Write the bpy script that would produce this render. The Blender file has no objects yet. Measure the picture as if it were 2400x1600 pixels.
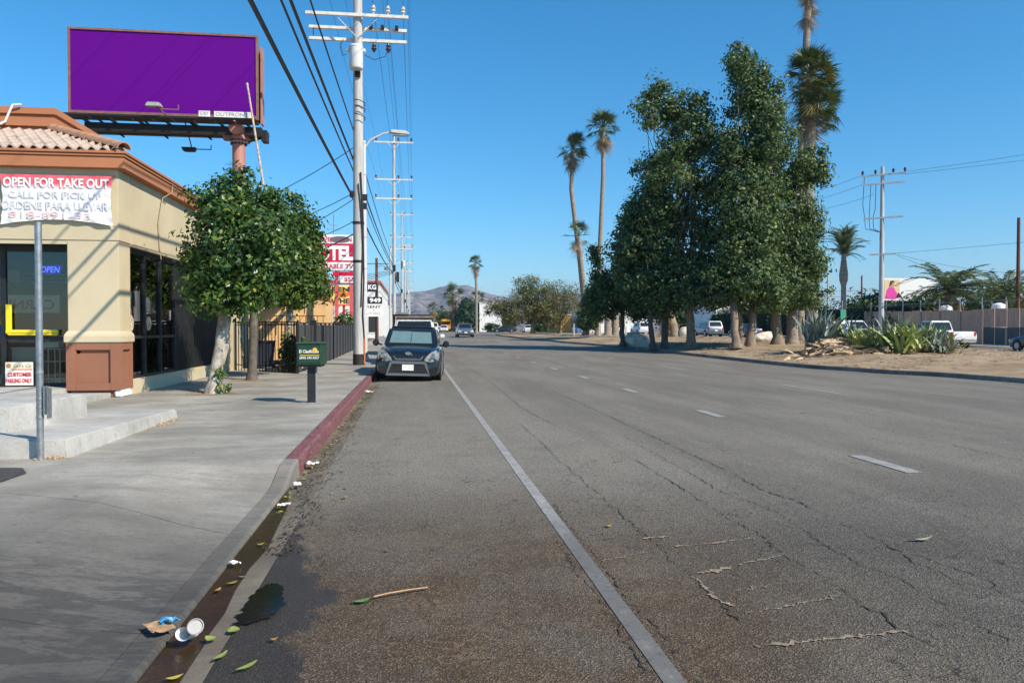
import bpy, bmesh, math, random
import numpy as np
from mathutils import Vector, Matrix, Euler
R = math.radians
random.seed(7); RNG = np.random.default_rng(7)
scene = bpy.context.scene
COL = scene.collection

# ---------------------------------------------------------------- camera, sky, sun, exposure
cam_d = bpy.data.cameras.new('camera'); cam = bpy.data.objects.new('camera', cam_d); COL.objects.link(cam)
cam_d.sensor_width = 36; cam_d.lens = 27.0; cam_d.clip_start = 0.05; cam_d.clip_end = 12000
cam.location = (0, 0, 1.45)
cam.rotation_euler = (R(90 - 0.99), 0, R(-7.30))
scene.camera = cam

SUN = Vector((1.0, -0.95, 1.12)).normalized()
world = bpy.data.worlds.new('World'); scene.world = world; world.use_nodes = True
wn = world.node_tree.nodes; wl = world.node_tree.links
sky = wn.new('ShaderNodeTexSky'); sky.sky_type = 'NISHITA'; sky.sun_disc = False
sky.sun_elevation = math.asin(SUN.z); sky.sun_rotation = math.atan2(SUN.x, SUN.y)
sky.altitude = 300; sky.air_density = 1.2; sky.dust_density = 0.0; sky.ozone_density = 10.0
hs_ = wn.new('ShaderNodeHueSaturation'); hs_.inputs['Saturation'].default_value = 1.15; hs_.inputs['Hue'].default_value = 0.488
wl.new(sky.outputs[0], hs_.inputs['Color']); wl.new(hs_.outputs[0], wn['Background'].inputs[0]); wn['Background'].inputs[1].default_value = 0.13
sun_d = bpy.data.lights.new('sun', 'SUN'); sun = bpy.data.objects.new('sun', sun_d); COL.objects.link(sun)
sun_d.energy = 5.0; sun_d.angle = R(0.53); sun_d.color = (1.0, 0.89, 0.72)
sun.rotation_euler = (-SUN).to_track_quat('-Z', 'Y').to_euler()
scene.view_settings.view_transform = 'Standard'; scene.view_settings.look = 'None'
scene.view_settings.exposure = 0.34; scene.view_settings.gamma = 1.0
scene.view_settings.use_curve_mapping = False

# ---------------------------------------------------------------- helpers
def ss(a, b, x):
    t = min(1.0, max(0.0, (x - a) / (b - a))); return t * t * (3 - 2 * t)
def tz(y):                                   # the road climbs a little far up the street
    return .55 * ss(25, 95, y) + .15 * ss(95, 220, y)

def tag(o, label=None, cat=None, group=None, kind=None):
    if label: o['label'] = label
    if cat: o['category'] = cat
    if group: o['group'] = group
    if kind: o['kind'] = kind
    return o
def thing(name, loc, label, cat, group=None, rz=0):
    o = bpy.data.objects.new(name, None); COL.objects.link(o); o.empty_display_size = .2
    o.location = loc; o.rotation_euler = (0, 0, rz); o['wl'] = 0
    del o['wl']
    return tag(o, label, cat, group)
def root_loc(p):
    while p.parent: p = p.parent
    return np.array(p.location) if p.type == 'EMPTY' else np.zeros(3)
def addobj(name, me, m=None, parent=None):
    o = bpy.data.objects.new(name, me); COL.objects.link(o)
    if m is not None and not me.materials:
        for k in (m if isinstance(m, (list, tuple)) else [m]): me.materials.append(k)
    if parent: o.parent = parent
    return o
def copy_tree(o, parent=None):
    c = o.copy(); COL.objects.link(c); c.parent = parent
    for ch in list(o.children): copy_tree(ch, c)
    return c

class MB:
    """collects shapes, builds one mesh object"""
    def __init__(s): s.v = []; s.f = []; s.mi = []
    def add(s, vs, fs, mi=0):
        n = len(s.v); s.v += [tuple(p) for p in vs]
        for f in fs: s.f.append(tuple(i + n for i in f)); s.mi.append(mi)
        return s
    def box(s, x0, x1, y0, y1, z0, z1, mi=0):
        return s.add([(x0,y0,z0),(x1,y0,z0),(x1,y1,z0),(x0,y1,z0),(x0,y0,z1),(x1,y0,z1),(x1,y1,z1),(x0,y1,z1)],
              [(0,3,2,1),(4,5,6,7),(0,1,5,4),(1,2,6,5),(2,3,7,6),(3,0,4,7)], mi)
    def hexa(s, b, t, mi=0):
        return s.add(list(b) + list(t), [(0,3,2,1),(4,5,6,7),(0,1,5,4),(1,2,6,5),(2,3,7,6),(3,0,4,7)], mi)
    def bar(s, a, b, w, h=None, mi=0, up=(0,0,1)):       # square bar from a to b
        h = h or w; a = Vector(a); b = Vector(b); d = (b - a).normalized()
        u = Vector(up)
        if abs(d.dot(u)) > .98: u = Vector((0,1,0))
        x = d.cross(u).normalized() * w / 2; y = x.cross(d).normalized() * h / 2
        return s.hexa([a-x-y, a+x-y, a+x+y, a-x+y], [b-x-y, b+x-y, b+x+y, b-x+y], mi)
    def tube(s, pts, r, n=8, mi=0, cap=True):
        pts = [Vector(p) for p in pts]; rs = r if isinstance(r, (list, tuple)) else [r] * len(pts)
        base = len(s.v); up = Vector((0,0,1)); prev = None
        for i, p in enumerate(pts):
            d = (pts[min(i+1, len(pts)-1)] - pts[max(i-1, 0)]).normalized()
            if prev is None:
                u = Vector((1,0,0)) if abs(d.z) > .9 else up
                x = d.cross(u).normalized()
            else:
                x = (prev - d * prev.dot(d)).normalized()
            prev = x; y = d.cross(x)
            for k in range(n):
                a = 2 * math.pi * k / n; s.v.append(tuple(p + (x * math.cos(a) + y * math.sin(a)) * rs[i]))
        for i in range(len(pts) - 1):
            for k in range(n):
                k2 = (k + 1) % n
                s.f.append((base+i*n+k, base+i*n+k2, base+(i+1)*n+k2, base+(i+1)*n+k)); s.mi.append(mi)
        if cap:
            s.f.append(tuple(base + k for k in reversed(range(n)))); s.mi.append(mi)
            e = base + (len(pts)-1) * n; s.f.append(tuple(e + k for k in range(n))); s.mi.append(mi)
        return s
    def lathe(s, c, prof, n=16, mi=0, axis='z', a0=0):
        base = len(s.v)
        for (r, h) in prof:
            for k in range(n):
                a = a0 + 2 * math.pi * k / n; x, y = r * math.cos(a), r * math.sin(a)
                p = (x, y, h) if axis == 'z' else ((h, x, y) if axis == 'x' else (y, h, x))
                s.v.append((c[0]+p[0], c[1]+p[1], c[2]+p[2]))
        for i in range(len(prof) - 1):
            for k in range(n):
                k2 = (k+1) % n
                s.f.append((base+i*n+k, base+i*n+k2, base+(i+1)*n+k2, base+(i+1)*n+k)); s.mi.append(mi)
        s.f.append(tuple(base + k for k in reversed(range(n)))); s.mi.append(mi)
        e = base + (len(prof)-1)*n; s.f.append(tuple(e + k for k in range(n))); s.mi.append(mi)
        return s
    def prism(s, poly, d, mi=0):                 # poly: 3d points, extruded by vector d
        n = len(poly); a = [Vector(p) for p in poly]; b = [p + Vector(d) for p in a]
        s.add(a + b, [tuple(reversed(range(n))), tuple(range(n, 2*n))] + [(i, (i+1)%n, (i+1)%n+n, i+n) for i in range(n)], mi)
        return s
    def poly(s, pts, mi=0): return s.add(pts, [tuple(range(len(pts)))], mi)
    def grid(s, fn, nu, nv, mi=0):
        vs = [fn(i / nu, j / nv) for j in range(nv + 1) for i in range(nu + 1)]
        fs = [(j*(nu+1)+i, j*(nu+1)+i+1, (j+1)*(nu+1)+i+1, (j+1)*(nu+1)+i) for j in range(nv) for i in range(nu)]
        return s.add(vs, fs, mi)
    def mesh(s, name, shift=None, smooth=False, bevel=0, fix=True):
        v = np.array(s.v, dtype=float).reshape(-1, 3)
        if shift is not None: v = v - shift
        me = bpy.data.meshes.new(name); me.from_pydata(v.tolist(), [], s.f)
        me.polygons.foreach_set('material_index', s.mi)
        if bevel or fix:
            bm = bmesh.new(); bm.from_mesh(me)
            if bevel:
                bmesh.ops.bevel(bm, geom=[e for e in bm.edges if e.is_manifold and e.calc_face_angle(0) > .5] , offset=bevel, segments=2, affect='EDGES', clamp_overlap=True)
            if fix: bmesh.ops.recalc_face_normals(bm, faces=bm.faces)
            bm.to_mesh(me); bm.free()
        if smooth:
            me.polygons.foreach_set('use_smooth', [True] * len(me.polygons))
            try: me.set_sharp_from_angle(angle=R(42))
            except Exception: pass
        me.update(); return me
    def build(s, name, m, parent=None, world=True, smooth=False, bevel=0, fix=True):
        sh = root_loc(parent) if (parent and world) else None
        return addobj(name, s.mesh(name, sh, smooth, bevel, fix), m, parent)

def np_mesh(name, V, Fq, m=None):
    """V (n,3), Fq (k,4) quads or (k,3): fast mesh"""
    me = bpy.data.meshes.new(name); k = Fq.shape[1]
    me.vertices.add(len(V)); me.vertices.foreach_set('co', V.astype(np.float32).ravel())
    me.loops.add(Fq.size); me.loops.foreach_set('vertex_index', Fq.astype(np.int32).ravel())
    me.polygons.add(len(Fq)); me.polygons.foreach_set('loop_start', np.arange(0, Fq.size, k, dtype=np.int32))
    me.update(calc_edges=True)
    if m: me.materials.append(m)
    return me

_dg = None
def text_mesh(body, w, h, extrude=.004, bold=0.0, mirror=False, shear=0.0):
    """a text fitted into w x h, lying in the XZ plane, facing -Y, lower left at 0"""
    cu = bpy.data.curves.new('t', 'FONT'); cu.body = body; cu.extrude = .01; cu.offset = bold; cu.shear = shear
    cu.resolution_u = 3
    ob = bpy.data.objects.new('t', cu); COL.objects.link(ob)
    dg = bpy.context.evaluated_depsgraph_get()
    me = bpy.data.meshes.new_from_object(ob.evaluated_get(dg))
    bpy.data.objects.remove(ob); bpy.data.curves.remove(cu)
    n = len(me.vertices); a = np.zeros(n * 3, dtype=np.float32); me.vertices.foreach_get('co', a); a = a.reshape(-1, 3)
    mn, mx = a.min(0), a.max(0)
    x = (a[:,0]-mn[0]) / (mx[0]-mn[0]) * w; z = (a[:,1]-mn[1]) / (mx[1]-mn[1]) * h; y = -(a[:,2]-mn[2]) / (mx[2]-mn[2]) * extrude
    if mirror: x = w - x
    me.vertices.foreach_set('co', np.stack([x, y, z], 1).astype(np.float32).ravel()); me.update()
    return me
def text(body, x, y, z, w, h, m, parent, name='lettering', bold=.02, mirror=False, extrude=.004, rz=0, shear=0.0):
    me = text_mesh(body, w, h, extrude, bold, mirror, shear); me.materials.append(m)
    o = bpy.data.objects.new(name, me); COL.objects.link(o); o.parent = parent
    sh = root_loc(parent) if parent else np.zeros(3)
    o.location = (x - sh[0], y - sh[1], z - sh[2]); o.rotation_euler = (0, 0, rz)
    return o

# ---------------------------------------------------------------- materials
MATS = {}
def nd(nt, t, **kw):
    n = nt.nodes.new(t)
    for k, v in kw.items(): setattr(n, k, v)
    return n
def math_n(nt, op, a, b=None, c=None, clamp=False):
    n = nt.nodes.new('ShaderNodeMath'); n.operation = op; n.use_clamp = clamp
    for i, q in enumerate((a, b, c)):
        if q is None: continue
        if isinstance(q, (int, float)): n.inputs[i].default_value = q
        else: nt.links.new(q, n.inputs[i])
    return n.outputs[0]
def mapr(nt, v, a, b, c=0., d=1., smooth=True):
    n = nt.nodes.new('ShaderNodeMapRange'); n.interpolation_type = 'SMOOTHSTEP' if smooth else 'LINEAR'
    nt.links.new(v, n.inputs[0])
    for i, q in enumerate((a, b, c, d)): n.inputs[i+1].default_value = q
    return n.outputs[0]
def mixc(nt, f, a, b, mode='MIX'):
    n = nt.nodes.new('ShaderNodeMix'); n.data_type = 'RGBA'; n.blend_type = mode
    if isinstance(f, (int, float)): n.inputs[0].default_value = f
    else: nt.links.new(f, n.inputs[0])
    for i, q in ((6, a), (7, b)):
        if isinstance(q, tuple): n.inputs[i].default_value = (*q[:3], 1)
        else: nt.links.new(q, n.inputs[i])
    return n.outputs[2]
def noise(nt, vec, scale, detail=4, rough=.6, dist=0.):
    n = nt.nodes.new('ShaderNodeTexNoise'); n.inputs['Scale'].default_value = scale; n.inputs['Detail'].default_value = detail
    n.inputs['Roughness'].default_value = rough; n.inputs['Distortion'].default_value = dist
    if vec is not None: nt.links.new(vec, n.inputs['Vector'])
    return n.outputs['Fac']
def mapping(nt, vec, scale=(1,1,1), rot=(0,0,0)):
    n = nt.nodes.new('ShaderNodeMapping'); nt.links.new(vec, n.inputs[0]); n.inputs['Scale'].default_value = scale; n.inputs['Rotation'].default_value = rot
    return n.outputs[0]
def base_mat(name):
    m = bpy.data.materials.new(name); m.use_nodes = True; nt = m.node_tree; b = nt.nodes['Principled BSDF']
    return m, nt, b
def bump(nt, b, h, strength=.3, dist=.01):
    n = nt.nodes.new('ShaderNodeBump'); n.inputs['Strength'].default_value = strength; n.inputs['Distance'].default_value = dist
    nt.links.new(h, n.inputs['Height']); nt.links.new(n.outputs[0], b.inputs['Normal'])
def mat(name, col, rough=.6, metal=0., var=.12, scale=6., bmp=0., bscale=60., coat=0., col2=None, spots=0., stretch=(1,1,1), spec=.5):
    if name in MATS: return MATS[name]
    m, nt, b = base_mat(name)
    tc = nd(nt, 'ShaderNodeTexCoord').outputs['Object']
    v = mapping(nt, tc, stretch)
    f = noise(nt, v, scale, 5, .65)
    lo = tuple(max(0, c * (1 - var)) for c in col); hi = tuple(min(1, c * (1 + var)) for c in (col2 or col))
    c = mixc(nt, mapr(nt, f, .3, .7), lo, hi)
    if spots:
        g = noise(nt, tc, scale * 7, 3, .7); c = mixc(nt, math_n(nt, 'MULTIPLY', mapr(nt, g, .58, .72), spots), c, tuple(x * .35 for x in col))
    nt.links.new(c, b.inputs['Base Color'])
    r = noise(nt, v, scale * 2.3, 3); nt.links.new(mapr(nt, r, .2, .8, max(.02, rough - .1), min(1, rough + .1)), b.inputs['Roughness'])
    b.inputs['Metallic'].default_value = metal; b.inputs['Coat Weight'].default_value = coat; b.inputs['Coat Roughness'].default_value = .05
    b.inputs['Specular IOR Level'].default_value = spec
    if bmp: bump(nt, b, noise(nt, v, bscale, 4, .7), bmp, .01)
    MATS[name] = m; return m
def leaf_mat(name, c1, c2, c3=None, trans=.25, rough=.5, f3=.88, spec=.35):
    if name in MATS: return MATS[name]
    m, nt, b = base_mat(name)
    g = nd(nt, 'ShaderNodeNewGeometry').outputs['Random Per Island']
    c = mixc(nt, g, c1, c2)
    if c3: c = mixc(nt, mapr(nt, g, f3, f3 + .02), c, c3)
    nt.links.new(c, b.inputs['Base Color']); b.inputs['Roughness'].default_value = rough; b.inputs['Specular IOR Level'].default_value = spec
    t = nd(nt, 'ShaderNodeBsdfTranslucent'); nt.links.new(mixc(nt, 1., c, (1.0, 1.0, .35), 'MULTIPLY'), t.inputs[0])
    mx = nd(nt, 'ShaderNodeMixShader'); mx.inputs[0].default_value = trans
    nt.links.new(b.outputs[0], mx.inputs[1]); nt.links.new(t.outputs[0], mx.inputs[2]); nt.links.new(mx.outputs[0], nt.nodes['Material Output'].inputs[0])
    MATS[name] = m; return m
def glass_mat(name, tint=(.5,.55,.55), rough=.02, ior=1.5, through=.85):
    if name in MATS: return MATS[name]
    m, nt, b = base_mat(name); nt.nodes.remove(b)
    fr = nd(nt, 'ShaderNodeFresnel'); fr.inputs[0].default_value = ior
    g = nd(nt, 'ShaderNodeBsdfGlossy'); g.inputs['Roughness'].default_value = rough
    t = nd(nt, 'ShaderNodeBsdfTransparent'); t.inputs[0].default_value = (*tint, 1)
    mx = nd(nt, 'ShaderNodeMixShader'); nt.links.new(math_n(nt, 'MULTIPLY', fr.outputs[0], 1.7, clamp=True), mx.inputs[0])
    nt.links.new(t.outputs[0], mx.inputs[1]); nt.links.new(g.outputs[0], mx.inputs[2]); nt.links.new(mx.outputs[0], nt.nodes['Material Output'].inputs[0])
    MATS[name] = m; return m
# ================================================================ THE SETTING
def asphalt_mat():
    m, nt, b = base_mat('asphalt'); tc = nd(nt, 'ShaderNodeNewGeometry').outputs['Position']
    sx = nd(nt, 'ShaderNodeSeparateXYZ'); nt.links.new(tc, sx.inputs[0]); X, Y = sx.outputs[0], sx.outputs[1]
    c = mixc(nt, mapr(nt, noise(nt, mapping(nt, tc, (.55, .12, 1)), 1.6, 6, .6), .3, .7), (.180, .162, .132), (.275, .25, .205))
    # long streaks worn along the lanes, and paler cross streaks
    st = noise(nt, mapping(nt, tc, (2.2, .05, 1)), 1., 4, .6)
    c = mixc(nt, mapr(nt, st, .45, .75, 0, .45), c, (.132, .122, .104))
    st2 = noise(nt, mapping(nt, tc, (.25, 1.6, 1)), 1.3, 4, .65)
    c = mixc(nt, mapr(nt, st2, .52, .75, 0, .30), c, (.30, .285, .26))
    # paler band of the kerb lane at middle distance
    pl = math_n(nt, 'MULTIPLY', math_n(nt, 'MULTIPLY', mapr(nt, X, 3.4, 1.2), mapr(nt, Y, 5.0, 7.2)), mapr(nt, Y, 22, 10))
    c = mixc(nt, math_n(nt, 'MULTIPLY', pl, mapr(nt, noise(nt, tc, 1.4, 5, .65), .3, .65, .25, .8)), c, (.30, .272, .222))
    # browner parking lane and darker road close by
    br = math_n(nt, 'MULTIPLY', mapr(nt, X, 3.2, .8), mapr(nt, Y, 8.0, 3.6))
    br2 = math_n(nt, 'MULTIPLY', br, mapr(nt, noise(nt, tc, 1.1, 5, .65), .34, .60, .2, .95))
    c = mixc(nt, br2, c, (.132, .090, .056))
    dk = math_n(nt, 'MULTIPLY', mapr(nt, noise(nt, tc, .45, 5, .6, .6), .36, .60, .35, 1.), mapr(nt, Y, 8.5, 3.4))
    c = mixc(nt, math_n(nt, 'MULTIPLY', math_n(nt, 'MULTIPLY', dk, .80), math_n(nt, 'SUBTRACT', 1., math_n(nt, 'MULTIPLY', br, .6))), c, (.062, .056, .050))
    # aggregate
    g1 = nd(nt, 'ShaderNodeTexVoronoi'); g1.inputs['Scale'].default_value = 125; nt.links.new(tc, g1.inputs['Vector'])
    gv = nd(nt, 'ShaderNodeSeparateColor'); nt.links.new(g1.outputs['Color'], gv.inputs[0])
    c = mixc(nt, mapr(nt, gv.outputs[0], .60, .98, 0, .60), c, (.36, .335, .295))
    c = mixc(nt, mapr(nt, gv.outputs[1], .55, 1., 0, .8), c, (.040, .039, .038))
    g2 = noise(nt, tc, 55, 3, .8)
    c = mixc(nt, mapr(nt, g2, .5, .68, 0, .45), c, (.06, .058, .055))
    # crazed surface with sandy cracks beside the edge line
    vo = nd(nt, 'ShaderNodeTexVoronoi'); vo.feature = 'DISTANCE_TO_EDGE'; vo.inputs['Scale'].default_value = 3.4
    wv = nd(nt, 'ShaderNodeVectorMath'); wv.operation = 'ADD'; nt.links.new(tc, wv.inputs[0])
    nz = nd(nt, 'ShaderNodeTexNoise'); nz.inputs['Scale'].default_value = 4; nt.links.new(tc, nz.inputs['Vector']); nt.links.new(nz.outputs['Color'], wv.inputs[1])
    nt.links.new(wv.outputs[0], vo.inputs['Vector'])
    cr = mapr(nt, vo.outputs['Distance'], .0, .045, 1, 0)
    msk = math_n(nt, 'MULTIPLY', math_n(nt, 'MULTIPLY', mapr(nt, X, 1.5, .7), mapr(nt, X, -.35, .1)), mapr(nt, Y, 6.5, 4.6))
    cr = math_n(nt, 'MULTIPLY', math_n(nt, 'MULTIPLY', cr, msk), mapr(nt, noise(nt, tc, 2.3, 4), .42, .62, 0, .75))
    c = mixc(nt, cr, c, (.30, .235, .165))
    vo2 = nd(nt, 'ShaderNodeTexVoronoi'); vo2.feature = 'DISTANCE_TO_EDGE'; vo2.inputs['Scale'].default_value = 1.15; nt.links.new(wv.outputs[0], vo2.inputs['Vector'])
    c2_ = math_n(nt, 'MULTIPLY', mapr(nt, vo2.outputs['Distance'], .0, .012, 1, 0), mapr(nt, noise(nt, tc, 1.6, 5, .7), .44, .58, 0, .9))
    c = mixc(nt, math_n(nt, 'MULTIPLY', c2_, mapr(nt, Y, 16, 6)), c, (.035, .032, .030))
    oil = math_n(nt, 'MULTIPLY', mapr(nt, noise(nt, tc, 3.1, 3, .5), .68, .76), .6); c = mixc(nt, oil, c, (.05, .048, .046))
    c = mixc(nt, math_n(nt, 'MULTIPLY', br, mapr(nt, noise(nt, tc, .9, 6, .65), .32, .58, .35, 1.)), c, (.90, .78, .66), 'MULTIPLY')
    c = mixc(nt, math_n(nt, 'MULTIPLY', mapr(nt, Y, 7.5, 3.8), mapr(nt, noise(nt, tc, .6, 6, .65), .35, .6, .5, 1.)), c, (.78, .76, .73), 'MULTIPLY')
    # wet asphalt beside the gutter
    fc = nd(nt, 'ShaderNodeValToRGB'); cr_ = fc.color_ramp
    for i, (yq, xq) in enumerate(((2.0,-.10),(2.9,-.26),(3.3,-.42),(3.6,-.52),(3.9,-.46),(4.2,-.36),(4.5,-.52),(5.0,-.62),(5.5,-.74),(6.0,-.88),(7.5,-1.3))):
        e = cr_.elements[0] if i == 0 else cr_.elements[-1] if i == 10 else cr_.elements.new((yq-1)/8)
        e.position = (yq-1)/8; q = (xq+1.5)/1.5; e.color = (q, q, q, 1)
    nt.links.new(math_n(nt, 'DIVIDE', math_n(nt, 'SUBTRACT', Y, 1.0), 8.0, clamp=True), fc.inputs[0])
    xe = math_n(nt, 'SUBTRACT', math_n(nt, 'MULTIPLY', fc.outputs[0], 1.5), 1.5)
    nzw = math_n(nt, 'ADD', math_n(nt, 'MULTIPLY', math_n(nt, 'SUBTRACT', noise(nt, mapping(nt, tc, (1, .6, 1)), 6.5, 7, .62), .5), .62), math_n(nt, 'MULTIPLY', math_n(nt, 'SUBTRACT', noise(nt, tc, 40, 3, .7), .5), .10))
    wet = mapr(nt, math_n(nt, 'ADD', math_n(nt, 'SUBTRACT', xe, X), math_n(nt, 'SUBTRACT', nzw, .05)), -.05, .06)
    c = mixc(nt, math_n(nt, 'MULTIPLY', wet, .74), c, (.030, .028, .027))
    nt.links.new(c, b.inputs['Base Color']); nt.links.new(mapr(nt, wet, 0, 1, .85, .38), b.inputs['Roughness']); b.inputs['Specular IOR Level'].default_value = .25
    h = math_n(nt, 'ADD', noise(nt, tc, 70, 3, .8), math_n(nt, 'MULTIPLY', g1.outputs['Distance'], 1.4))
    bump(nt, b, h, .55, .012)
    MATS['asphalt'] = m; return m
def concrete_mat(name, lo, hi, wet=True, seed=0.):
    m, nt, b = base_mat(name); tc = nd(nt, 'ShaderNodeNewGeometry').outputs['Position']
    sx = nd(nt, 'ShaderNodeSeparateXYZ'); nt.links.new(tc, sx.inputs[0]); X, Y = sx.outputs[0], sx.outputs[1]
    c = mixc(nt, mapr(nt, noise(nt, tc, .9, 6, .62), .3, .7), lo, hi)
    c = mixc(nt, mapr(nt, noise(nt, mapping(nt, tc, (.8, 1.3, 1)), .75, 8, .72), .42, .60, 0, .48), c, tuple(q * .60 for q in lo))
    c = mixc(nt, mapr(nt, noise(nt, mapping(nt, tc, (.5, 2.2, 1)), 1.7, 7, .72), .48, .68, 0, .5), c, tuple(q * .62 for q in lo))
    c = mixc(nt, mapr(nt, noise(nt, tc, 45, 4, .75), .50, .70, 0, .55), c, tuple(q * .5 for q in lo))
    c = mixc(nt, mapr(nt, noise(nt, tc, 9, 4, .7), .62, .72, 0, .55), c, tuple(q * .42 for q in lo))
    gm = nd(nt, 'ShaderNodeTexVoronoi'); gm.inputs['Scale'].default_value = 3.2; nt.links.new(tc, gm.inputs['Vector'])
    gs = nd(nt, 'ShaderNodeSeparateColor'); nt.links.new(gm.outputs['Color'], gs.inputs[0])
    c = mixc(nt, math_n(nt, 'MULTIPLY', math_n(nt, 'MULTIPLY', mapr(nt, gm.outputs['Distance'], .10, .05, 0, .7), mapr(nt, gs.outputs[0], .6, .62)), 1.), c, (.08, .075, .07))
    r = .82
    if wet:
        w0 = mapr(nt, noise(nt, mapping(nt, tc, (1.1, 3.6, 1), (0, 0, R(14))), 1.6, 9, .80, .4), .47, .53)
        w1 = math_n(nt, 'MULTIPLY', w0, mapr(nt, Y, 5.3, 4.1))
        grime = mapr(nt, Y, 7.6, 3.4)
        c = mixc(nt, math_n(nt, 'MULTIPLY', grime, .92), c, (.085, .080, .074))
        sp = mapr(nt, noise(nt, mapping(nt, tc, (1, 2, 1)), 20, 5, .8), .50, .62)
        c = mixc(nt, math_n(nt, 'MULTIPLY', math_n(nt, 'MULTIPLY', sp, grime), .55), c, (.045, .043, .042))
        c = mixc(nt, math_n(nt, 'MULTIPLY', w1, .62), c, (.050, .048, .046))
        r = .75
    nt.links.new(c, b.inputs['Base Color']); b.inputs['Roughness'].default_value = r; b.inputs['Specular IOR Level'].default_value = .3
    bump(nt, b, noise(nt, tc, 120, 4, .75), .25, .006)
    MATS[name] = m; return m
def dirt_mat():
    m, nt, b = base_mat('dry_dirt'); tc = nd(nt, 'ShaderNodeTexCoord').outputs['Object']
    c = mixc(nt, mapr(nt, noise(nt, tc, .5, 6, .65), .3, .7), (.28, .20, .122), (.43, .33, .222))
    c = mixc(nt, mapr(nt, noise(nt, mapping(nt, tc, (1, .6, 1)), 2.2, 7, .8), .50, .62, 0, .75), c, (.14, .098, .06))
    c = mixc(nt, mapr(nt, noise(nt, tc, 22, 4, .8), .6, .75, 0, .6), c, (.56, .45, .32))
    nt.links.new(c, b.inputs['Base Color']); b.inputs['Roughness'].default_value = .95; b.inputs['Specular IOR Level'].default_value = .1
    bump(nt, b, noise(nt, tc, 9, 6, .8), .6, .05)
    MATS['dry_dirt'] = m; return m
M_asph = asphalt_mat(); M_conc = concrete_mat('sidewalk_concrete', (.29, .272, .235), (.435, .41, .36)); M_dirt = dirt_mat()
M_conc2 = concrete_mat('ledge_concrete', (.43, .42, .39), (.58, .57, .54), wet=False)
M_gut = concrete_mat('gutter_concrete', (.155, .130, .098), (.235, .20, .155), wet=False); M_lip = concrete_mat('lip_concrete', (.21, .195, .17), (.30, .28, .25), wet=True)
M_soil = mat('soil', (.16, .125, .09), .95, var=.25, scale=2)
def paint_line_mat():
    m, nt, b = base_mat('road_paint'); tc = nd(nt, 'ShaderNodeNewGeometry').outputs['Position']
    sx = nd(nt, 'ShaderNodeSeparateXYZ'); nt.links.new(tc, sx.inputs[0]); Y = sx.outputs[1]
    c = mixc(nt, mapr(nt, noise(nt, tc, 5, 5, .7), .3, .7), (.29, .285, .27), (.44, .435, .42))
    wear = mapr(nt, noise(nt, tc, 30, 6, .85), .42, .56)
    c = mixc(nt, math_n(nt, 'MULTIPLY', wear, .62), c, (.15, .145, .135))
    old = math_n(nt, 'MULTIPLY', mapr(nt, Y, 6.4, 4.8), mapr(nt, noise(nt, mapping(nt, tc, (1, .5, 1)), 7, 4, .7), .25, .55, .62, .97))
    c = mixc(nt, old, c, (.135, .132, .125))
    c = mixc(nt, math_n(nt, 'MULTIPLY', mapr(nt, noise(nt, tc, 16, 6, .8), .54, .60), mapr(nt, Y, 7, 4, 0, .8)), c, (.095, .09, .085))
    nt.links.new(c, b.inputs['Base Color']); b.inputs['Roughness'].default_value = .8; bump(nt, b, noise(nt, tc, 80, 3, .8), .4, .008)
    return m
M_line = paint_line_mat()

def strip(name, m, xs, ys, dz=0., kind='structure', parent=None, zf=None):
    V = np.array([(x, y, (tz(y) + dz) if zf is None else zf(x, y)) for y in ys for x in xs], dtype=float); nx = len(xs)
    F = np.array([(j*nx+i, j*nx+i+1, (j+1)*nx+i+1, (j+1)*nx+i) for j in range(len(ys)-1) for i in range(nx-1)])
    o = addobj(name, np_mesh(name, V, F, m), None, parent)
    if kind and not parent: tag(o, kind=kind)
    elif kind == 'stuff': o['kind'] = kind
    return o
YS = list(np.arange(-8, 30, 2.)) + list(np.arange(30, 110, 3.)) + list(np.arange(110, 240, 12.)) + [260, 320, 420, 600, 900]
ground = strip('ground', M_soil, [-3500, -600, -120, -40, -12, -1.2, 10, 40, 80, 200, 800, 3500], [-60] + YS + [1500, 2600, 4500], -.12)
tag(ground, 'dry bare ground spreading to the foot of the mountains')
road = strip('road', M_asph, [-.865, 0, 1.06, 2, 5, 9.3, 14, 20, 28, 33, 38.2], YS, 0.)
tag(road, 'wide worn grey asphalt street with cracked surface')

# painted lines are pieces of the road
def dash_mesh(L, w):
    return MB().box(-w/2, w/2, 0, L, 0, .003).mesh('lane_dash')
edge = strip('edge_line', M_line, [1.01, 1.105], [y for y in YS if y > -3 and y < 300], .004, None, road)
edge['label'] = 'worn white line along the parking lane'
dm1 = dash_mesh(1.05, .17); dm1.materials.append(M_line); dm2 = dash_mesh(2.6, .12); dm2.materials.append(M_line)
for k in range(14):
    y = 2.25 + 4.85 * k
    if y < 6: continue
    o = addobj('lane_dash', dm1, None, road); o.location = (4.98, y, tz(y) + .004)
for k in range(12):
    y = 6.4 + 9.6 * k
    o = addobj('lane_dash', dm2, None, road); o.location = (9.33, y, tz(y) + .004)

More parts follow.
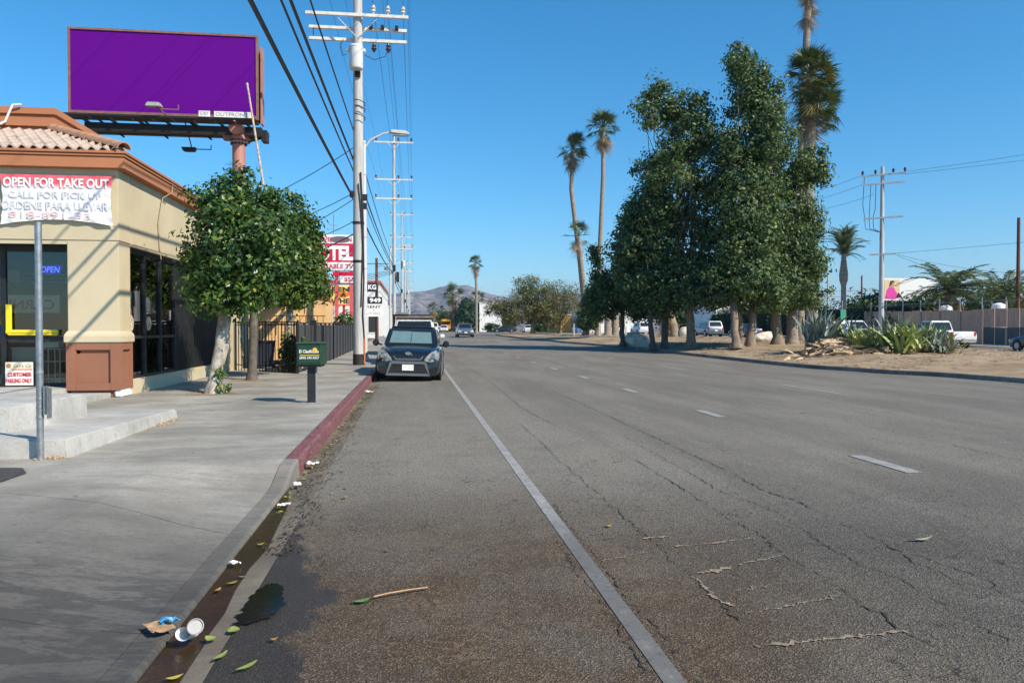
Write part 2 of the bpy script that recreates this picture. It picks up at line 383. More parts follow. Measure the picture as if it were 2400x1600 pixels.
# cracks: jagged ribbons
def ribbon(mb, pts, w, mi, jit=.014, step=.035, z=.005):
    w *= .58
    P = [np.array(p, float) for p in pts]; out = []
    for a, b in zip(P[:-1], P[1:]):
        n = max(2, int(np.linalg.norm(b - a) / step))
        for i in range(n): out.append(a + (b - a) * i / n)
    out.append(P[-1]); L = []; Rr = []
    for i, p in enumerate(out):
        d = out[min(i+1, len(out)-1)] - out[max(i-1, 0)]; d = d / (np.linalg.norm(d) + 1e-9); nrm = np.array((-d[1], d[0]))
        off = nrm * random.gauss(0, jit); ww = w * random.uniform(.15, 1.25) * (.35 + .9 * abs(math.sin(p[1]*1.7 + p[0]*9)))
        if random.random() < .16: ww *= .08
        L.append((*(p + off + nrm * ww / 2), tz(p[1]) + z)); Rr.append((*(p + off - nrm * ww / 2), tz(p[1]) + z))
    n = len(L); mb.add(L + Rr, [(i, i+1, n+i+1, n+i) for i in range(n-1)], mi)
M_crack = mat('crack_dark', (.030, .028, .026), .95, var=.3, scale=30)  # dark colour of the crack ribbons
M_sand = mat('crack_sand', (.27, .21, .15), .95, var=.35, scale=40, bmp=.5, bscale=90)
ck = MB()
for pts, w in (([(1.6,11.5),(1.6,9.31),(1.58,8.3),(1.6,6.7),(1.6,5.76),(1.6,5.05),(1.6,4.64),(1.61,4.24),(1.59,3.91),(1.61,3.6)], .018),
               ([(2.42,8.2),(2.4,6.19),(2.37,5.5),(2.41,5.2),(2.35,4.6),(2.37,4.19),(2.34,3.81),(2.33,3.58),(2.32,3.4),(2.36,3.2)], .02),
               ([(2.8,10),(2.71,6.34),(2.82,5.86),(2.83,5.44),(2.73,4.84),(2.71,4.39),(2.79,4.14),(2.77,3.92),(2.74,3.65),(2.73,3.2)], .016),
               ([(3.2,20),(3.18,10.81),(3.16,8.82),(3.16,7.35),(3.09,6.51),(3.18,6.09),(3.16,5.6),(3.16,4.97),(3.09,4.45),(3.09,4.0)], .022),
               ([(3.21,4.54),(3.24,4.17),(3.27,3.94),(3.2,3.87),(3.19,3.5)], .014),
               ([(1.14,6.2),(1.13,5.4),(1.15,4.7),(1.13,4.0),(1.16,3.3),(1.13,2.9)], .016), ([(.98,5.2),(.96,4.4),(.99,3.9),(.97,3.1)], .016),
               ([(6.6,30),(6.5,20),(6.7,12),(6.6,7.5)], .02), ([(2.0,30),(2.05,20),(1.95,14),(2.1,11)], .022), ([(7.9,26),(7.8,18),(8.0,11)], .018)):
    ribbon(ck, pts, w, 0)
for pts, w in (([(1.56,5.11),(1.76,5.14)], .03), ([(1.72,4.88),(2.0,4.93),(2.33,5.02)], .022), ([(1.16,4.64),(1.4,4.75),(1.52,4.81)], .016),
               ([(1.65,4.33),(1.81,4.38),(1.95,4.45)], .055), ([(1.95,4.45),(2.01,4.48),(2.32,4.6)], .02), ([(1.69,4.0),(1.88,4.05),(2.05,4.09)], .014),
               ([(1.66,3.68),(1.86,3.74),(2.07,3.81),(2.3,3.86)], .014), ([(1.54,3.31),(1.74,3.32),(1.94,3.34),(2.07,3.35),(2.33,3.38)], .036),
               ([(1.82,5.9),(2.15,5.94)], .016), ([(1.2,7.4),(1.6,7.45)], .012), ([(1.7,8.2),(2.4,8.3)], .012), ([(1.62,4.28),(1.60,3.9),(1.66,3.8)], .03)):
    ribbon(ck, pts, w*1.7, 1, .010, .02, .0065)
o = ck.build('cracks', [M_crack, M_sand], road, fix=False); o['kind'] = 'stuff'

# ---- kerb, gutter, sidewalk on the near side
KX = -1.13
def kz(y): return .012 + .138 * ss(6.95, 7.75, y)          # kerb drops for the driveway close to the camera
gutter = strip('gutter', M_gut, [-1.14, -1.07, -1.0, -.93, -.86], list(np.arange(-4, 30, .5)) + list(np.arange(30, 120, 4)), 0, zf=lambda x, y: tz(y) + .002 - .026 * (1 - ss(-1.13, -.86, x)) )
tag(gutter, 'concrete gutter along the kerb with damp brown edge')
def red_mat():
    m, nt, b = base_mat('red_kerb_paint'); tc = nd(nt, 'ShaderNodeTexCoord').outputs['Object']
    c = mixc(nt, mapr(nt, noise(nt, tc, 4, 5, .7), .3, .7), (.140, .030, .042), (.22, .050, .064))
    c = mixc(nt, mapr(nt, noise(nt, tc, 26, 5, .8), .49, .58, 0, .8), c, (.24, .19, .17))
    c = mixc(nt, mapr(nt, noise(nt, mapping(nt, tc, (1, .4, 2.5)), 6, 5, .75), .52, .66, 0, .7), c, (.07, .05, .05))
    nt.links.new(c, b.inputs['Base Color']); b.inputs['Roughness'].default_value = .75; bump(nt, b, noise(nt, tc, 60, 4, .7), .4, .008); return m
M_red = red_mat()
kerb = thing('kerb', (KX, 8, 0), 'concrete kerb, painted red from the driveway to the parked black car', None); tag(kerb, kind='structure')
del_keys = [k for k in ('category',) if k in kerb]
def kerb_piece(y0, y1, m):
    ys = np.linspace(y0 + .006, y1 - .006, 9); mb = MB(); prof = 6
    for i, y in enumerate(ys):
        h = kz(y) + tz(y); b = tz(y) - .1; mb.v += [(KX, y, b), (KX - .012, y, h - .022), (KX - .020, y, h - .006), (KX - .036, y, h), (KX - .148, y, h), (KX - .148, y, b)]
        if i:
            for k in range(prof - 1): mb.f.append(((i-1)*prof+k, (i-1)*prof+k+1, i*prof+k+1, i*prof+k)); mb.mi.append(0)
    mb.f += [tuple(range(6)), tuple((len(ys)-1)*6 + k for k in reversed(range(6)))]; mb.mi += [0, 0]
    return mb.build('kerb_piece', m, kerb)
yk = [-3.5, -.2, 1.9, 3.79, 5.55, 6.9, 7.86, 9.9, 12.0, 14.2, 16.4, 18.6, 21, 24, 27.5, 31, 35, 40, 46, 53, 61, 70, 80]
for a, b_ in zip(yk[:-1], yk[1:]): kerb_piece(a, b_, M_red if 7.8 < a < 23 else M_lip if a < 7 else M_conc)

sidewalk = thing('sidewalk', (-3, 8, .15), 'grey concrete sidewalk slabs between kerb and buildings', None); tag(sidewalk, kind='structure')
def slab(x0, x1, q, zk, zf_, m=M_conc):
    """q: y at (x1 near, x0 near, x0 far, x1 far); x1 is the kerb side"""
    g = .005; ya, yb, yc, yd = q; a = g
    top = [(x1-a, ya+a, zk(ya)), (x0+a, yb+a, zf_(yb)), (x0+a, yc-a, zf_(yc)), (x1-a, yd-a, zk(yd))]
    mb = MB(); n = 6
    def P(u, v):
        y0 = ya + (yb - ya) * u + a; y1 = yd + (yc - yd) * u - a; y = y0 + (y1 - y0) * v; x = (x1 - a) + (x0 + a - x1 + a) * u
        return (x, y, zk(y) + (zf_(y) - zk(y)) * ss(0, .55, u))
    mb.grid(P, n, n)
    b = [(P(u, v)[0], P(u, v)[1], -.1) for u, v in ((0,0),(1,0),(1,1),(0,1))]
    for u, v, i, j in ((0,0,0,1),(1,0,1,2),(1,1,2,3),(0,1,3,0)):
        pass
    # skirts
    def edge_(pts): 
        for p, q2 in zip(pts[:-1], pts[1:]): mb.add([p, q2, (q2[0], q2[1], -.1), (p[0], p[1], -.1)], [(0,1,2,3)])
    edge_([P(i/n, 0) for i in range(n+1)]); edge_([P(1, i/n) for i in range(n+1)]); edge_([P(1-i/n, 1) for i in range(n+1)]); edge_([P(0, 1-i/n) for i in range(n+1)])
    return mb.build('concrete_slab', m, sidewalk, fix=False)
kzz = lambda y: kz(y) + tz(y); flat = lambda y: .15 + tz(y)
rows = [(-3.5,-3.2),(-.2,.1),(1.9,2.1),(3.79,4.0),(5.55,6.62),(7.86,8.1),(9.9,9.95),(11.72,11.72),(13.6,13.6),(15.4,15.4),(17.2,17.2),(19,19),(20.8,20.8),(22.6,22.6)]
for (a, b_), (c, d) in zip(rows[:-1], rows[1:]):
    slab(-3.43, KX - .15, (a, b_, d, c), kzz, flat)
for a, b_ in zip([11.72, 13.6, 15.4, 17.2, 19, 20.8], [13.6, 15.4, 17.2, 19, 20.8, 22.6]):
    slab(-5.62, -3.43, (a, a, b_, b_), flat, flat)
slab(-5.62, -3.43, (22.6, 22.6, 27, 27), flat, flat)
yy = list(np.arange(22.6, 80, 2.2))
for a, b_ in zip(yy[:-1], yy[1:]): slab(-3.43, KX - .15, (a, a, b_, b_), flat, flat)
for a, b_ in ((-3.2, .1), (.1, 2.1), (2.1, 4.0), (4.0, 6.62)): slab(-7.5, -3.43, (a, a, b_, b_), flat, flat)
slab(-7.5, -3.43, (6.62, 6.62, 8.25, 8.25), flat, flat)

# ---- damp patches, water, puddle (sheets with ragged edges)
def ragged(poly, step=.03, amp=.02, seed=1):
    rg = random.Random(seed); out = []
    P = [np.array(p, float) for p in poly] + [np.array(poly[0], float)]
    for a, b in zip(P[:-1], P[1:]):
        n = max(1, int(np.linalg.norm(b - a) / step)); d = b - a; nr = np.array((-d[1], d[0])) / (np.linalg.norm(d) + 1e-9)
        for i in range(n): out.append(a + d * i / n + nr * rg.gauss(0, amp))
    return out
M_dkground = mat('dark_ground', (.030, .029, .028), .42, var=.5, scale=9, bmp=.7, bscale=70)
dpoly = [(-.88,5.9),(-.79,5.47),(-.69,5.0),(-.62,4.76),(-.66,4.58),(-.56,4.47),(-.43,4.2),(-.55,4.07),(-.47,3.9),(-.62,3.88),(-.54,3.72),(-.63,3.6),(-.56,3.45),(-.47,3.34),(-.36,3.1),(-.30,2.7),(-.84,2.7),(-.84,3.43),(-.82,3.63),(-.86,3.81),(-.85,4.26),(-.86,4.65),(-.89,5.03),(-.90,5.48)]
def gz(x): return .002 - .026 * (1 - ss(-1.13, -.86, x))
def sheet(name, poly, z, m, zf=None):
    mb = MB(); mb.poly([(p[0], p[1], z if zf is None else zf(p[0])) for p in poly])
    me = mb.mesh(name, fix=False); bm = bmesh.new(); bm.from_mesh(me); [f.normal_update() for f in bm.faces]
    if sum(f.normal.z * f.calc_area() for f in bm.faces) < 0: bmesh.ops.reverse_faces(bm, faces=bm.faces)
    bmesh.ops.triangulate(bm, faces=bm.faces); bm.to_mesh(me); bm.free()
    return addobj(name, me, m)
def damp(polys, label):
    mb = MB()
    for k, p in enumerate(polys): mb.poly([(q[0], q[1], .0075 + .0006 * k + min(0, gz(q[0]))) for q in ragged(p, .02, .012, k + 3)])
    me = mb.mesh('damp_patch', fix=False); bm = bmesh.new(); bm.from_mesh(me); bmesh.ops.triangulate(bm, faces=bm.faces); bm.to_mesh(me); bm.free()
    return tag(addobj('damp_patch', me, M_dkground), label, kind='structure')
def blob(cx, cy, rx, ry, n=14, seed=0):
    rg = random.Random(seed); return [(cx + rx * math.cos(6.283*i/n) * rg.uniform(.55, 1.25), cy + ry * math.sin(6.283*i/n) * rg.uniform(.55, 1.25)) for i in range(n)]
polys = [dpoly]
for i, (x, y, rx, ry) in enumerate(((-.30,3.86,.05,.05),(-.15,3.3,.09,.05),(-.05,3.12,.12,.05),(-.22,3.5,.05,.04),(-.10,3.42,.05,.03),(-.34,4.3,.04,.05),(-.45,4.75,.05,.05),(-.25,2.95,.12,.08),(.12,3.02,.05,.03))): polys.append(blob(x, y, rx, ry, 12, i))
0 and damp(polys, 'dark damp asphalt patch spreading from the puddle by the gutter')
def strain_mat():
    return mat('oily_asphalt', (.085, .08, .075), .7, var=.3, scale=6, bmp=.6, bscale=80)
def water_mat(name, tint, col, through, rip=.3):
    m, nt, b = base_mat(name); nt.nodes.remove(b)
    lw = nd(nt, 'ShaderNodeLayerWeight'); lw.inputs[0].default_value = .5
    frv = math_n(nt, 'ADD', math_n(nt, 'MULTIPLY', math_n(nt, 'POWER', lw.outputs['Facing'], 5.), .9), .02)
    tc = nd(nt, 'ShaderNodeTexCoord').outputs['Object']
    bp = nd(nt, 'ShaderNodeBump'); bp.inputs['Strength'].default_value = rip; bp.inputs['Distance'].default_value = .012; nt.links.new(noise(nt, tc, 30, 4, .6), bp.inputs['Height'])
    g = nd(nt, 'ShaderNodeBsdfGlossy'); g.inputs['Roughness'].default_value = .03; nt.links.new(bp.outputs[0], g.inputs['Normal'])
    t = nd(nt, 'ShaderNodeBsdfTransparent'); t.inputs[0].default_value = (*tint, 1)
    d = nd(nt, 'ShaderNodeBsdfDiffuse'); d.inputs[0].default_value = (*col, 1)
    m1 = nd(nt, 'ShaderNodeMixShader'); m1.inputs[0].default_value = through; nt.links.new(d.outputs[0], m1.inputs[1]); nt.links.new(t.outputs[0], m1.inputs[2])
    m2 = nd(nt, 'ShaderNodeMixShader'); nt.links.new(frv, m2.inputs[0]); nt.links.new(m1.outputs[0], m2.inputs[1]); nt.links.new(g.outputs[0], m2.inputs[2])
    nt.links.new(m2.outputs[0], nt.nodes['Material Output'].inputs[0]); return m
wpoly = [(-1.132,1.5),(-1.132,7.3),(-1.10,7.0),(-1.02,6.4),(-.985,5.69),(-.96,5.21),(-.99,4.8),(-.985,4.4),(-.96,4.05),(-.97,3.75),(-.93,3.5),(-.94,3.2),(-.92,2.4),(-.92,1.5)]
w = sheet('gutter_water', [(p[0], p[1]) if p[0] < -1.12 else tuple(q) for p in wpoly for q in [p]], -.006, water_mat('brown_water', (.52, .43, .28), (.07, .05, .028), .92))
tag(w, 'shallow brown water lying in the gutter against the kerb', kind='structure')
ppoly = [(-.85,4.39),(-.8,4.48),(-.72,4.37),(-.68,4.12),(-.69,3.98),(-.76,3.89),(-.86,3.84),(-.88,4.06),(-.86,4.29)]
p = sheet('puddle', ragged(ppoly, .025, .010, 5), .011, water_mat('black_water', (.2, .2, .2), (.010, .011, .009), .2, .05))
tag(p, 'small dark puddle on the asphalt beside the gutter', kind='structure')

# ---- the median strip
MED = [(-8, 17.6), (10, 16.9), (18.35, 15.95), (20.5, 15.7), (23.3, 14.76), (26.35, 14.14), (32.4, 14.1), (44, 14.0), (50.75, 13.2), (63, 11.6), (75, 10.2), (88, 9.8), (100, 10.5), (104, 13)]
def medx(y):
    for (a, xa), (b, xb) in zip(MED[:-1], MED[1:]):
        if a <= y <= b: return xa + (xb - xa) * ss(0, 1, (y - a) / (b - a))
    return 17
mys = list(np.arange(-8, 104, .8)); us = np.linspace(0, 1, 28); V = []; nx = len(us)
rn = np.random.default_rng(3)
ph = rn.uniform(0, 6.28, 12); kx = rn.uniform(.3, 2.5, 12); ky = rn.uniform(.3, 2.5, 12)
def medz(x, y):
    e = min(1, max(0, (x - medx(y) - .14) / 1.2)) * min(1, max(0, (28.9 - x) / 1.5))
    mound = .24 * ss(0, 3.6, x - medx(y) - .14) * (1 - ss(25.5, 28.9, x)) * (1 - ss(58, 82, y))
    return tz(y) + .125 + mound + e * (.05 + .016 * sum(math.sin(kx[i]*x + ky[i]*y + ph[i]) for i in range(12)))
for y in mys:
    x0 = medx(y) + .14
    for u in us: x = x0 + (28.9 - x0) * u; V.append((x, y, medz(x, y)))
V = np.array(V); F = np.array([(j*nx+i, j*nx+i+1, (j+1)*nx+i+1, (j+1)*nx+i) for j in range(len(mys)-1) for i in range(nx-1)])
median = tag(addobj('median', np_mesh('median', V, F, M_dirt)), 'bare brown dirt median between the two roadways', kind='structure')
M_kerbold = concrete_mat('old_kerb_concrete', (.16, .145, .125), (.28, .26, .23), wet=False)
mk = thing('median_kerb', (14, 30, .1), 'low worn concrete kerb round the dirt median', None); tag(mk, kind='structure')
def mk_piece(ya, yb, fx, s):
    mb = MB(); ys = np.linspace(ya + .01, yb - .01, 6)
    for i, y in enumerate(ys):
        x = fx(y); mb.v += [(x, y, tz(y) - .05), (x + s*.02, y, tz(y) + .12), (x + s*.04, y, tz(y) + .135), (x + s*.15, y, tz(y) + .135), (x + s*.15, y, tz(y) - .05)]
        if i:
            for k in range(4): mb.f.append(((i-1)*5+k, (i-1)*5+k+1, i*5+k+1, i*5+k)); mb.mi.append(0)
    mb.f += [(0,1,2,3,4), tuple(len(ys)*5-5+k for k in (4,3,2,1,0))]; mb.mi += [0, 0]
    return mb.build('kerb_piece', M_kerbold, mk)
yk = list(np.arange(6, 100, 3.2))
for a, b_ in zip(yk[:-1], yk[1:]): mk_piece(a, b_, medx, 1); mk_piece(a, b_, lambda y: 29.05, -1)
# far sidewalk
fs = strip('far_sidewalk', M_conc2, [38.2, 38.25, 41.2], [y for y in YS if 0 < y < 240], .14); tag(fs, 'pale sidewalk on the far side of the other roadway')

# ---- mountains
def mountain(name, label, pts, Y, depth, seed, m):
    """ridge profile pts (x, z) at distance Y"""
    rg = np.random.default_rng(seed); xs = np.linspace(pts[0][0], pts[-1][0], 160); prof = np.interp(xs, [p[0] for p in pts], [p[1] for p in pts])
    nv = 26; V = []
    K = [(rg.uniform(.006, .07), rg.uniform(.5, 3.), rg.uniform(0, 6.28)) for _ in range(10)]
    for j in range(nv):
        v = j / (nv - 1)
        for i, x in enumerate(xs):
            rid = sum(math.sin(x * k * 1.3 + ph + math.sin(v * f * 2 + ph) * 1.5) / (1 + k * 60) for k, f, ph in K)
            z = prof[i] * (1 - v) ** 1.25 + rid * 9 * math.sin(math.pi * min(1, v * 1.0)) ** .8 * (prof[i] / 150)
            if j == 0: z = prof[i] + rid * 1.2
            V.append((x + rid * 12 * v, Y - depth * v, z - 2 * v))
    nx = len(xs); F = np.array([(j*nx+i, j*nx+i+1, (j+1)*nx+i+1, (j+1)*nx+i) for j in range(nv-1) for i in range(nx-1)])
    me = np_mesh(name, np.array(V), F, m); me.polygons.foreach_set('use_smooth', [True]*len(me.polygons))
    return tag(addobj(name, me), label, kind='structure')
M_mtn = mat('chaparral_slope', (.15, .14, .125), .95, var=.45, scale=.03, col2=(.25, .225, .20), bmp=1., bscale=.05, spec=.1)
mountain('hills', 'grey purple mountain ridge beyond the end of the street', [(-900, 60), (-400, 110), (-150, 125), (0, 143), (60, 148), (100, 163), (150, 171), (215, 166), (290, 136), (420, 112), (560, 130), (700, 138), (760, 126), (900, 100), (1300, 70), (1900, 40)], 3000, 900, 4, M_mtn)
# ================================================================ THE LEFT SIDE: restaurant, sign post, billboard
def stucco(name, col, var=.07):
    if name in MATS: return MATS[name]
    m, nt, b = base_mat(name); tc = nd(nt, 'ShaderNodeTexCoord').outputs['Object']
    c = mixc(nt, mapr(nt, noise(nt, tc, .8, 5, .6), .3, .7), tuple(q*(1-var) for q in col), tuple(min(1, q*(1+var)) for q in col))
    run = noise(nt, mapping(nt, tc, (3, 3, .18)), 2.2, 4, .65)
    c = mixc(nt, mapr(nt, run, .55, .78, 0, .22), c, tuple(q*.6 for q in col))
    nt.links.new(c, b.inputs['Base Color']); b.inputs['Roughness'].default_value = .9; b.inputs['Specular IOR Level'].default_value = .2
    bump(nt, b, noise(nt, tc, 75, 4, .7), .45, .01); MATS[name] = m; return m
M_cream = stucco('cream_stucco', (.575, .495, .34)); M_brown = stucco('brown_stucco', (.30, .135, .085)); M_terra = stucco('terracotta_stucco', (.44, .185, .095))
M_tile = mat('clay_tile', (.34, .262, .215), .8, var=.3, scale=5, col2=(.45, .36, .30), bmp=.3, bscale=40, spots=.3)
M_tile2 = mat('clay_hip_tile', (.46, .25, .15), .8, var=.2, scale=5, bmp=.3, bscale=40, spots=.3)
M_dkmetal = mat('dark_bronze_frame', (.022, .024, .028), .45, metal=.2, var=.2)
M_black = mat('black_shutter', (.014, .015, .018), .5, var=.3, scale=4, bmp=.15)
M_white = mat('white_paint', (.78, .78, .76), .5, var=.05); M_offwhite = mat('offwhite_panel', (.62, .58, .5), .6, var=.08)
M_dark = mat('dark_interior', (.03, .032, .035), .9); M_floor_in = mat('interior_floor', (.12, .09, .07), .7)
M_yellow = mat('yellow_enamel', (.85, .68, .02), .4, var=.05); M_blue = mat('blue_enamel', (.02, .16, .6), .4); M_redp = mat('red_print', (.62, .03, .05), .55, var=.1)
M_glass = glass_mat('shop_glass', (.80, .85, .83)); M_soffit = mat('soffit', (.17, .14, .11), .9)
M_galv = mat('galvanized_steel', (.36, .38, .40), .42, metal=.75, var=.2, scale=14, bmp=.1)

rs = thing('restaurant', (-8, 20, .15), 'cream stucco corner restaurant with terracotta eaves and clay tile roof', 'building')
B = lambda *a: MB().box(*a)
# walls
MB().box(-12, -5.5, 15.30, 15.92, 3.09, 4.46).build('beam', M_cream, rs, bevel=.012)
MB().box(-6.12, -5.502, 15.93, 26.8, 3.09, 4.46).build('beam', M_cream, rs, bevel=.012)
MB().box(-12.2, -5.52, 15.32, 15.40, 3.02, 3.10).box(-5.60, -5.47, 15.95, 23.7, 3.05, 3.10).build('drip_ledge', M_cream, rs)
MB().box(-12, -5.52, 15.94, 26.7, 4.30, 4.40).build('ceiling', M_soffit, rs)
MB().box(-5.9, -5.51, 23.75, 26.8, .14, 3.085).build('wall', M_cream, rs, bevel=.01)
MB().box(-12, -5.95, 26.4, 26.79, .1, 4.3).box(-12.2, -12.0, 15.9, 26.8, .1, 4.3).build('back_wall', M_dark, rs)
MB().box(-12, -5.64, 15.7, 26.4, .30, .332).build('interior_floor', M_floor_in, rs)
# corner pillar: shaft, flared band, panelled base
MB().box(-6.42, -5.503, 15.303, 15.90, 1.36, 3.088).build('pillar_shaft', M_cream, rs, bevel=.015)
fl = MB(); rings = [(.0, 1.40), (.035, 1.345), (.05, 1.30), (.05, 1.19), (.03, 1.175)]
for o_, z in rings: fl.v += [(-6.42-o_, 15.30-o_, z), (-5.5+o_, 15.30-o_, z), (-5.5+o_, 15.9+o_, z), (-6.42-o_, 15.9+o_, z)]
for i in range(len(rings)-1):
    for k in range(4): fl.f.append((i*4+k, i*4+(k+1)%4, (i+1)*4+(k+1)%4, (i+1)*4+k)); fl.mi.append(0)
fl.f += [(0,3,2,1), (16,17,18,19)]; fl.mi += [0, 0]
fl.build('pillar_band', M_cream, rs, bevel=.006)
pb = MB().box(-6.40, -5.52, 15.33, 15.88, .27, 1.178)
# raised stiles leave a sunk panel
for x0, x1, z0, z1 in ((-6.445,-6.27,.28,1.17), (-5.66,-5.475,.28,1.17), (-6.27,-5.66,1.04,1.17), (-6.27,-5.66,.28,.42)): pb.box(x0, x1, 15.275, 15.335, z0, z1)
for y0, y1, z0, z1 in ((15.336,15.42,.28,1.17), (15.80,15.925,.28,1.17), (15.42,15.80,1.04,1.17), (15.42,15.80,.28,.42)): pb.box(-5.53, -5.476, y0, y1, z0, z1)
pb.build('pillar_base', M_brown, rs, bevel=.005)
MB().box(-6.38, -5.53, 15.34, 15.86, .14, .272).build('pillar_toe', M_brown, rs)
MB().box(-5.60, -5.44, 15.28, 15.80, .14, .285).build('painted_block', M_white, rs, bevel=.03)
MB().prism([(-6.235+.045*math.cos(6.283*k/9)*(1+.3*math.sin(k*3)), 15.333, 1.0+.03*math.sin(6.283*k/9)*(1+.3*math.cos(k*2))) for k in range(9)], (0,-.003,0)).build('paint_chip', M_white, rs)
# eaves
def course(parts, name, z0, z1, ov, x_in=0., y_in=0.):
    m = MB(); m.box(-12.3, -5.5+ov-x_in, 15.30-ov+y_in, 15.62, z0, z1); m.box(-5.9, -5.5+ov-x_in-.0015, 15.615, 27.1, z0+.001, z1-.001)
    return m.build(name, M_terra, rs, bevel=.008)
course(rs, 'eave_board', 4.42, 4.63, .15); course(rs, 'eave_trim', 4.632, 4.68, .175); course(rs, 'eave_cap', 4.684, 4.735, .20)
# upper parapet band in three courses
for z0, z1, ov, nm in ((5.40, 5.66, 0, 'parapet_board'), (5.663, 5.90, .05, 'parapet_board'), (5.903, 6.05, .10, 'parapet_cap')):
    MB().box(-12.5, -7.51+ov, 17.31-ov, 27.0, z0, z1).build(nm, M_terra, rs, bevel=.01)
# tile roof
roof = MB().poly([(-12.3,15.16,4.70),(-5.36,15.16,4.70),(-7.5,17.31,5.53),(-12.3,17.31,5.53)]).poly([(-5.36,15.16,4.70),(-5.36,27,4.70),(-7.5,27,5.53),(-7.5,17.31,5.53)]).build('roof', M_tile, rs, fix=False)
tw, tl = .20, .40; prof = [(-tw/2 + tw*i/10, .042*math.cos((i/10-.5)*math.pi*2*.92) * (1 if True else 0)) for i in range(11)]
tm = MB(); n = len(prof)
for y, k in ((0, 1.0), (tl, .86)):
    tm.v += [(x*k, y, z + .02) for x, z in prof] + [(x*k, y, z + .004) for x, z in prof]
for i in range(n-1):
    tm.f += [(i, i+1, 2*n+i+1, 2*n+i), (n+i+1, n+i, 3*n+i, 3*n+i+1), (n+i, n+i+1, i+1, i), (2*n+i, 2*n+i+1, 3*n+i+1, 3*n+i)]; tm.mi += [0]*4
tmesh = tm.mesh('roof_tile', smooth=True); tmesh.materials.append(M_tile)
ang = math.atan2(.83, 2.15); shv = root_loc(rs)
for r in range(6):
    s = r * .365
    y = 15.13 + s * math.cos(ang); z = 4.745 + s * math.sin(ang)
    xr = -5.42 - (y - 15.13) * 1.0
    for k in range(30):
        x = -5.50 - k * tw - (.0)
        if x > xr - .05 or x < -10.2: continue
        o = addobj('roof_tile', tmesh, None, roof); o.location = Vector((x, y, z)) - Vector(shv); o.rotation_euler = (ang + random.uniform(-.03, .05), 0, random.uniform(-.02, .02))
hm = MB(); rr = .135
for y, k in ((0, 1.0), (.42, .80)):
    for j in range(9):
        a = math.pi * j / 8; hm.v.append((rr*k*math.cos(a), y, rr*k*math.sin(a)))
    for j in range(9):
        a = math.pi * j / 8; hm.v.append((rr*k*.86*math.cos(a), y, rr*k*.86*math.sin(a)))
for j in range(8): hm.f += [(j, j+1, 18+j+1, 18+j), (9+j+1, 9+j, 27+j, 27+j+1), (9+j, 9+j+1, j+1, j), (18+j, 18+j+1, 27+j+1, 27+j)]; hm.mi += [0]*4
hmesh = hm.mesh('hip_tile', smooth=True); hmesh.materials.append(M_tile2)
a0 = Vector((-5.33, 15.13, 4.77)); a1 = Vector((-7.50, 17.31, 5.60)); L = (a1 - a0).length
for k in range(9):
    o = addobj('hip_tile', hmesh, None, roof); d = (a1 - a0).normalized(); o.location = a0 + d * (k * L / 9) - Vector(shv)
    o.rotation_euler = (math.atan2(d.z, math.hypot(d.x, d.y)) + .06, 0, math.atan2(-d.x, d.y))
# front shop window, set back from the street front
YW = 15.88
fr = MB()
for z0, z1 in ((2.92, 3.08), (1.20, 1.30), (.334, .39)): fr.box(-11.5, -6.44, YW-.03, YW+.05, z0, z1)
for x in (-7.80, -9.3, -10.8): fr.box(x-.045, x+.045, YW-.035, YW+.055, .334, 3.08)
fr.build('window_frame', M_dkmetal, rs)
for x0, x1 in ((-7.755,-6.44), (-9.255,-7.845), (-10.755,-9.345)):
    MB().box(x0, x1, YW, YW+.008, 1.30, 2.92).build('window_pane', M_glass, rs); MB().box(x0, x1, YW, YW+.008, .39, 1.20).build('window_pane', M_glass, rs)
MB().box(-6.44, -6.425, YW-.06, YW+.05, .335, 3.085).build('pillar_edge', M_redp, rs)
# yellow painted frame inside the window
MB().box(-7.74, -7.64, 15.80, 15.84, 1.34, 1.90).build('yellow_stile', M_yellow, rs, bevel=.006)
MB().box(-7.74, -6.80, 15.79, 15.845, 1.355, 1.42).build('yellow_rail', M_yellow, rs, bevel=.006)
MB().box(-7.70, -6.80, 15.78, 15.84, 1.315, 1.345).build('yellow_rail', M_yellow, rs, bevel=.006)
# narrow blue and yellow poster strip left of the mullion
MB().box(-7.98, -7.86, 15.835, 15.845, 1.52, 1.90).build('yellow_poster', M_yellow, rs); MB().box(-7.98, -7.86, 15.835, 15.845, 1.30, 1.515).build('blue_poster', M_blue, rs)
# side windows and black shutters
XS = -5.60
fr = MB()
for z0, z1 in ((2.95, 3.05), (1.24, 1.30), (.44, .49)): fr.box(XS-.05, XS+.04, 15.93, 19.0, z0, z1)
for y in (15.96, 16.9, 17.9, 18.95): fr.box(XS-.055, XS+.045, y-.035, y+.035, .44, 3.05)
fr.build('window_frame', M_dkmetal, rs)
for y0, y1 in ((15.995,16.865), (16.935,17.865), (17.935,18.915)):
    MB().box(XS-.01, XS-.004, y0, y1, 1.30, 2.95).build('window_pane', M_glass, rs); MB().box(XS-.01, XS-.004, y0, y1, .49, 1.24).build('window_pane', M_glass, rs)
MB().box(-5.74, -5.50, 15.97, 23.74, .12, .44).build('plinth', M_cream, rs, bevel=.02)
for y in np.arange(19.0, 23.7, .80):
    sm = MB(); sm.box(-5.66, -5.60, y+.01, y+.79, .445, 3.04)
    for q in np.arange(y+.03, y+.78, .0975): sm.box(-5.60, -5.585, q, q+.055, .46, 3.03)
    sm.build('shutter_panel', M_black, rs)
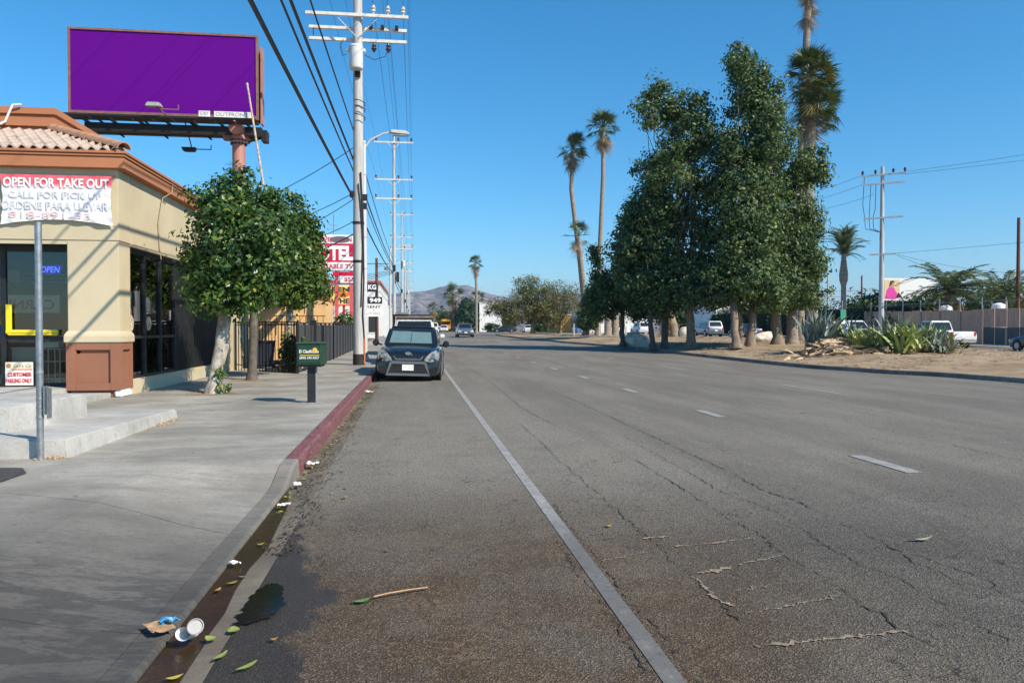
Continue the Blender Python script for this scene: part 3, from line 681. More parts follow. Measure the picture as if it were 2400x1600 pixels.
# posters in the side window
M_poster = mat('pale_poster', (.55, .60, .62), .5, var=.35, scale=9); M_poster2 = mat('food_poster', (.30, .14, .09), .5, var=.6, scale=20, col2=(.6, .5, .4))
MB().box(XS-.02, XS-.013, 16.98, 17.55, 1.35, 2.40).build('poster', M_poster, rs)
for y, z, r_ in ((17.15, 1.95, .16), (17.2, 1.55, .15), (16.15, 1.55, .17)):
    MB().lathe((XS+.004, y, z), [(r_, 0), (r_, .006)], 18, axis='x').build('round_poster', M_poster2, rs)
# loose cables on the wall and over the parapet
def sag(a, b, s, n=16): return [(a[0]+(b[0]-a[0])*i/n, a[1]+(b[1]-a[1])*i/n, a[2]+(b[2]-a[2])*i/n - s*4*(i/n)*(1-i/n)) for i in range(n+1)]
o = MB().tube([(-5.29,17.9,4.66),(-5.30,17.88,4.45),(-5.46,17.75,4.30),(-5.47,17.62,4.0),(-5.475,17.5,3.7),(-5.48,17.55,3.35),(-5.48,17.6,3.1),(-5.46,17.62,2.95)], .012, 6).build('wall_cable', mat('tan_cable', (.35,.27,.18), .6), None); tag(o, 'thin tan cable hanging down the restaurant side wall', 'cable')
o = MB().tube([(-8.05,17.15,6.08),(-8.20,17.12,6.06),(-8.28,17.1,5.85),(-8.33,17.08,5.70),(-8.45,16.9,5.55),(-8.62,16.75,5.47),(-8.85,16.6,5.42)], .022, 8).build('roof_cable', M_white, None, smooth=True); tag(o, 'white cable looping over the parapet onto the roof tiles', 'cable')

# porch ledges
lg = MB().hexa([(-9,8.2,.1),(-3.43,8.2,.1),(-3.40,11.7,.1),(-9,11.7,.1)], [(-9,8.2,.345),(-3.45,8.2,.345),(-3.43,11.7,.275),(-9,11.7,.30)]).build('concrete_ledge', M_conc2, None, bevel=.02)
tag(lg, 'low pale concrete ledge with a chipped corner behind the steel post', 'ledge')
lg = MB().hexa([(-9,8.9,.2),(-4.30,8.9,.2),(-4.24,10.7,.2),(-9,10.7,.2)], [(-9,8.9,.60),(-4.31,8.9,.60),(-4.26,10.7,.60),(-9,10.7,.60)]).build('concrete_ledge', M_conc2, None, bevel=.02)
tag(lg, 'taller upper concrete ledge leading to the shop window', 'ledge')
MB().box(-11.5, -6.44, 11.705, 15.84, .1, .328).build('porch_floor', M_conc2, rs); MB().box(-6.44, -5.66, 11.71, 15.29, .1, .235).build('porch_step', M_conc2, rs)
# chipped rubble at the ledge corner
rb = MB()
for i in range(26):
    x = -3.45 - random.random()*.25; y = 8.12 + random.random()*.2; r_ = random.uniform(.008, .03); rb.lathe((x, y - .05, .15), [(r_*.8, 0), (r_, r_*.5), (r_*.4, r_)], 5)
for i in range(60):
    x = -3.40 + random.gauss(.03,.05); y = random.uniform(10.3, 11.6); r_ = random.uniform(.006, .03); rb.lathe((x, y, .15), [(r_*.9, 0), (r_, r_*.4), (r_*.3, r_*.8)], 5)
tag(rb.build('rubble', mat('tan_rubble', (.36,.25,.16), .95, var=.4, scale=20)), 'crumbled dirt and chips along the foot of the low ledge', kind='stuff')

# banner
bx0, bx1, bz0, bz1 = -7.53, -5.57, 3.36, 4.28
def banner_mat():
    m, nt, b = base_mat('banner_vinyl'); tc = nd(nt, 'ShaderNodeTexCoord').outputs['Object']
    sx = nd(nt, 'ShaderNodeSeparateXYZ'); nt.links.new(tc, sx.inputs[0]); f = mapr(nt, sx.outputs[2], 4.00-4.28, 4.14-4.28)
    c = mixc(nt, f, (.86, .86, .87), (.80, .13, .17)); nt.links.new(c, b.inputs['Base Color']); b.inputs['Roughness'].default_value = .35; return m
bn = thing('banner', (-6.55, 15.2, 4.28), 'white vinyl banner with red top edge reading OPEN FOR TAKE OUT', 'banner')
def bf(u, v):
    x = bx0 + (bx1-bx0)*u; z = bz0 + (bz1-bz0)*v
    if v < .5: z += .10 * math.sin(math.pi*u) * (1 - v/.5) ** 2
    x += .04 * math.sin(math.pi*v) * (1 if u < .5 else -1) * abs(u-.5) * 2
    w_ = .012*math.sin(u*34 + v*5)*(1-v) + .01*math.sin(u*61 - v*9)*v*.6 + .012*math.sin((u+v)*26)*(.3+abs(u-.5))
    return (x, 15.245 - .015 + w_*.8, z)
MB().grid(bf, 60, 26).build('banner_sheet', banner_mat(), bn, smooth=True, fix=False)
M_txtw = mat('white_print', (.88,.88,.88), .5, var=.02); M_txtg = mat('pale_grey_print', (.66,.665,.70), .5, var=.05); M_txtp = mat('faded_red_print', (.80,.55,.55), .5, var=.1)
text('OPEN FOR TAKE OUT', bx0+.06, 15.215, 4.05, 1.84, .175, M_txtw, bn, bold=.03)
for s_, z_, h_, w_, m_ in (('CALL FOR PICK UP', 3.85, .13, 1.62, M_txtg), ('ORDENE PARA LLEVAR', 3.64, .155, 1.86, M_txtg), ('818-891-33', 3.48, .12, 1.42, M_txtp)):
    text(s_, bx0+.03+(0.12 if w_ < 1.7 else 0), 15.213, z_, w_, h_, m_, bn, bold=.02 if m_ is M_txtg else .0)
for x, z in ((bx0, bz1), (bx1, bz1), (bx0, bz0), (bx1, bz0)): MB().tube([(x, 15.23, z), (x + (.03 if x > -6.5 else -.03), 15.26, z + (.02 if z > 4 else -.02))], .006, 5).build('tie_cord', M_dkmetal, bn)

# neon sign, hanging sign, wire rack and paper sign behind the glass
def emit(name, col, s):
    m, nt, b = base_mat(name); b.inputs['Base Color'].default_value = (*[q*.3 for q in col], 1); b.inputs['Emission Color'].default_value = (*col, 1); b.inputs['Emission Strength'].default_value = s; return m
M_neonbg = emit('blue_neon_glow', (.004, .004, .55), .55); M_neon = emit('blue_neon_tube', (.10, .16, 1.0), 2.6)
ns = thing('neon_sign', (-6.93, 16.0, 2.5), 'glowing blue neon sign reading OPEN behind the shop glass', 'neon sign')
MB().prism([(-7.23,16.02,2.50),(-6.84,16.02,2.52),(-6.81,16.02,2.69),(-7.20,16.02,2.67)], (0,.02,0)).build('backing', M_neonbg, ns)
text('OPEN', -7.19, 16.015, 2.535, .34, .115, M_neon, ns, name='neon_letters', bold=-.01, shear=.2)
for x in (-7.05, -6.78): MB().tube([(x, 16.03, 2.68), (-6.93, 16.05, 2.95)], .004, 5).build('hanging_chain', M_dkmetal, ns)
hs = thing('hanging_sign', (-7.3, 16.7, 1.7), 'white sign with red letters seen reversed inside the shop', 'sign')
MB().box(-8.15, -7.15, 16.70, 16.72, 1.76, 2.12).build('board', M_offwhite, hs); text('CARNI', -8.10, 16.695, 1.83, .85, .20, M_redp, hs, mirror=True)
rsn = thing('hanging_sign', (-8, 16.75, 2.35), 'faded red menu board high inside the shop window', 'sign'); MB().box(-8.3, -7.95, 16.8, 16.82, 2.38, 2.64).build('board', mat('faded_red_board', (.22,.09,.09), .6, var=.4, scale=20), rsn)
for z in (2.38, 2.46, 2.54): MB().box(-7.9, -6.9, 16.82, 16.83, z, z+.02).build('menu_slat', mat('grey_slat', (.12,.12,.13), .6), rsn)
rk = thing('wire_rack', (-7.0, 15.98, .34), 'white wire display rack behind the lower shop window', 'rack'); wm = MAT_R = mat('cream_wire', (.62,.56,.42), .5)
for x in (-7.15, -7.05, -6.93, -6.84): MB().tube([(x, 15.96, .36), (x, 15.96, 1.06)], .012, 6).build('upright', wm, rk)
for z in (.46, .80, 1.04): MB().bar((-7.17, 15.96, z), (-6.80, 15.96, z), .016).bar((-7.17, 16.16, z), (-6.80, 16.16, z), .016).build('shelf_rail', wm, rk)
MB().box(-7.18, -6.86, 15.95, 16.2, 1.07, 1.17).build('top_tray', M_white, rk)
tb = thing('shop_counter', (-7.6, 16.2, .34), 'beige counter block behind the lower shop window', 'counter'); MB().box(-7.74, -7.28, 16.02, 16.3, .34, 1.05).box(-7.76, -7.26, 16.0, 16.32, 1.052, 1.08).build('body', M_offwhite, tb)
ps = thing('parking_sign', (-7.54, 15.8, .34), 'white sign in red letters reading CUSTOMER PARKING ONLY', 'sign')
MB().box(-7.755, -7.26, 15.80, 15.815, .355, .80).build('board', M_white, ps); MB().box(-7.75, -7.265, 15.795, 15.799, .64, .795).build('header', mat('cream_print', (.78,.72,.55), .5), ps)
text('CUSTOMER', -7.71, 15.796, .525, .43, .075, M_redp, ps, bold=.03); text('PARKING ONLY', -7.745, 15.796, .405, .47, .08, M_redp, ps, bold=.02)
text("Lali's Ca", -7.60, 15.792, .70, .31, .065, mat('grey_script', (.25,.2,.16), .6), ps, shear=.35, bold=0); MB().lathe((-7.69, 15.79, .73), [(.03,0),(.045,.002),(.045,.004)], 16, axis='y').build('emblem', mat('tan_emblem', (.35,.2,.1), .6), ps); MB().box(-7.64, -7.27, 15.792, 15.794, .655, .668).build('red_rule', M_redp, ps)

# galvanized post in front
sp = thing('sign_post', (-3.66, 8.1, .15), 'bare galvanized steel post standing on the sidewalk before the ledge', 'post')
pm = MB(); rs_ = .035; prof = [(-.036,-.02),(-.018,.03),(.018,.03),(.036,-.02),(.028,-.024),(.013,.018),(-.013,.018),(-.028,-.024)]
MB().lathe((-3.66, 8.1, .14), [(.032, 0), (.032, 2.35), (.026, 2.352)], 14).build('upright', M_galv, sp, smooth=True)
MB().box(-3.615, -3.595, 8.06, 8.14, .60, .88).box(-3.63, -3.575, 8.075, 8.125, .63, .655).box(-3.63, -3.575, 8.075, 8.125, .82, .845).box(-3.582, -3.568, 8.06, 8.14, .56, .86).build('bracket', M_galv, sp)
for z in (.56, .66, .74, 1.0): MB().lathe((-3.66, 8.1, z), [(.035, 0), (.036, .012), (.035, .024)], 14).build('clamp_band', M_galv, sp)

# ---------------------------------------------------------------- billboard
M_purple = mat('purple_sheet', (.112, .0045, .235), .8, var=.01, scale=1, spec=.05); M_bbframe = mat('rust_brown_steel', (.24, .115, .09), .6, var=.2, scale=5, spots=.25)
M_bbblack = mat('black_steel', (.016, .016, .018), .5); M_salmon = mat('salmon_steel', (.44, .205, .165), .55, var=.12, scale=2, stretch=(1,1,.3))
bb = thing('billboard', (-6.4, 29.2, .15), 'large blank purple billboard on a salmon steel column above the restaurant', 'billboard')
YB = 29.0; bx = (-12.06, -5.58); bz = (9.06, 12.05)
MB().box(bx[0]+.06, bx[1]-.06, YB, YB+.05, bz[0]+.06, bz[1]-.06).build('poster_face', M_purple, bb)
for a in ((bx[0], bx[1], YB-.04, YB+.10, bz[1]-.075, bz[1]), (bx[0], bx[1], YB-.04, YB+.10, bz[0]-.06, bz[0]+.075)): MB().box(*a).build('frame_rail', M_bbframe, bb)
for a in ((bx[0], bx[0]+.075, YB-.041, YB+.101, bz[0]+.076, bz[1]-.076), (bx[1]-.075, bx[1], YB-.041, YB+.101, bz[0]+.076, bz[1]-.076)): MB().box(*a).build('frame_stile', M_bbframe, bb)
MB().box(bx[1]+.01, bx[1]+.07, YB+.35, YB+.75, bz[0]-.1, bz[1]-.28).build('side_apron', M_salmon, bb)
MB().box(bx[0]+.1, bx[1], YB+.72, YB+.77, bz[0], bz[1]-.28).build('rear_face', M_bbframe, bb)
# catwalk and beams beneath
MB().box(bx[0]-.05, bx[1]+.05, YB-.75, YB-.70, 8.80, 8.86).box(bx[0]-.05, bx[1]+.05, YB-.2, YB-.12, 8.78, 8.88).build('catwalk_rail', M_bbblack, bb)
MB().box(bx[0]+.4, bx[1]+.05, YB+.30, YB+.55, 8.52, 8.82).box(bx[0]+.4, bx[1]+.05, YB+1.0, YB+1.25, 8.60, 8.9).build('main_beam', M_bbblack, bb)
for x in np.linspace(bx[0]+.5, bx[1]-.4, 7): MB().bar((x, YB-.75, 8.83), (x+.02, YB+1.4, 8.84), .06, .08).build('outrigger', M_bbblack, bb)
for x in np.linspace(bx[0]+.9, bx[1]-.9, 4): MB().bar((x, YB+.1, 8.9), (x+.5, YB+1.3, 8.55), .05).build('brace', M_bbblack, bb)
for k in range(9): 
    x = bx[0]+.2 + k*.7; MB().box(x, x+.62, YB-.69, YB-.22, 8.80, 8.815).build('catwalk_grating', M_bbblack, bb)
def flood(x, z, y, up):
    l = MB().prism([(x-.27,y,z),(x+.27,y,z),(x+.20,y,z+.15*up),(x-.20,y,z+.15*up)], (0,.28,0)).build('floodlight', mat('grey_lamp', (.35,.38,.36) if up > 0 else (.02,.02,.02), .5) if up > 0 else M_bbblack, bb, bevel=.02)
    MB().bar((x+.1, y+.1, z), (x+.35, YB+.1, 8.85), .035).bar((x+.15, y+.15, z-.05), (x+.8, y+.15, z-.05), .03).bar((x+.8, y+.15, z-.05), (x+.8, y+.15, z+.12), .03).build('lamp_arm', M_bbframe if up > 0 else M_bbblack, bb)
flood(-8.85, 9.05, YB-1.2, 1); flood(-8.5, 8.35, YB+1.7, -1)
for (x0, x1, s_) in ((-7.45, -7.07, '5787'), (-6.93, -5.66, 'OUTFRONT/')):
    pl = MB().box(x0, x1, YB-.80, YB-.77, 8.86, 9.06).build('name_plate', M_white, bb); text(s_, x0+.05, YB-.802, 8.895, x1-x0-.1, .13, mat('dark_grey_print', (.22,.22,.24), .6), bb, bold=0)
MB().box(-6.9, -6.55, YB+.3, YB+.6, 8.35, 8.5).build('junction_box', M_bbframe, bb)
cx_, cy_ = -6.36, YB+.42
MB().lathe((cx_, cy_, .1), [(.235, 0), (.235, 8.12), (.30, 8.13), (.30, 8.20), (.235, 8.21), (.235, 8.75)], 24).build('column', M_salmon, bb, smooth=True)
MB().lathe((cx_, YB-.15, 8.70), [(.20, 0), (.245, .02), (.245, 1.75), (.2, 1.77)], 20, axis='y').build('torque_tube', M_salmon, bb, smooth=True)
for k in range(14):
    a = 6.283*k/14; MB().box(cx_+.27*math.cos(a)-.025, cx_+.27*math.cos(a)+.025, cy_+.27*math.sin(a)-.025, cy_+.27*math.sin(a)+.025, 8.17, 8.36).build('flange_bolt', M_bbblack, bb)
MB().box(-5.6, -5.4, YB+.6, YB+1.1, 8.4, 8.8).bar((-6.1, YB+.5, 8.3), (-5.4, YB+1.1, 8.7), .06).build('end_gusset', M_bbblack, bb)
# leaning thin pole
lp = MB().tube([(-5.05, 28.0, 5.3), (-5.75, 28.0, 9.92)], [.045, .032], 8).tube([(-5.75, 28.0, 9.92), (-5.77, 28.0, 10.02)], .04, 8).build('leaning_pole', mat('weathered_pole', (.50,.43,.36), .8, var=.4, scale=12, spots=.4), None, smooth=True); tag(lp, 'thin weathered pole leaning across the billboard corner', 'pole')
# ================================================================ TREES AND PLANTS: builders
M_bark = mat('pale_bark', (.37, .33, .28), .9, var=.5, scale=9, spots=.85, bmp=.9, bscale=16, stretch=(1,1,.6))
M_bark2 = mat('brown_bark', (.21, .16, .115), .9, var=.35, scale=6, spots=.4, bmp=.9, bscale=14, stretch=(1,1,.4))
M_barkd = mat('dark_bark', (.11, .095, .08), .9, var=.35, scale=6, spots=.4, bmp=.9, bscale=14)
M_palmtrunk = mat('palm_trunk', (.27, .225, .18), .9, var=.3, scale=4, bmp=.8, bscale=8, stretch=(.4,.4,4))
L_street = leaf_mat('street_tree_leaf', (.030, .075, .018), (.085, .165, .034), (.18, .25, .04), .25, rough=.36, spec=.5)
L_street2 = leaf_mat('street_tree_leaf_light', (.045, .10, .02), (.11, .20, .03), (.28, .30, .04), .3)
L_med = leaf_mat('bottle_tree_leaf', (.044, .082, .033), (.128, .198, .075), (.20, .24, .07), .30)
L_olive = leaf_mat('olive_leaf', (.10, .12, .038), (.215, .215, .08), (.22, .15, .06), .28, f3=.85)
L_greygreen = leaf_mat('grey_green_leaf', (.11, .125, .06), (.23, .225, .13), (.19, .15, .09), .22)
L_far = leaf_mat('far_leaf', (.025, .06, .02), (.06, .115, .035), (.10, .13, .04), .2)
L_pine = leaf_mat('pine_leaf', (.018, .05, .025), (.035, .08, .035), None, .1)
L_hedge = leaf_mat('hedge_leaf', (.012, .035, .012), (.045, .085, .018), (.10, .14, .02), .15)

def leaf_cloud(blobs, n, size, seed, clump=.35, per=14, shell=.5, up=.35, aspect=.55, drop=0.):
    """diamond leaves, grouped in clumps through ellipsoids; blobs: (cx,cy,cz,rx,ry,rz)"""
    rg = np.random.default_rng(seed); bl = np.array(blobs, float)
    wgt = (bl[:,3]*bl[:,4]*bl[:,5]) ** .72; wgt /= wgt.sum()
    nc = max(1, n // per); bi = rg.choice(len(bl), nc, p=wgt)
    d = rg.normal(size=(nc, 3)); d /= np.linalg.norm(d, axis=1)[:,None]
    r = shell + (1 - shell) * rg.random(nc) ** .6
    wob = 1 + .16*np.sin(d[:,0]*5+bi) * np.cos(d[:,2]*6+bi*2) + .08*rg.normal(size=nc)
    C = bl[bi,:3] + d * bl[bi,3:] * (r*wob)[:,None]
    cs = clump * (.6 + .8*rg.random(nc))
    ci = np.repeat(np.arange(nc), per); N = len(ci)
    off = rg.normal(size=(N, 3)) * cs[ci][:,None] * .55; off[:,2] *= .8
    P = C[ci] + off
    nr = d[ci] * .9 + off / (cs[ci][:,None] + 1e-6) * .5 + rg.normal(size=(N, 3)) * .55 + np.array([0, 0, up])
    nr /= np.linalg.norm(nr, axis=1)[:,None]
    t = rg.normal(size=(N, 3)); t[:,2] -= drop; t -= nr * (t*nr).sum(1)[:,None]; t /= np.linalg.norm(t, axis=1)[:,None]
    b = np.cross(nr, t); s = size * (.6 + .8*rg.random(N))[:,None]
    V = np.empty((N, 4, 3)); V[:,0] = P - t*s*.5; V[:,1] = P + b*s*aspect*.5 + nr*s*.08; V[:,2] = P + t*s*.5; V[:,3] = P - b*s*aspect*.5 + nr*s*.08
    return V.reshape(-1, 3), np.arange(N*4).reshape(-1, 4)
def lumps(blobs, k, seed, lo=.28, hi=.5):
    rg = np.random.default_rng(seed + 900); out = list(blobs)
    for b in blobs:
        for _ in range(k):
            d = rg.normal(size=3); d /= np.linalg.norm(d); f = rg.uniform(lo, hi)
            out.append((b[0]+d[0]*b[3]*1.04, b[1]+d[1]*b[4]*1.04, b[2]+d[2]*b[5]*1.0, b[3]*f, b[4]*f, b[5]*f*.85))
    return out
def crown(parent, blobs, n, size, seed, m, name='crown', lump=0, lr=(.28,.5), **kw):
    if lump: blobs = lumps(blobs, lump, seed, *lr)
    V, F = leaf_cloud(blobs, n, size, seed, **kw); V = V - root_loc(parent)
    return addobj(name, np_mesh(name, V, F, m), None, parent)
def wander(a, b, n, amp, seed):
    rg = random.Random(seed); a = Vector(a); b = Vector(b); out = []
    for i in range(n + 1):
        t = i / n; p = a.lerp(b, t); k = math.sin(math.pi * t) * amp + (amp*.25 if 0 < i < n else 0)
        out.append(p + Vector((rg.gauss(0, 1) * k * .6, rg.gauss(0, 1) * k * .6, 0)))
    return out
def trunk(parent, path, r0, r1, m, name='trunk', n=10, flare=1.35):
    k = len(path); rs = [r0 + (r1 - r0) * (i / (k-1)) for i in range(k)]; rs[0] *= flare
    rs = [q * random.uniform(.93, 1.07) for q in rs]
    return MB().tube(path, rs, n).build(name, m, parent, smooth=True)
def limbs(parent, frm, blobs, r, m, seed=0, sub=3):
    rg = random.Random(seed); mb = MB()
    for b in blobs:
        for s in range(sub):
            d = Vector((rg.gauss(0,1), rg.gauss(0,1), rg.gauss(.3,.6))).normalized()
            e = Vector(b[:3]) + Vector((d.x*b[3], d.y*b[4], d.z*b[5])) * .7
            st = Vector(frm) + Vector((rg.uniform(-.05,.05), rg.uniform(-.05,.05), rg.uniform(-.2,.3)))
            mb.tube(wander(st, e, 5, (e-st).length*.06, rg.random()), [r*.8, r*.6, r*.45, r*.32, r*.2, r*.1], 6)
    return mb.build('limbs', m, parent, smooth=True)

# ---------------------------------------------------------------- street trees on the left sidewalk
t1 = thing('street_tree', (-3.95, 16.0, .15), 'round leafy street tree with pale leaning trunk beside the restaurant', 'tree', 'street trees')
trunk(t1, wander((-3.97,15.95,.1), (-3.72,16.1,2.05), 6, .02, 3), .15, .115, M_bark, n=12)
b1 = [(-3.4,16.1,3.1,.98,1.1,1.0), (-3.78,16.0,3.0,.48,.9,.8), (-3.05,16.3,3.25,.75,.9,.85), (-3.6,16.2,4.0,.62,.7,.52), (-3.95,16.1,2.4,.36,.6,.40), (-3.6,15.7,2.1,.70,.55,.40), (-2.95,16.0,2.6,.50,.7,.55), (-3.75,15.9,3.65,.36,.6,.40), (-3.0,16.3,3.95,.35,.4,.35), (-4.2,15.9,2.85,.14,.3,.2)]
limbs(t1, (-3.72,16.1,2.0), b1[:5], .09, M_bark, 2)
crown(t1, b1, 18500, .112, 11, L_street, lump=6, clump=.20, per=13, shell=.35)
crown(t1, [(-3.7,15.6,2.0,.55,.45,.25), (-3.2,15.7,2.2,.4,.4,.25), (-4.25,15.8,2.3,.15,.2,.2)], 1100, .11, 12, L_street2, name='young_leaves', clump=.16, per=10)
crown(t1, [(-3.75,15.85,.25,.10,.10,.10), (-3.85,15.9,.55,.10,.1,.12)], 150, .10, 13, L_street2, name='basal_shoots', clump=.08, per=6)
t2 = thing('street_tree', (-4.0, 19.9, .15), 'second street tree with dark trunk growing by the iron fence', 'tree', 'street trees')
trunk(t2, wander((-4.02,19.85,.1), (-3.98,20.1,2.2), 6, .012, 8), .115, .10, M_barkd, n=10)
b2 = [(-3.4,20.3,3.4,.9,1.1,.95), (-2.85,20.6,3.2,.60,.8,.8), (-2.62,20.4,2.6,.48,.7,.42), (-3.1,20.2,4.25,.55,.7,.5), (-2.75,20.8,4.0,.38,.5,.42), (-3.9,20.2,3.3,.9,1,.9), (-3.1,20.2,2.5,.6,.7,.35)]
limbs(t2, (-3.98,20.1,2.1), b2[:4], .08, M_barkd, 4)
crown(t2, b2, 14500, .122, 21, leaf_mat('street_tree_leaf_yellowing', (.030, .072, .014), (.095, .16, .026), (.33, .29, .045), .28, f3=.93), lump=3, clump=.19, per=12, shell=.45)
t3 = thing('street_tree', (-3.85, 24.6, .15), 'slim pale trunked tree standing behind the iron pickets', 'tree', 'street trees')
trunk(t3, wander((-4.05,25.0,.1), (-3.85,25.0,2.6), 6, .03, 5), .14, .10, M_bark, n=10)
b3 = [(-3.75,25.0,2.55,.75,.7,.5), (-3.7,25,3.2,.9,.9,.6)]
crown(t3, b3, 5000, .14, 31, L_street2, clump=.22, per=10, shell=.3)
sh = thing('shrub', (-3.75, 23.3, .15), 'straggly green shrub growing through the iron fence', 'shrub'); crown(sh, [(-3.6,23.6,.55,.35,.3,.45), (-3.45,23.4,1.0,.25,.25,.3), (-3.75,23.7,.95,.25,.25,.35)], 1300, .12, 33, leaf_mat('shrub_leaf', (.03,.09,.02), (.10,.19,.04), (.45,.28,.15), .25, f3=.9), clump=.15, per=8, shell=.2)
trunk(sh, wander((-3.6,23.6,.1), (-3.6,23.6,.9), 4, .04, 2), .02, .012, M_bark2, n=6, name='stem')
# dirt round the tree foot
for c_, lb in (((-3.97,15.95), 'bare brown soil square round the pale leaning tree trunk'), ((-4.02,19.85), 'bare soil at the foot of the dark street tree trunk')):
    o = sheet('tree_pit', ragged(blob(c_[0], c_[1], .5, .5, 14, 3), .08, .03, 2), .156, mat('tree_soil', (.30,.22,.14), .95, var=.35, scale=9, bmp=.8, bscale=30)); tag(o, lb, kind='structure')

# ---------------------------------------------------------------- free paper dispenser
M_green = mat('green_plastic', (.016, .055, .031), .45, var=.15, scale=4, spots=.15); M_green2 = mat('green_plastic_rim', (.035, .095, .06), .45); M_postblk = mat('black_post', (.018,.019,.021), .55, var=.2); M_postgr = mat('grey_post_side', (.28,.29,.29), .6)
nb = thing('newspaper_box', (-1.75, 13.7, .15), 'green free paper box on a black post at the kerb', 'newspaper box', rz=R(-4))
def LB(*a): return MB().box(*a)
LB(-.23,.21,-.20,.20,.66,1.03).build('case', M_green, nb, world=False, bevel=.018)
LB(-.245,.225,-.215,.215,1.028,1.06).build('lid', M_green2, nb, world=False, bevel=.01)
LB(-.20,.18,-.209,-.199,.70,.995).build('door', M_green, nb, world=False, bevel=.004)
LB(.18,.195,-.216,-.2,.68,1.02).build('hinge', M_green2, nb, world=False)
LB(-.20,.18,-.17,.17,.635,.662).build('base_plate', M_postblk, nb, world=False)
LB(-.075,.065,-.075,.075,0,.636).build('post', M_postblk, nb, world=False, bevel=.006)
LB(.066,.072,-.06,.06,0.02,.62).build('post_side', M_postgr, nb, world=False)
LB(-.19,.17,-.17,.17,0,.012).build('foot_plate', mat('mortar_patch', (.30,.30,.29), .9, var=.3), nb, world=False, bevel=.004)
def ltext(s, x, z, w, h, m, bold=.02, nm='lettering'):
    me = text_mesh(s, w, h, .002, bold); me.materials.append(m); o = bpy.data.objects.new(nm, me); COL.objects.link(o); o.parent = nb; o.location = (x, -.211, z)
ltext('El Clasificado', -.18, .875, .33, .055, M_txtw); ltext('(800) 242-2527', -.175, .765, .33, .045, M_txtw)
LB(-.17,.16,-.2125,-.2095,.828,.842).build('yellow_rule', mat('golden_print', (.80,.55,.06), .5), nb, world=False)
MB().lathe((.085,-.2135,.925), [(.042,0),(.042,.003)], 16, axis='y').build('sun_emblem', mat('orange_print', (.80,.42,.06), .5), nb, world=False)

# ---------------------------------------------------------------- iron picket fence and dark panel fence
M_iron = mat('black_iron', (.02,.021,.024), .5, metal=.3); M_panel = mat('charcoal_panel', (.052,.053,.058), .7, var=.2, scale=3, stretch=(6,6,.4)); M_panel2 = mat('slate_panel', (.16,.175,.19), .6, var=.12, scale=3, stretch=(6,6,.4))
pf = thing('picket_fence', (-4, 23.3, .15), 'black iron picket fence between the restaurant and the panel fence', 'fence')
pA, pB = Vector((-5.45, 24.6, .15)), Vector((-3.28, 22.55, .15)); nP = 20
for z in (.28, 1.50, 1.58): MB().bar(pA + Vector((0,0,z-.1)), pB + Vector((0,0,z-.1)), .03).build('rail', M_iron, pf)
for i in range(nP + 1):
    p_ = pA.lerp(pB, i / nP); w_ = .05 if i in (0, 10, 20) else .02; MB().box(p_.x-w_/2, p_.x+w_/2, p_.y-w_/2, p_.y+w_/2, .13, 1.62 if w_ < .04 else 1.68).build('picket' if w_ < .04 else 'post', M_iron, pf)
gf = thing('panel_fence', (-3.3, 30, .15), 'long charcoal panel fence running along the sidewalk', 'fence')
ys_ = np.arange(22.7, 46, 1.42)
for k, y in enumerate(ys_):
    MB().box(-3.33-.02, -3.33+.02, y+.03, y+1.39, .20+tz(y), 1.56+tz(y)).build('fence_panel', M_panel2 if k == 0 else M_panel, gf)
    MB().box(-3.36, -3.28, y-.03, y+.03, .14+tz(y), 1.62+tz(y)).build('post', M_iron, gf)
    for q in np.arange(y+.08, y+1.36, .11): MB().box(-3.312, -3.300, q, q+.03, .2+tz(y), 1.56+tz(y)).build('fence_rib', M_panel, gf) if k < 6 else None
MB().bar((-3.33, 22.7, 1.6), (-3.33, 46, 1.66+.06), .04).build('top_rail', M_iron, gf)
MB().box(-3.40, -3.22, 26.2, 26.36, .12, 1.72).build('gate_post', M_bbblack, gf)
wp = thing('wood_fence', (-3.9, 26.6, .15), 'short weathered timber board fence behind the iron pickets', 'fence'); M_wood = mat('weathered_wood', (.42,.27,.15), .85, var=.35, scale=4, stretch=(5,5,.3))
for k in range(5): MB().box(-4.05+k*.15, -3.92+k*.15, 27.4, 27.43, .15, 1.62).build('board', M_wood, wp)
bn_ = thing('waste_bin', (-4.7, 25.6, .15), 'dark blue wheeled bin in the shade behind the pickets', 'bin'); M_bin = mat('dark_bin', (.02,.026,.05), .5)
MB().hexa([(-5.0,25.4,.2),(-4.55,25.4,.2),(-4.55,25.85,.2),(-5.0,25.85,.2)], [(-5.05,25.35,1.0),(-4.5,25.35,1.0),(-4.5,25.9,1.0),(-5.05,25.9,1.0)]).build('tub', M_bin, bn_); MB().box(-5.08,-4.47,25.32,25.93,1.0,1.05).build('lid', M_bin, bn_, bevel=.01)
for x in (-4.98,-4.57): MB().lathe((x,25.9,.25), [(.1,0),(.1,.05)], 12, axis='x').build('wheel', M_bbblack, bn_)

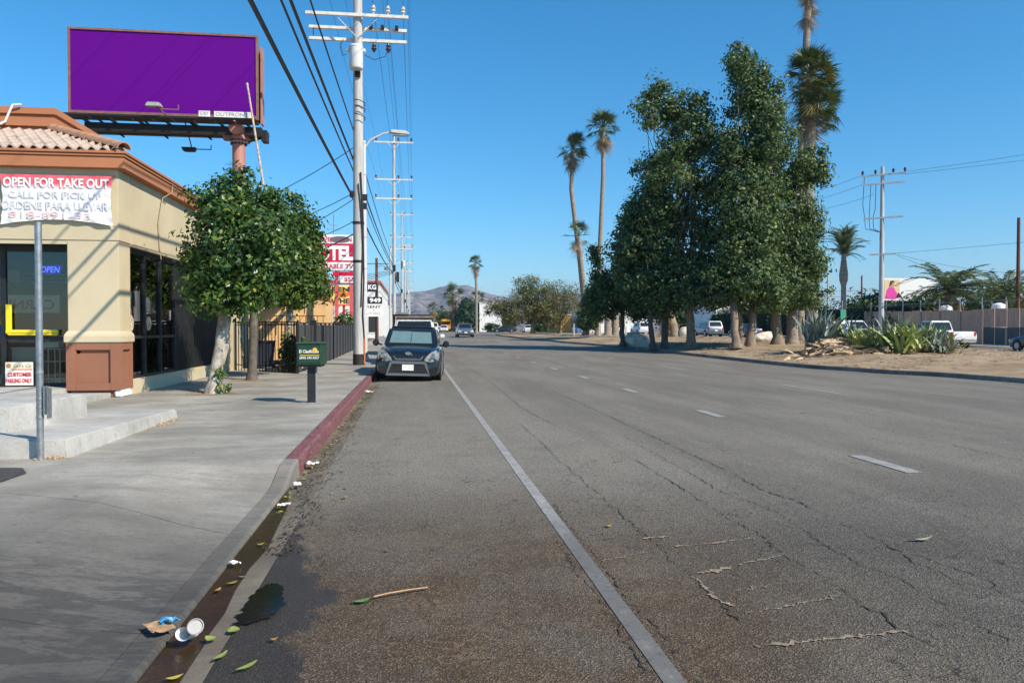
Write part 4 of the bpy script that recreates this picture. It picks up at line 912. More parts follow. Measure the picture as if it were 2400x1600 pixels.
# ---------------------------------------------------------------- motel, signs and buildings further up on the left
M_peach = stucco('peach_stucco', (.74,.47,.22)); M_redtrim = mat('red_trim', (.36,.07,.05), .6); M_wwall = stucco('white_stucco', (.74,.74,.72)); M_signred = mat('sign_red', (.62,.012,.05), .4, var=.08); M_signyel = mat('sign_yellow', (.85,.62,.17), .45, var=.06); M_pink = mat('red_pole', (.66,.11,.12), .45, var=.1)
mo = thing('motel_building', (-6.5, 36, .1), 'low peach stucco motel building with thin red roof edge behind the fence', 'building')
MB().prism([(-11,33.5,.1),(-3.72,33.5,.1),(-3.72,33.5,2.62),(-5.1,33.5,2.95),(-7.2,33.5,2.95),(-11,33.5,2.6)], (0,3,0)).build('wall', M_peach, mo)
MB().prism([(-3.70,33.45,2.63),(-3.70,33.45,2.70),(-5.1,33.45,3.03),(-7.2,33.45,3.03),(-7.2,33.45,2.96),(-5.1,33.45,2.96)], (0,3.1,0)).build('roof_edge', M_redtrim, mo)
MB().prism([(-6.3,29.5,1.5),(-4.45,29.5,3.05),(-4.45,29.5,3.2),(-6.3,29.5,1.72)], (0,3.2,0)).build('awning', M_cream, mo)
MB().lathe((-4.75,33.44,2.35), [(.07,0),(.07,.06)], 12, axis='y').build('wall_lamp', M_bbframe, mo); MB().tube([(-4.55,33.46,2.9),(-4.55,33.46,2.1),(-4.9,33.46,1.5)], .02, 6).build('conduit', M_peach, mo)
MB().box(-4.3,-4.15,33.44,33.5,.5,1.9).build('downpipe', M_wwall, mo)
fr_ = MB()
for k in range(11): fr_.box(-6.2+k*.24, -6.18+k*.24, 33.2, 33.22, 1.5, 1.95)
fr_.box(-6.3,-3.7,33.19,33.23,1.95,1.98); fr_.build('balcony_rail', M_iron, mo)
# the motel sign
ms = thing('motel_sign', (-4.9, 48, .2), 'red and white MOTEL sign on a red pole behind the street trees', 'sign')
YM = 48.0; zb = tz(YM)
MB().box(-6.55, -3.55, YM, YM+.35, 4.95, 7.15).build('cabinet', M_white, ms, bevel=.03)
MB().box(-6.54, -3.56, YM-.012, YM, 5.50, 6.62).build('red_band', M_signred, ms)
text('MOTEL', -6.45, YM-.02, 5.58, 2.80, .92, M_txtw, ms, bold=.05); text('SEPULVEDA INN', -6.4, YM-.005, 6.72, 2.65, .28, M_signred, ms, bold=.02); text('CABLE TV', -5.4, YM-.005, 5.08, 1.75, .28, M_signred, ms, bold=.02)
MB().prism([(-4.45+.62*math.cos(6.283*k/20), YM-.012, 6.86+.20*math.sin(6.283*k/20)) for k in range(20)], (0,.006,0)).build('dark_patch', mat('dark_patch', (.16,.11,.15), .6), ms)
MB().box(-4.78,-4.58,YM+.08,YM+.28,.2,4.96).build('pole', M_pink, ms); MB().box(-3.9,-3.7,YM+.08,YM+.28,.2,4.96).build('pole', M_pink, ms)
MB().box(-4.9,-3.4,YM+.02,YM+.3,4.65,4.9).build('red_beam', M_signred, ms); MB().box(-4.45,-3.5,YM,YM+.15,4.22,4.64).build('price_panel', M_white, ms); text('$55', -4.2, YM-.006, 4.28, .6, .28, M_signred, ms)
MB().tube([(-4.85,YM+.2,7.15),(-4.85,YM+.2,8.4)], .02, 6).bar((-5.25,YM+.2,7.5),(-4.45,YM+.2,7.5), .02).bar((-5.1,YM+.2,7.75),(-4.6,YM+.2,7.75), .02).build('aerial', M_bbframe, ms)
rw = thing('tire_shop_sign', (-4.2, 50, .2), 'yellow board reading RENT A WHEEL with orange wedge below the motel sign', 'sign')
MB().box(-5.25,-3.55,50,50.15,2.95,4.12).build('board', M_signyel, rw); MB().box(-5.27,-3.53,49.98,50.17,2.88,2.95).build('frame_rail', M_signred, rw); MB().box(-5.34,-5.26,49.98,50.17,2.9,4.3).build('frame_stile', M_signred, rw)
M_blktxt = mat('black_print', (.03,.025,.02), .6)
MB().prism([(-5.1,49.99,3.72),(-3.7,49.99,3.72),(-4.4,49.99,3.38)], (0,.008,0)).build('orange_wedge', mat('orange_print2', (.75,.16,.03), .5), rw)
text('RENT', -5.15, 49.985, 3.76, 1.5, .30, M_blktxt, rw, bold=.03); text('A', -4.58, 49.975, 3.45, .32, .27, M_blktxt, rw, bold=.03); text('WHEEL', -5.2, 49.985, 3.02, 1.62, .32, M_blktxt, rw, bold=.03)
MB().box(-4.5,-4.35,50.05,50.2,.3,2.88).build('post', M_signred, rw)
bs = thing('tire_shop_sign', (-3.0, 60, .3), 'black and white RENT A WHEEL sign beside the brown wood pole', 'sign'); YK = 60.0
for x0, x1, z0, z1, m_, nm in ((-3.75,-2.75,4.25,4.95,M_bbblack,'black_panel'), (-3.75,-3.6,3.85,4.25,M_bbblack,'black_bar'), (-3.65,-2.4,3.32,3.85,M_bbblack,'black_panel'), (-3.75,-2.35,2.35,3.31,M_white,'white_panel')): MB().box(x0,x1,YK,YK+.12,z0,z1).build(nm, m_, bs)
MB().box(-2.9,-2.78,YK+.13,YK+.25,.3,4.9).build('post', M_iron, bs)
text('KG', -3.45, YK-.006, 4.42, .6, .38, M_txtw, bs, bold=.03); text('949', -3.35, YK-.006, 3.42, .85, .34, M_txtw, bs, bold=.03)
text('RENT', -3.6, YK-.006, 2.98, 1.1, .22, M_blktxt, bs); text('A', -3.12, YK-.006, 2.78, .14, .13, M_blktxt, bs); text('WHEEL', -3.6, YK-.006, 2.48, 1.1, .2, mat('grey_print', (.25,.25,.25), .6), bs, bold=0)
def building(name, label, x0, x1, y0, y1, z1, m, trim=None, win=()):
    b = thing(name, ((x0+x1)/2, y0, tz(y0)), label, 'building', 'buildings further up the street')
    MB().box(x0, x1, y0, y1, tz(y0)-.2, z1).build('wall', m, b)
    if trim: MB().box(x0-.1, x1+.1, y0-.1, y1, z1, z1+.35).build('roof_edge', trim, b)
    for (a, c, d, e) in win:
        w = MB().box(a, c, y0-.03, y0+.02, d, e).build('window', M_dark, b); MB().box(a-.06, c+.06, y0-.05, y0-.01, d-.1, d).build('sill', M_white, w)
    return b
wb = building('white_shop', 'plain white workshop wall behind the yellow tire sign', -10, -3.7, 54.5, 61, 3.4, M_wwall)
b_ = building('shop_building', 'white shop with a red roof edge beyond the wood pole', -14, -3.6, 84, 110, 6.2, M_wwall, mat('brick_red', (.40,.10,.06), .8), [(-6.5,-5.0,1.2,3), (-4.8,-3.9,1.0,3.1)])
MB().box(-5.2,-3.7,83.93,83.99,3.6,4.3).build('pink_sign', mat('pink_sign', (.75,.35,.38), .5), b_)
building('corrugated_shed', 'grey corrugated metal gable behind the peach motel', -9.5, -5.4, 51.5, 54, 4.4, mat('corrugated_metal', (.42,.44,.46), .45, metal=.5, var=.2, stretch=(12,1,1), scale=3))
building('low_shop', 'pale low shop front close to the far utility poles', -10, -4.2, 125, 150, 5.4, M_wwall, M_redtrim, [(-7,-5,1.2,3.0)])
building('beige_shop', 'beige block building far up the street on the left', -12, -4.6, 170, 200, 6.5, stucco('beige_stucco', (.55,.47,.36)))
pl_ = thing('shrub', (-4.0, 47.0, .2), 'spiky dark green shrub behind the charcoal fence near the pole', 'shrub'); crown(pl_, [(-4.0,47,1.7,.75,.6,.7)], 700, .3, 41, L_street, clump=.3, per=8, shell=.2, aspect=.25)
trunk(pl_, wander((-4,47,.2),(-4,47,1.3),3,.03,1), .05, .04, M_bark2, n=6, name='stem')
ws = thing('wooden_pole', (-3.05, 63, .3), 'brown wooden pole with a small lamp and cross bar at the top', 'pole'); M_wpole = mat('brown_wood_pole', (.16,.055,.035), .85, var=.25, scale=5, stretch=(4,4,.3))
MB().tube([(-2.95,63,.2),(-2.95,63,7.1)], [.16,.11], 10).build('shaft', M_wpole, ws, smooth=True); MB().box(-3.9,-2.0,62.95,63.03,6.6,6.68).build('cross_bar', M_bark2, ws)
MB().tube([(-2.9,63,6.4),(-2.55,62.9,6.5),(-2.2,62.8,6.35)], .03, 6).build('lamp_arm', M_galv, ws); MB().lathe((-2.15,62.8,6.15), [(.2,0),(.22,.1),(.1,.22),(.04,.28)], 12).build('lamp_head', M_galv, ws, smooth=True)
# ================================================================ UTILITY POLES AND WIRES
M_pole = mat('grey_painted_pole', (.46,.46,.45), .75, var=.18, scale=3, bmp=.4, bscale=20, stretch=(5,5,.35), spots=.25); M_arm = mat('white_crossarm', (.66,.65,.62), .7, var=.15, scale=4)
M_por = mat('porcelain', (.60,.56,.52), .2, var=.2); M_porb = mat('brown_porcelain', (.05,.035,.03), .25); M_can = mat('transformer_grey', (.62,.64,.63), .45, var=.08, spots=.1); M_wire = mat('black_wire', (.012,.013,.018), .55); M_tar = mat('tar_black', (.018,.018,.02), .75, var=.3)
PX = -1.92
def insul(mb, x, y, z, s=1., up=1): mb.lathe((x, y, z), [(.025*s,0),(.03*s,.05*s*up),(.07*s,.08*s*up),(.05*s,.13*s*up),(.08*s,.17*s*up),(.045*s,.22*s*up),(.03*s,.26*s*up)], 8)
def arm(par, y, z, half, yo=0., x=PX, th=.11):
    MB().box(x-half, x+half, y+yo-.05, y+yo+.05, z-th/2, z+th/2).build('crossarm', M_arm, par, bevel=.006)
def brace(par, y, z, half, x=PX):
    for s in (-1, 1): MB().bar((x+s*half, y, z), (x+s*.1, y, z-.55), .04).build('brace', M_arm, par)
# ---- first pole with transformer
Y0 = 27.6
up1 = thing('utility_pole', (PX, Y0, .15), 'big grey utility pole with transformer and double crossarms at the kerb', 'utility pole', 'utility poles along the left kerb')
MB().tube([(PX,Y0,.1),(PX,Y0,4),(PX,Y0,9),(PX,Y0,14),(PX,Y0,20.5)], [.20,.19,.172,.155,.13], 14).build('shaft', M_pole, up1, smooth=True)
MB().lathe((PX,Y0,.12), [(.212,0),(.207,.42)], 14).build('tar_band', M_tar, up1, smooth=True)
arm(up1, Y0, 12.33, 1.76, -.22); arm(up1, Y0, 12.02, 1.70, .22); arm(up1, Y0, 11.62, 1.70, .22); arm(up1, Y0, 15.9, 1.9, -.2); arm(up1, Y0, 19.4, 1.9, -.2)
for s in (-1, 1): MB().bar((PX+s*.66, Y0-.2, 12.22), (PX+s*.05, Y0-.2, 11.6), .05, .02).build('brace', M_arm, up1)
for x in (-1.55, 1.6): MB().tube([(PX+x, Y0+.2, 12.0), (PX+x, Y0+.2, 11.6)], .015, 6).build('tie_rod', M_wire, up1)
for x in (.55, 1.05, 1.58):
    m_ = MB(); insul(m_, PX+x, Y0-.22, 12.38, 1.25); m_.build('insulator', M_por, up1, smooth=True)
for x in (.55, 1.05):
    m_ = MB(); insul(m_, PX+x, Y0+.2, 11.56, 1.3, -1); m_.build('insulator', M_porb, up1, smooth=True)
for x in (.45, .85, 1.35): MB().box(PX+x-.06, PX+x+.06, Y0+.1, Y0+.3, 12.0, 12.16).build('fuse_box', M_porb, up1)
MB().lathe((PX-.03, Y0-.42, 10.38), [(.19,0),(.225,.02),(.235,.05),(.235,.74),(.245,.75),(.245,.78),(.21,.83),(.1,.86)], 20).build('transformer', M_can, up1, smooth=True)
for s in (-1, 1): MB().lathe((PX-.03+s*.26, Y0-.42, 10.98), [(.06,0),(.08,.05),(.05,.12)], 8).build('bushing', M_por, up1)
MB().box(PX-.1,PX+.1,Y0-.25,Y0-.16,10.2,10.9).build('mount', M_tar, up1)
MB().tube([(PX-.35,Y0-.4,10.9),(PX-.5,Y0-.4,10.85),(PX-.58,Y0-.3,11.2),(PX-.5,Y0,11.55)], .012, 5).tube([(PX+.25,Y0-.4,10.9),(PX+.6,Y0-.4,10.75),(PX+.95,Y0-.2,10.95),(PX+1.05,Y0+.15,11.3)], .012, 5).build('jumper_wire', M_wire, up1)
for z in (9.3, 9.1, 8.8): MB().tube([(PX-.1,Y0-.2,z+.12),(PX+.05,Y0-.32,z+.08),(PX+.25,Y0-.25,z),(PX+.24,Y0-.1,z-.08)], .018, 6).build('step_bracket', M_wire, up1)
for k in range(10):
    z = 3 + k*.55; MB().tube([(PX+(.19 if k % 2 else -.19),Y0,z),(PX+(.3 if k % 2 else -.3),Y0-.02,z)], .01, 5).build('climbing_step', M_galv, up1)
MB().tube([(PX+.10,Y0-.20,6.9),(PX+.17,Y0-.15,5.2),(PX+.19,Y0-.1,3.2),(PX+.15,Y0-.16,1.9),(PX+.2,Y0-.1,1.0)], .026, 7).tube([(PX+.02,Y0-.21,6.5),(PX+.1,Y0-.2,5.6),(PX+.17,Y0-.17,4.4),(PX+.1,Y0-.2,2.2)], .02, 6).build('riser_cable', M_wire, up1)
MB().tube([(PX+.20,Y0-.1,.2),(PX+.20,Y0-.1,1.1)], .03, 7).build('orange_conduit', mat('orange_conduit', (.55,.17,.07), .6), up1)
for z in (5.1, 3.75): MB().lathe((PX,Y0,z), [(.20,0),(.203,.02),(.203,.07),(.20,.09)], 14).build('strap', M_wire, up1)
for z, x in ((6.15,-.2),(6.05,.22),(5.75,.2)): MB().box(PX+x-.09,PX+x+.09,Y0-.12,Y0+.12,z-.1,z+.1).build('cable_clamp', M_wire, up1)
# ---- street lamp behind it
sl = thing('street_lamp', (-1.8, 31.2, .15), 'slim grey street lamp with curved arm just behind the big pole', 'street lamp'); M_lamp = mat('pale_grey_paint', (.55,.56,.56), .5, var=.06)
MB().tube([(-1.95,31.2,.1),(-1.95,31.2,5),(-1.95,31.2,8.9)], [.13,.105,.08], 12).build('shaft', M_lamp, sl, smooth=True); MB().lathe((-1.95,31.2,.12), [(.2,0),(.2,.1),(.14,.25)], 12).build('base', M_lamp, sl)
MB().tube([(-1.92,31.2,8.6),(-1.68,31.2,8.95),(-1.2,31.2,9.2),(-.8,31.2,9.28),(-.55,31.2,9.28)], .04, 8).build('arm', M_lamp, sl, smooth=True)
MB().prism([(-.9,31.08,9.22),(-.15,31.08,9.16),(-.12,31.08,9.22),(-.3,31.08,9.34),(-.9,31.08,9.36)], (0,.24,0)).build('lamp_head', M_lamp, sl, bevel=.03); MB().box(-.8,-.25,31.1,31.3,9.13,9.17).build('lens', M_galv, sl)
# ---- the receding row
words = ['second', 'third', 'fourth', 'fifth', 'sixth', 'seventh', 'eighth', 'ninth']
pys = [78, 128, 178, 228, 278, 330, 385, 445]
for k, y in enumerate(pys):
    p_ = thing('utility_pole', (PX, y, tz(y)+.1), f'{words[k]} utility pole from the camera in the receding row', 'utility pole', 'utility poles along the left kerb'); zz = tz(y)
    MB().tube([(PX,y,zz),(PX,y,zz+10),(PX,y,zz+20.2)], [.19,.165,.125], 10).build('shaft', M_pole, p_, smooth=True)
    for z, h in ((19.5, 1.92), (15.8, 1.85), (13.9, 1.8)):
        if k > 1 and z == 15.8 and k % 2: z = 17.2
        arm(p_, y, zz+z, h, -.17, th=.14); brace(p_, y-.17, zz+z, .7) if k < 3 else None
        for x in (-1.75, .45, 1.75) if k < 4 else ():
            m_ = MB(); insul(m_, PX+x, y-.17, zz+z+.07, 1.6); m_.build('insulator', M_porb, p_)
    if k < 5:
        MB().box(PX-.15,PX+.15,y-.25,y+.25,zz+6.7,zz+7.3).build('cable_clamp', M_wire, p_)
        if k in (1, 3): MB().lathe((PX+.3, y-.3, zz+11), [(.22,0),(.24,.9),(.1,1.0)], 12).build('transformer', M_can, p_)
    if k == 0:
        MB().box(PX+.2,PX+.5,y-.3,y-.05,zz+5.6,zz+6.6).build('meter_box', M_tar, p_)
    if k in (0, 2):
        s2 = thing('street_lamp', (PX-.55, y+1, zz+.1), f'grey street lamp standing by the {words[k]} utility pole', 'street lamp', 'street lamps'); MB().tube([(PX-.42,y+1,zz),(PX-.42,y+1,zz+9)], [.12,.08], 10).build('shaft', M_lamp, s2, smooth=True)
        MB().tube([(PX-.42,y+1,zz+8.7),(PX,y+1,zz+9.3),(PX+.9,y+1,zz+9.4)], .045, 6).box(PX+.8,PX+1.6,y+.9,y+1.1,zz+9.3,zz+9.45).build('arm', M_lamp, s2)
# ---- wires. Each is its own thing
def wire(pts, r, label, group=None, name='overhead_wire'):
    return tag(MB().tube(pts, r, 5).build(name, M_wire, None, fix=False), label, 'wire', group)
allY = [-24, Y0] + pys
def span(x, zs, r, sg, label, group, jit=0.):
    pts = []
    for (a, za), (b, zb_) in zip(list(zip(allY, zs))[:-1], list(zip(allY, zs))[1:]):
        n = 14 if b < 130 else 6
        for i in range(n): 
            t = i / n; pts.append((x, a+(b-a)*t, za+(zb_-za)*t - sg*4*t*(1-t)))
    pts.append((x, allY[-1], zs[-1])); return wire(pts, r, label, group)
g1 = 'high wires along the pole row'; lab = 'thin high wire strung between crossarms of the roadside poles'
tzz = [0] + [tz(y) for y in allY[1:]]
for dx in (-1.75, .45, 1.75): span(PX+dx, [19.8+q for q in tzz], .0075, .6, lab, g1)
for dx in (-1.7, .6, 1.7): span(PX+dx, [16.1+q for q in tzz], .0075, .6, lab, g1)
for dx in (.55, 1.05, 1.58): span(PX+dx, [12.7, 12.7] + [14.2+q for q in tzz[2:]], .0085, .5, lab, g1)
for z, r, dx, nm in ((6.15, .038, -.24, 'thick black telephone cable, lowest of the bundle'), (7.1, .022, -.22, 'thin black telephone cable above the lowest thick one'), (7.45, .032, -.2, 'black telephone cable, third of the bundle from below'), (8.45, .02, -.18, 'black cable, uppermost of the telephone bundle')):
    span(PX+dx, [z, z] + [z*.6+3.0+q for q in tzz[2:]], r, .35, nm, 'telephone cables')
# service drops towards the left
for k, (a, b, s_) in enumerate((((PX,Y0,7.9), (-9,31,5.2), .35), ((PX,Y0,6.3), (-9.5,38,6.0), .5), ((PX,Y0,6.1), (-9.5,41,5.6), .5), ((PX,Y0,5.3), (-5.2,36,5.35), .12), ((PX,Y0,4.85), (-6.2,40,4.7), .05))):
    wire(sag(a, b, s_), .014 if k < 4 else .025, ['service wire slanting down left from the big pole over the tree', 'upper of two slack service wires behind the tree crown', 'lower of two slack service wires behind the tree crown', 'short service wire ending above the motel sign', 'thick service cable level with the top of the motel sign'][k], 'service wires')
for k, dz in enumerate((0, .5, 1.0, 1.5)): wire(sag((PX, 78, 7.0+dz*.2), (-9-dz, 66-3*k, 5.2), .4), .02, ['lowest', 'second', 'third', 'topmost'][k] + ' service wire fanning left from the second utility pole', 'service wires of the second pole')
# ================================================================ VEHICLES
M_tyre = mat('tyre_rubber', (.018,.018,.019), .85, var=.2); M_rim = mat('wheel_rim', (.36,.37,.38), .35, metal=.8); M_cglass = mat('car_glass', (.012,.016,.02), .06, spec=.8, var=.1); M_hl = mat('headlight_lens', (.62,.62,.58), .12, var=.25, scale=14, coat=.8)
M_tl = mat('tail_light', (.45,.012,.015), .2, coat=.6); M_plast = mat('black_plastic', (.02,.021,.023), .6); M_plate = mat('licence_plate', (.80,.80,.78), .4, var=.05); M_chrome = mat('chrome', (.6,.61,.62), .15, metal=1.); M_gplast = mat('grey_trim', (.12,.13,.14), .5)
def paint(name, col, metal=0.): return mat(name, col, .32, metal=metal, var=.05, coat=.9)
SEC = [(.0,0),(.80,.0),(.94,.06),(.985,.18),(1.0,.42),(.99,.62),(.965,.80),(.90,.93),(.78,.985),(.45,1.0),(0,1.012)]
KIND = dict(
 hatch=dict(L=4.1,W=1.785,H=1.46, st=[(-.5,.34,.80,.84),(-.49,.24,.92,.93),(-.42,.15,.98,.99),(-.1,.14,.97,1),(.18,.14,.96,1),(.30,.14,.94,1),(.40,.14,.88,.985),(.46,.14,.81,.96),(.488,.15,.74,.93),(.5,.19,.66,.90)], cab=(-.485,.30,-.44,.12,.86,.73), wh=(-.31,.33,.33)),
 suv=dict(L=4.7,W=1.88,H=1.72, st=[(-.5,.42,.92,.84),(-.488,.3,1.02,.94),(-.4,.24,1.08,.99),(-.1,.23,1.08,1),(.2,.23,1.07,1),(.36,.24,1.02,.985),(.45,.26,.95,.95),(.487,.3,.84,.88),(.5,.38,.72,.8)], cab=(-.48,.27,-.42,.10,.88,.74), wh=(-.30,.31,.36)),
 sedan=dict(L=4.65,W=1.8,H=1.46, st=[(-.5,.36,.80,.8),(-.485,.26,.95,.92),(-.38,.2,1.0,.99),(-.1,.19,.97,1),(.2,.19,.95,1),(.36,.2,.87,.985),(.45,.21,.78,.94),(.487,.25,.68,.87),(.5,.32,.6,.8)], cab=(-.37,.24,-.22,.06,.88,.68), wh=(-.29,.32,.32)),
 pickup=dict(L=5.4,W=1.9,H=1.80, st=[(-.5,.52,1.0,.95),(-.495,.45,1.08,.97),(-.4,.34,1.09,1),(-.1,.3,1.08,1),(.2,.3,1.08,1),(.36,.31,1.06,.985),(.45,.33,1.0,.96),(.487,.38,.9,.92),(.5,.45,.78,.86)], cab=(-.12,.25,-.08,.11,.9,.74), wh=(-.30,.32,.38)),
)
def car(kind, label, pt, loc, heading, cat='car', group='parked vehicles', name=None, detail=None, pitch=0, roll=0):
    K = KIND[kind]; L, W, H = K['L'], K['W'], K['H']
    c = thing(name or {'pickup':'pickup_truck','suv':'parked_suv','sedan':'sedan_car','hatch':'parked_car'}[kind], loc, label, cat, group, rz=heading); c.rotation_euler = (pitch, roll, heading)
    mb = MB(); n = len(SEC)
    for (fy, z0, z1, w) in K['st']:
        pts = [(sx*w*W/2, fy*L, z0+(z1-z0)*sz) for sx, sz in SEC]; mb.v += pts + [(-p[0], p[1], p[2]) for p in reversed(pts[1:-1])]
    m = 2*n - 2; S = len(K['st'])
    for i in range(S-1):
        for k in range(m): mb.f.append((i*m+k, i*m+(k+1) % m, (i+1)*m+(k+1) % m, (i+1)*m+k)); mb.mi.append(0)
    mb.f += [tuple(range(m)), tuple((S-1)*m+k for k in range(m))]; mb.mi += [0, 0]
    mb.build('body', pt, c, world=False, smooth=True)
    yb0, yb1, yr0, yr1, wb, wr = K['cab']; zb = 1.0 if kind != 'sedan' else .9; zb = K['st'][4][2] - .06
    B_ = [(-wb*W/2, yb0*L, zb), (wb*W/2, yb0*L, zb), (wb*W/2, yb1*L, zb), (-wb*W/2, yb1*L, zb)]; T_ = [(-wr*W/2, yr0*L, H), (wr*W/2, yr0*L, H), (wr*W/2, yr1*L, H), (-wr*W/2, yr1*L, H)]
    MB().hexa(B_, T_).build('cabin', pt, c, world=False, bevel=.06, smooth=True)
    MB().box(-wr*W/2*.92, wr*W/2*.92, yr0*L+.05, yr1*L-.05, H-.005, H+.02).build('roof', pt, c, world=False, bevel=.015, smooth=True)
    bv = [Vector(p) for p in B_]; tv = [Vector(p) for p in T_]
    def quad(a, b, c2, d, nm, mt, u0=.07, u1=.93, v0=.13, v1=.87, off=.006):
        f = lambda u, v: a.lerp(b, u).lerp(d.lerp(c2, u), v)
        nr = (b - a).cross(d - a).normalized(); cen = Vector((0, 0, 1.2))
        if nr.dot(f(.5,.5) - cen) < 0: nr = -nr
        p = [f(u0,v0), f(u1,v0), f(u1,v1), f(u0,v1)]; return MB().prism([q + nr*off for q in p], nr*.004).build(nm, mt, c, world=False, fix=True)
    ws = quad(bv[2], bv[3], tv[3], tv[2], 'windshield', M_cglass, v1=.95 if kind == 'suv' else .87)
    quad(bv[0], bv[1], tv[1], tv[0], 'rear_window', M_cglass, v0=.2 if kind != 'hatch' else .3)
    for a, b, t1_, t0_ in ((bv[1], bv[2], tv[2], tv[1]), (bv[3], bv[0], tv[0], tv[3])):
        if a is bv[1]: segs = ((.06,.34), (.37,.63), (.66,.93)) if kind in ('suv','hatch') else ((.10,.46), (.50,.93))
        else: segs = ((.07,.34), (.37,.63), (.66,.94)) if kind in ('suv','hatch') else ((.07,.50), (.54,.90))
        for u0, u1 in segs: quad(a, b, t1_, t0_, 'side_window', M_cglass, u0, u1, .18, .88)
    w0, w1, r = K['wh']
    for fy in (w0, w1):
        for s in (-1, 1):
            x = s*(W/2-.11); wh = MB().lathe((x-.11, fy*L, r), [(r*.72,0),(r*.93,.012),(r,.05),(r,.17),(r*.93,.208),(r*.72,.22)], 20, axis='x').build('wheel', M_tyre, c, world=False, smooth=True)
            xo = s*(W/2+.002); MB().lathe((xo-.012, fy*L, r), [(r*.62,0),(r*.62,.024)], 16, axis='x').build('rim', M_rim, wh, world=False)
            MB().lathe((s*(W/2-.028)-.022, fy*L, r+.02), [(r*1.2,0),(r*1.2,.044)], 20, axis='x').build('wheel_arch', M_plast, c, world=False)
    zf = K['st'][-3][2]; yf = L/2
    if not detail:
        for s in (-1, 1):
            MB().hexa([(s*W*.27,yf-.10,zf-.24),(s*W*.44,yf-.22,zf-.22),(s*W*.44,yf-.02,zf-.22),(s*W*.27,yf+.015,zf-.24)], [(s*W*.27,yf-.14,zf-.10),(s*W*.455,yf-.26,zf-.06),(s*W*.445,yf-.07,zf-.06),(s*W*.27,yf-.01,zf-.10)]).build('headlight', M_hl, c, world=False, bevel=.015)
            MB().box(s*W*.42-.13, s*W*.42+.06*(1), -yf+.0-.012, -yf+.16, .72*zf+.06, zf+.04).build('tail_light', M_tl, c, world=False, bevel=.02)
            MB().box(s*(W/2+.10)-.09, s*(W/2+.10)+.09, yb1*L-.42, yb1*L-.30, zb+.06, zb+.20).build('mirror', pt, c, world=False, bevel=.03)
        MB().box(-W*.22, W*.22, yf-.04, yf+.008, zf-.30, zf-.16).build('grille', M_plast, c, world=False, bevel=.01)
        MB().box(-W*.40, W*.40, yf-.08, yf+.015, .30, .40).build('front_bumper', M_plast, c, world=False, bevel=.02)
        MB().box(-.16, .16, -yf-.02, -yf+.005, .62, .77).build('licence_plate', M_plate, c, world=False); MB().box(-.16, .16, yf+.016, yf+.024, .42, .56).build('licence_plate', M_plate, c, world=False)
        MB().box(-W*.46, W*.46, -yf-.03, -yf+.1, .36, .55).build('rear_bumper', pt if kind != 'pickup' else M_chrome, c, world=False, bevel=.03)
    return c, ws, (bv, tv, quad, L, W, H)
P_black = paint('black_car_paint', (.0055,.0065,.0085)); P_white = paint('white_car_paint', (.70,.70,.70)); P_silver = paint('silver_car_paint', (.20,.22,.25), .5); P_blue = paint('blue_car_paint', (.03,.06,.13)); P_dark = paint('dark_navy_paint', (.015,.018,.03)); P_yellow = paint('bus_yellow_paint', (.72,.33,.02)); P_red = paint('red_car_paint', (.4,.02,.02))

# ---- the black boxy hatchback, front towards the camera
c, ws, (bv, tv, quad, L, W, H) = car('hatch', 'black boxy hatchback parked at the red kerb, facing the camera', P_black, (-.04, 23.05, .02), R(180-3.5), group='cars parked along the left kerb', detail=True, roll=R(-1.6))
yf = L/2
# the sunshade behind the windscreen
M_shade = mat('teal_sunshade', (.12,.205,.22), .35, var=.12, scale=5, coat=.4)
quad(bv[2], bv[3], tv[3], tv[2], 'sunshade', M_shade, .10, .495, .18, .76, .012); quad(bv[2], bv[3], tv[3], tv[2], 'sunshade', M_shade, .505, .90, .18, .74, .012)
MB().bar((-.62, 1.22, .95), (.1, 1.18, .96), .02).bar((-.02, 1.22, .95), (.62, 1.18, .96), .02).build('wiper', M_plast, c, world=False)
for s in (-1, 1):
    out = [(.43,.545),(.60,.515),(.79,.54),(.845,.63),(.83,.77),(.75,.845),(.63,.80),(.52,.70),(.45,.61)]
    yy_ = lambda x, z: yf + .05 - .22*max(0, x-.42)**1.2 - .22*max(0, z-.62)
    hl = MB().prism([(s*x, yy_(x, z), z) for x, z in out], (0,-.26,0)).build('headlight', mat('smoky_lens', (.27,.275,.25), .12, var=.5, scale=16, coat=.8), c, world=False, bevel=.012)
    MB().lathe((s*.68,yy_(.68,.68)+.002,.68), [(.075,0),(.078,.012),(.05,.018)], 16, axis='y').build('lamp_bowl', M_chrome, hl, world=False); MB().lathe((s*.60,yy_(.60,.60)+.002,.60), [(.04,0),(.04,.012)], 12, axis='y').build('indicator', M_gplast, hl, world=False)
    MB().lathe((s*.70,yf-.10,.30), [(.105,0),(.105,.075),(.078,.078)], 16, axis='y').build('fog_lamp_ring', M_plast, c, world=False); MB().lathe((s*.70,yf-.02,.30), [(.055,0),(.05,.01)], 14, axis='y').build('fog_lamp', M_hl if s > 0 else M_plast, c, world=False)
    MB().lathe((s*(W/2+.10),.98,1.0), [(.02,-.06),(.085,-.03),(.095,.03),(.06,.08)], 12, axis='y').build('mirror', P_black, c, world=False, smooth=True); MB().bar((s*(W/2-.08),.98,.94), (s*(W/2+.06),.98,.98), .05).build('mirror_stem', P_black, c, world=False)
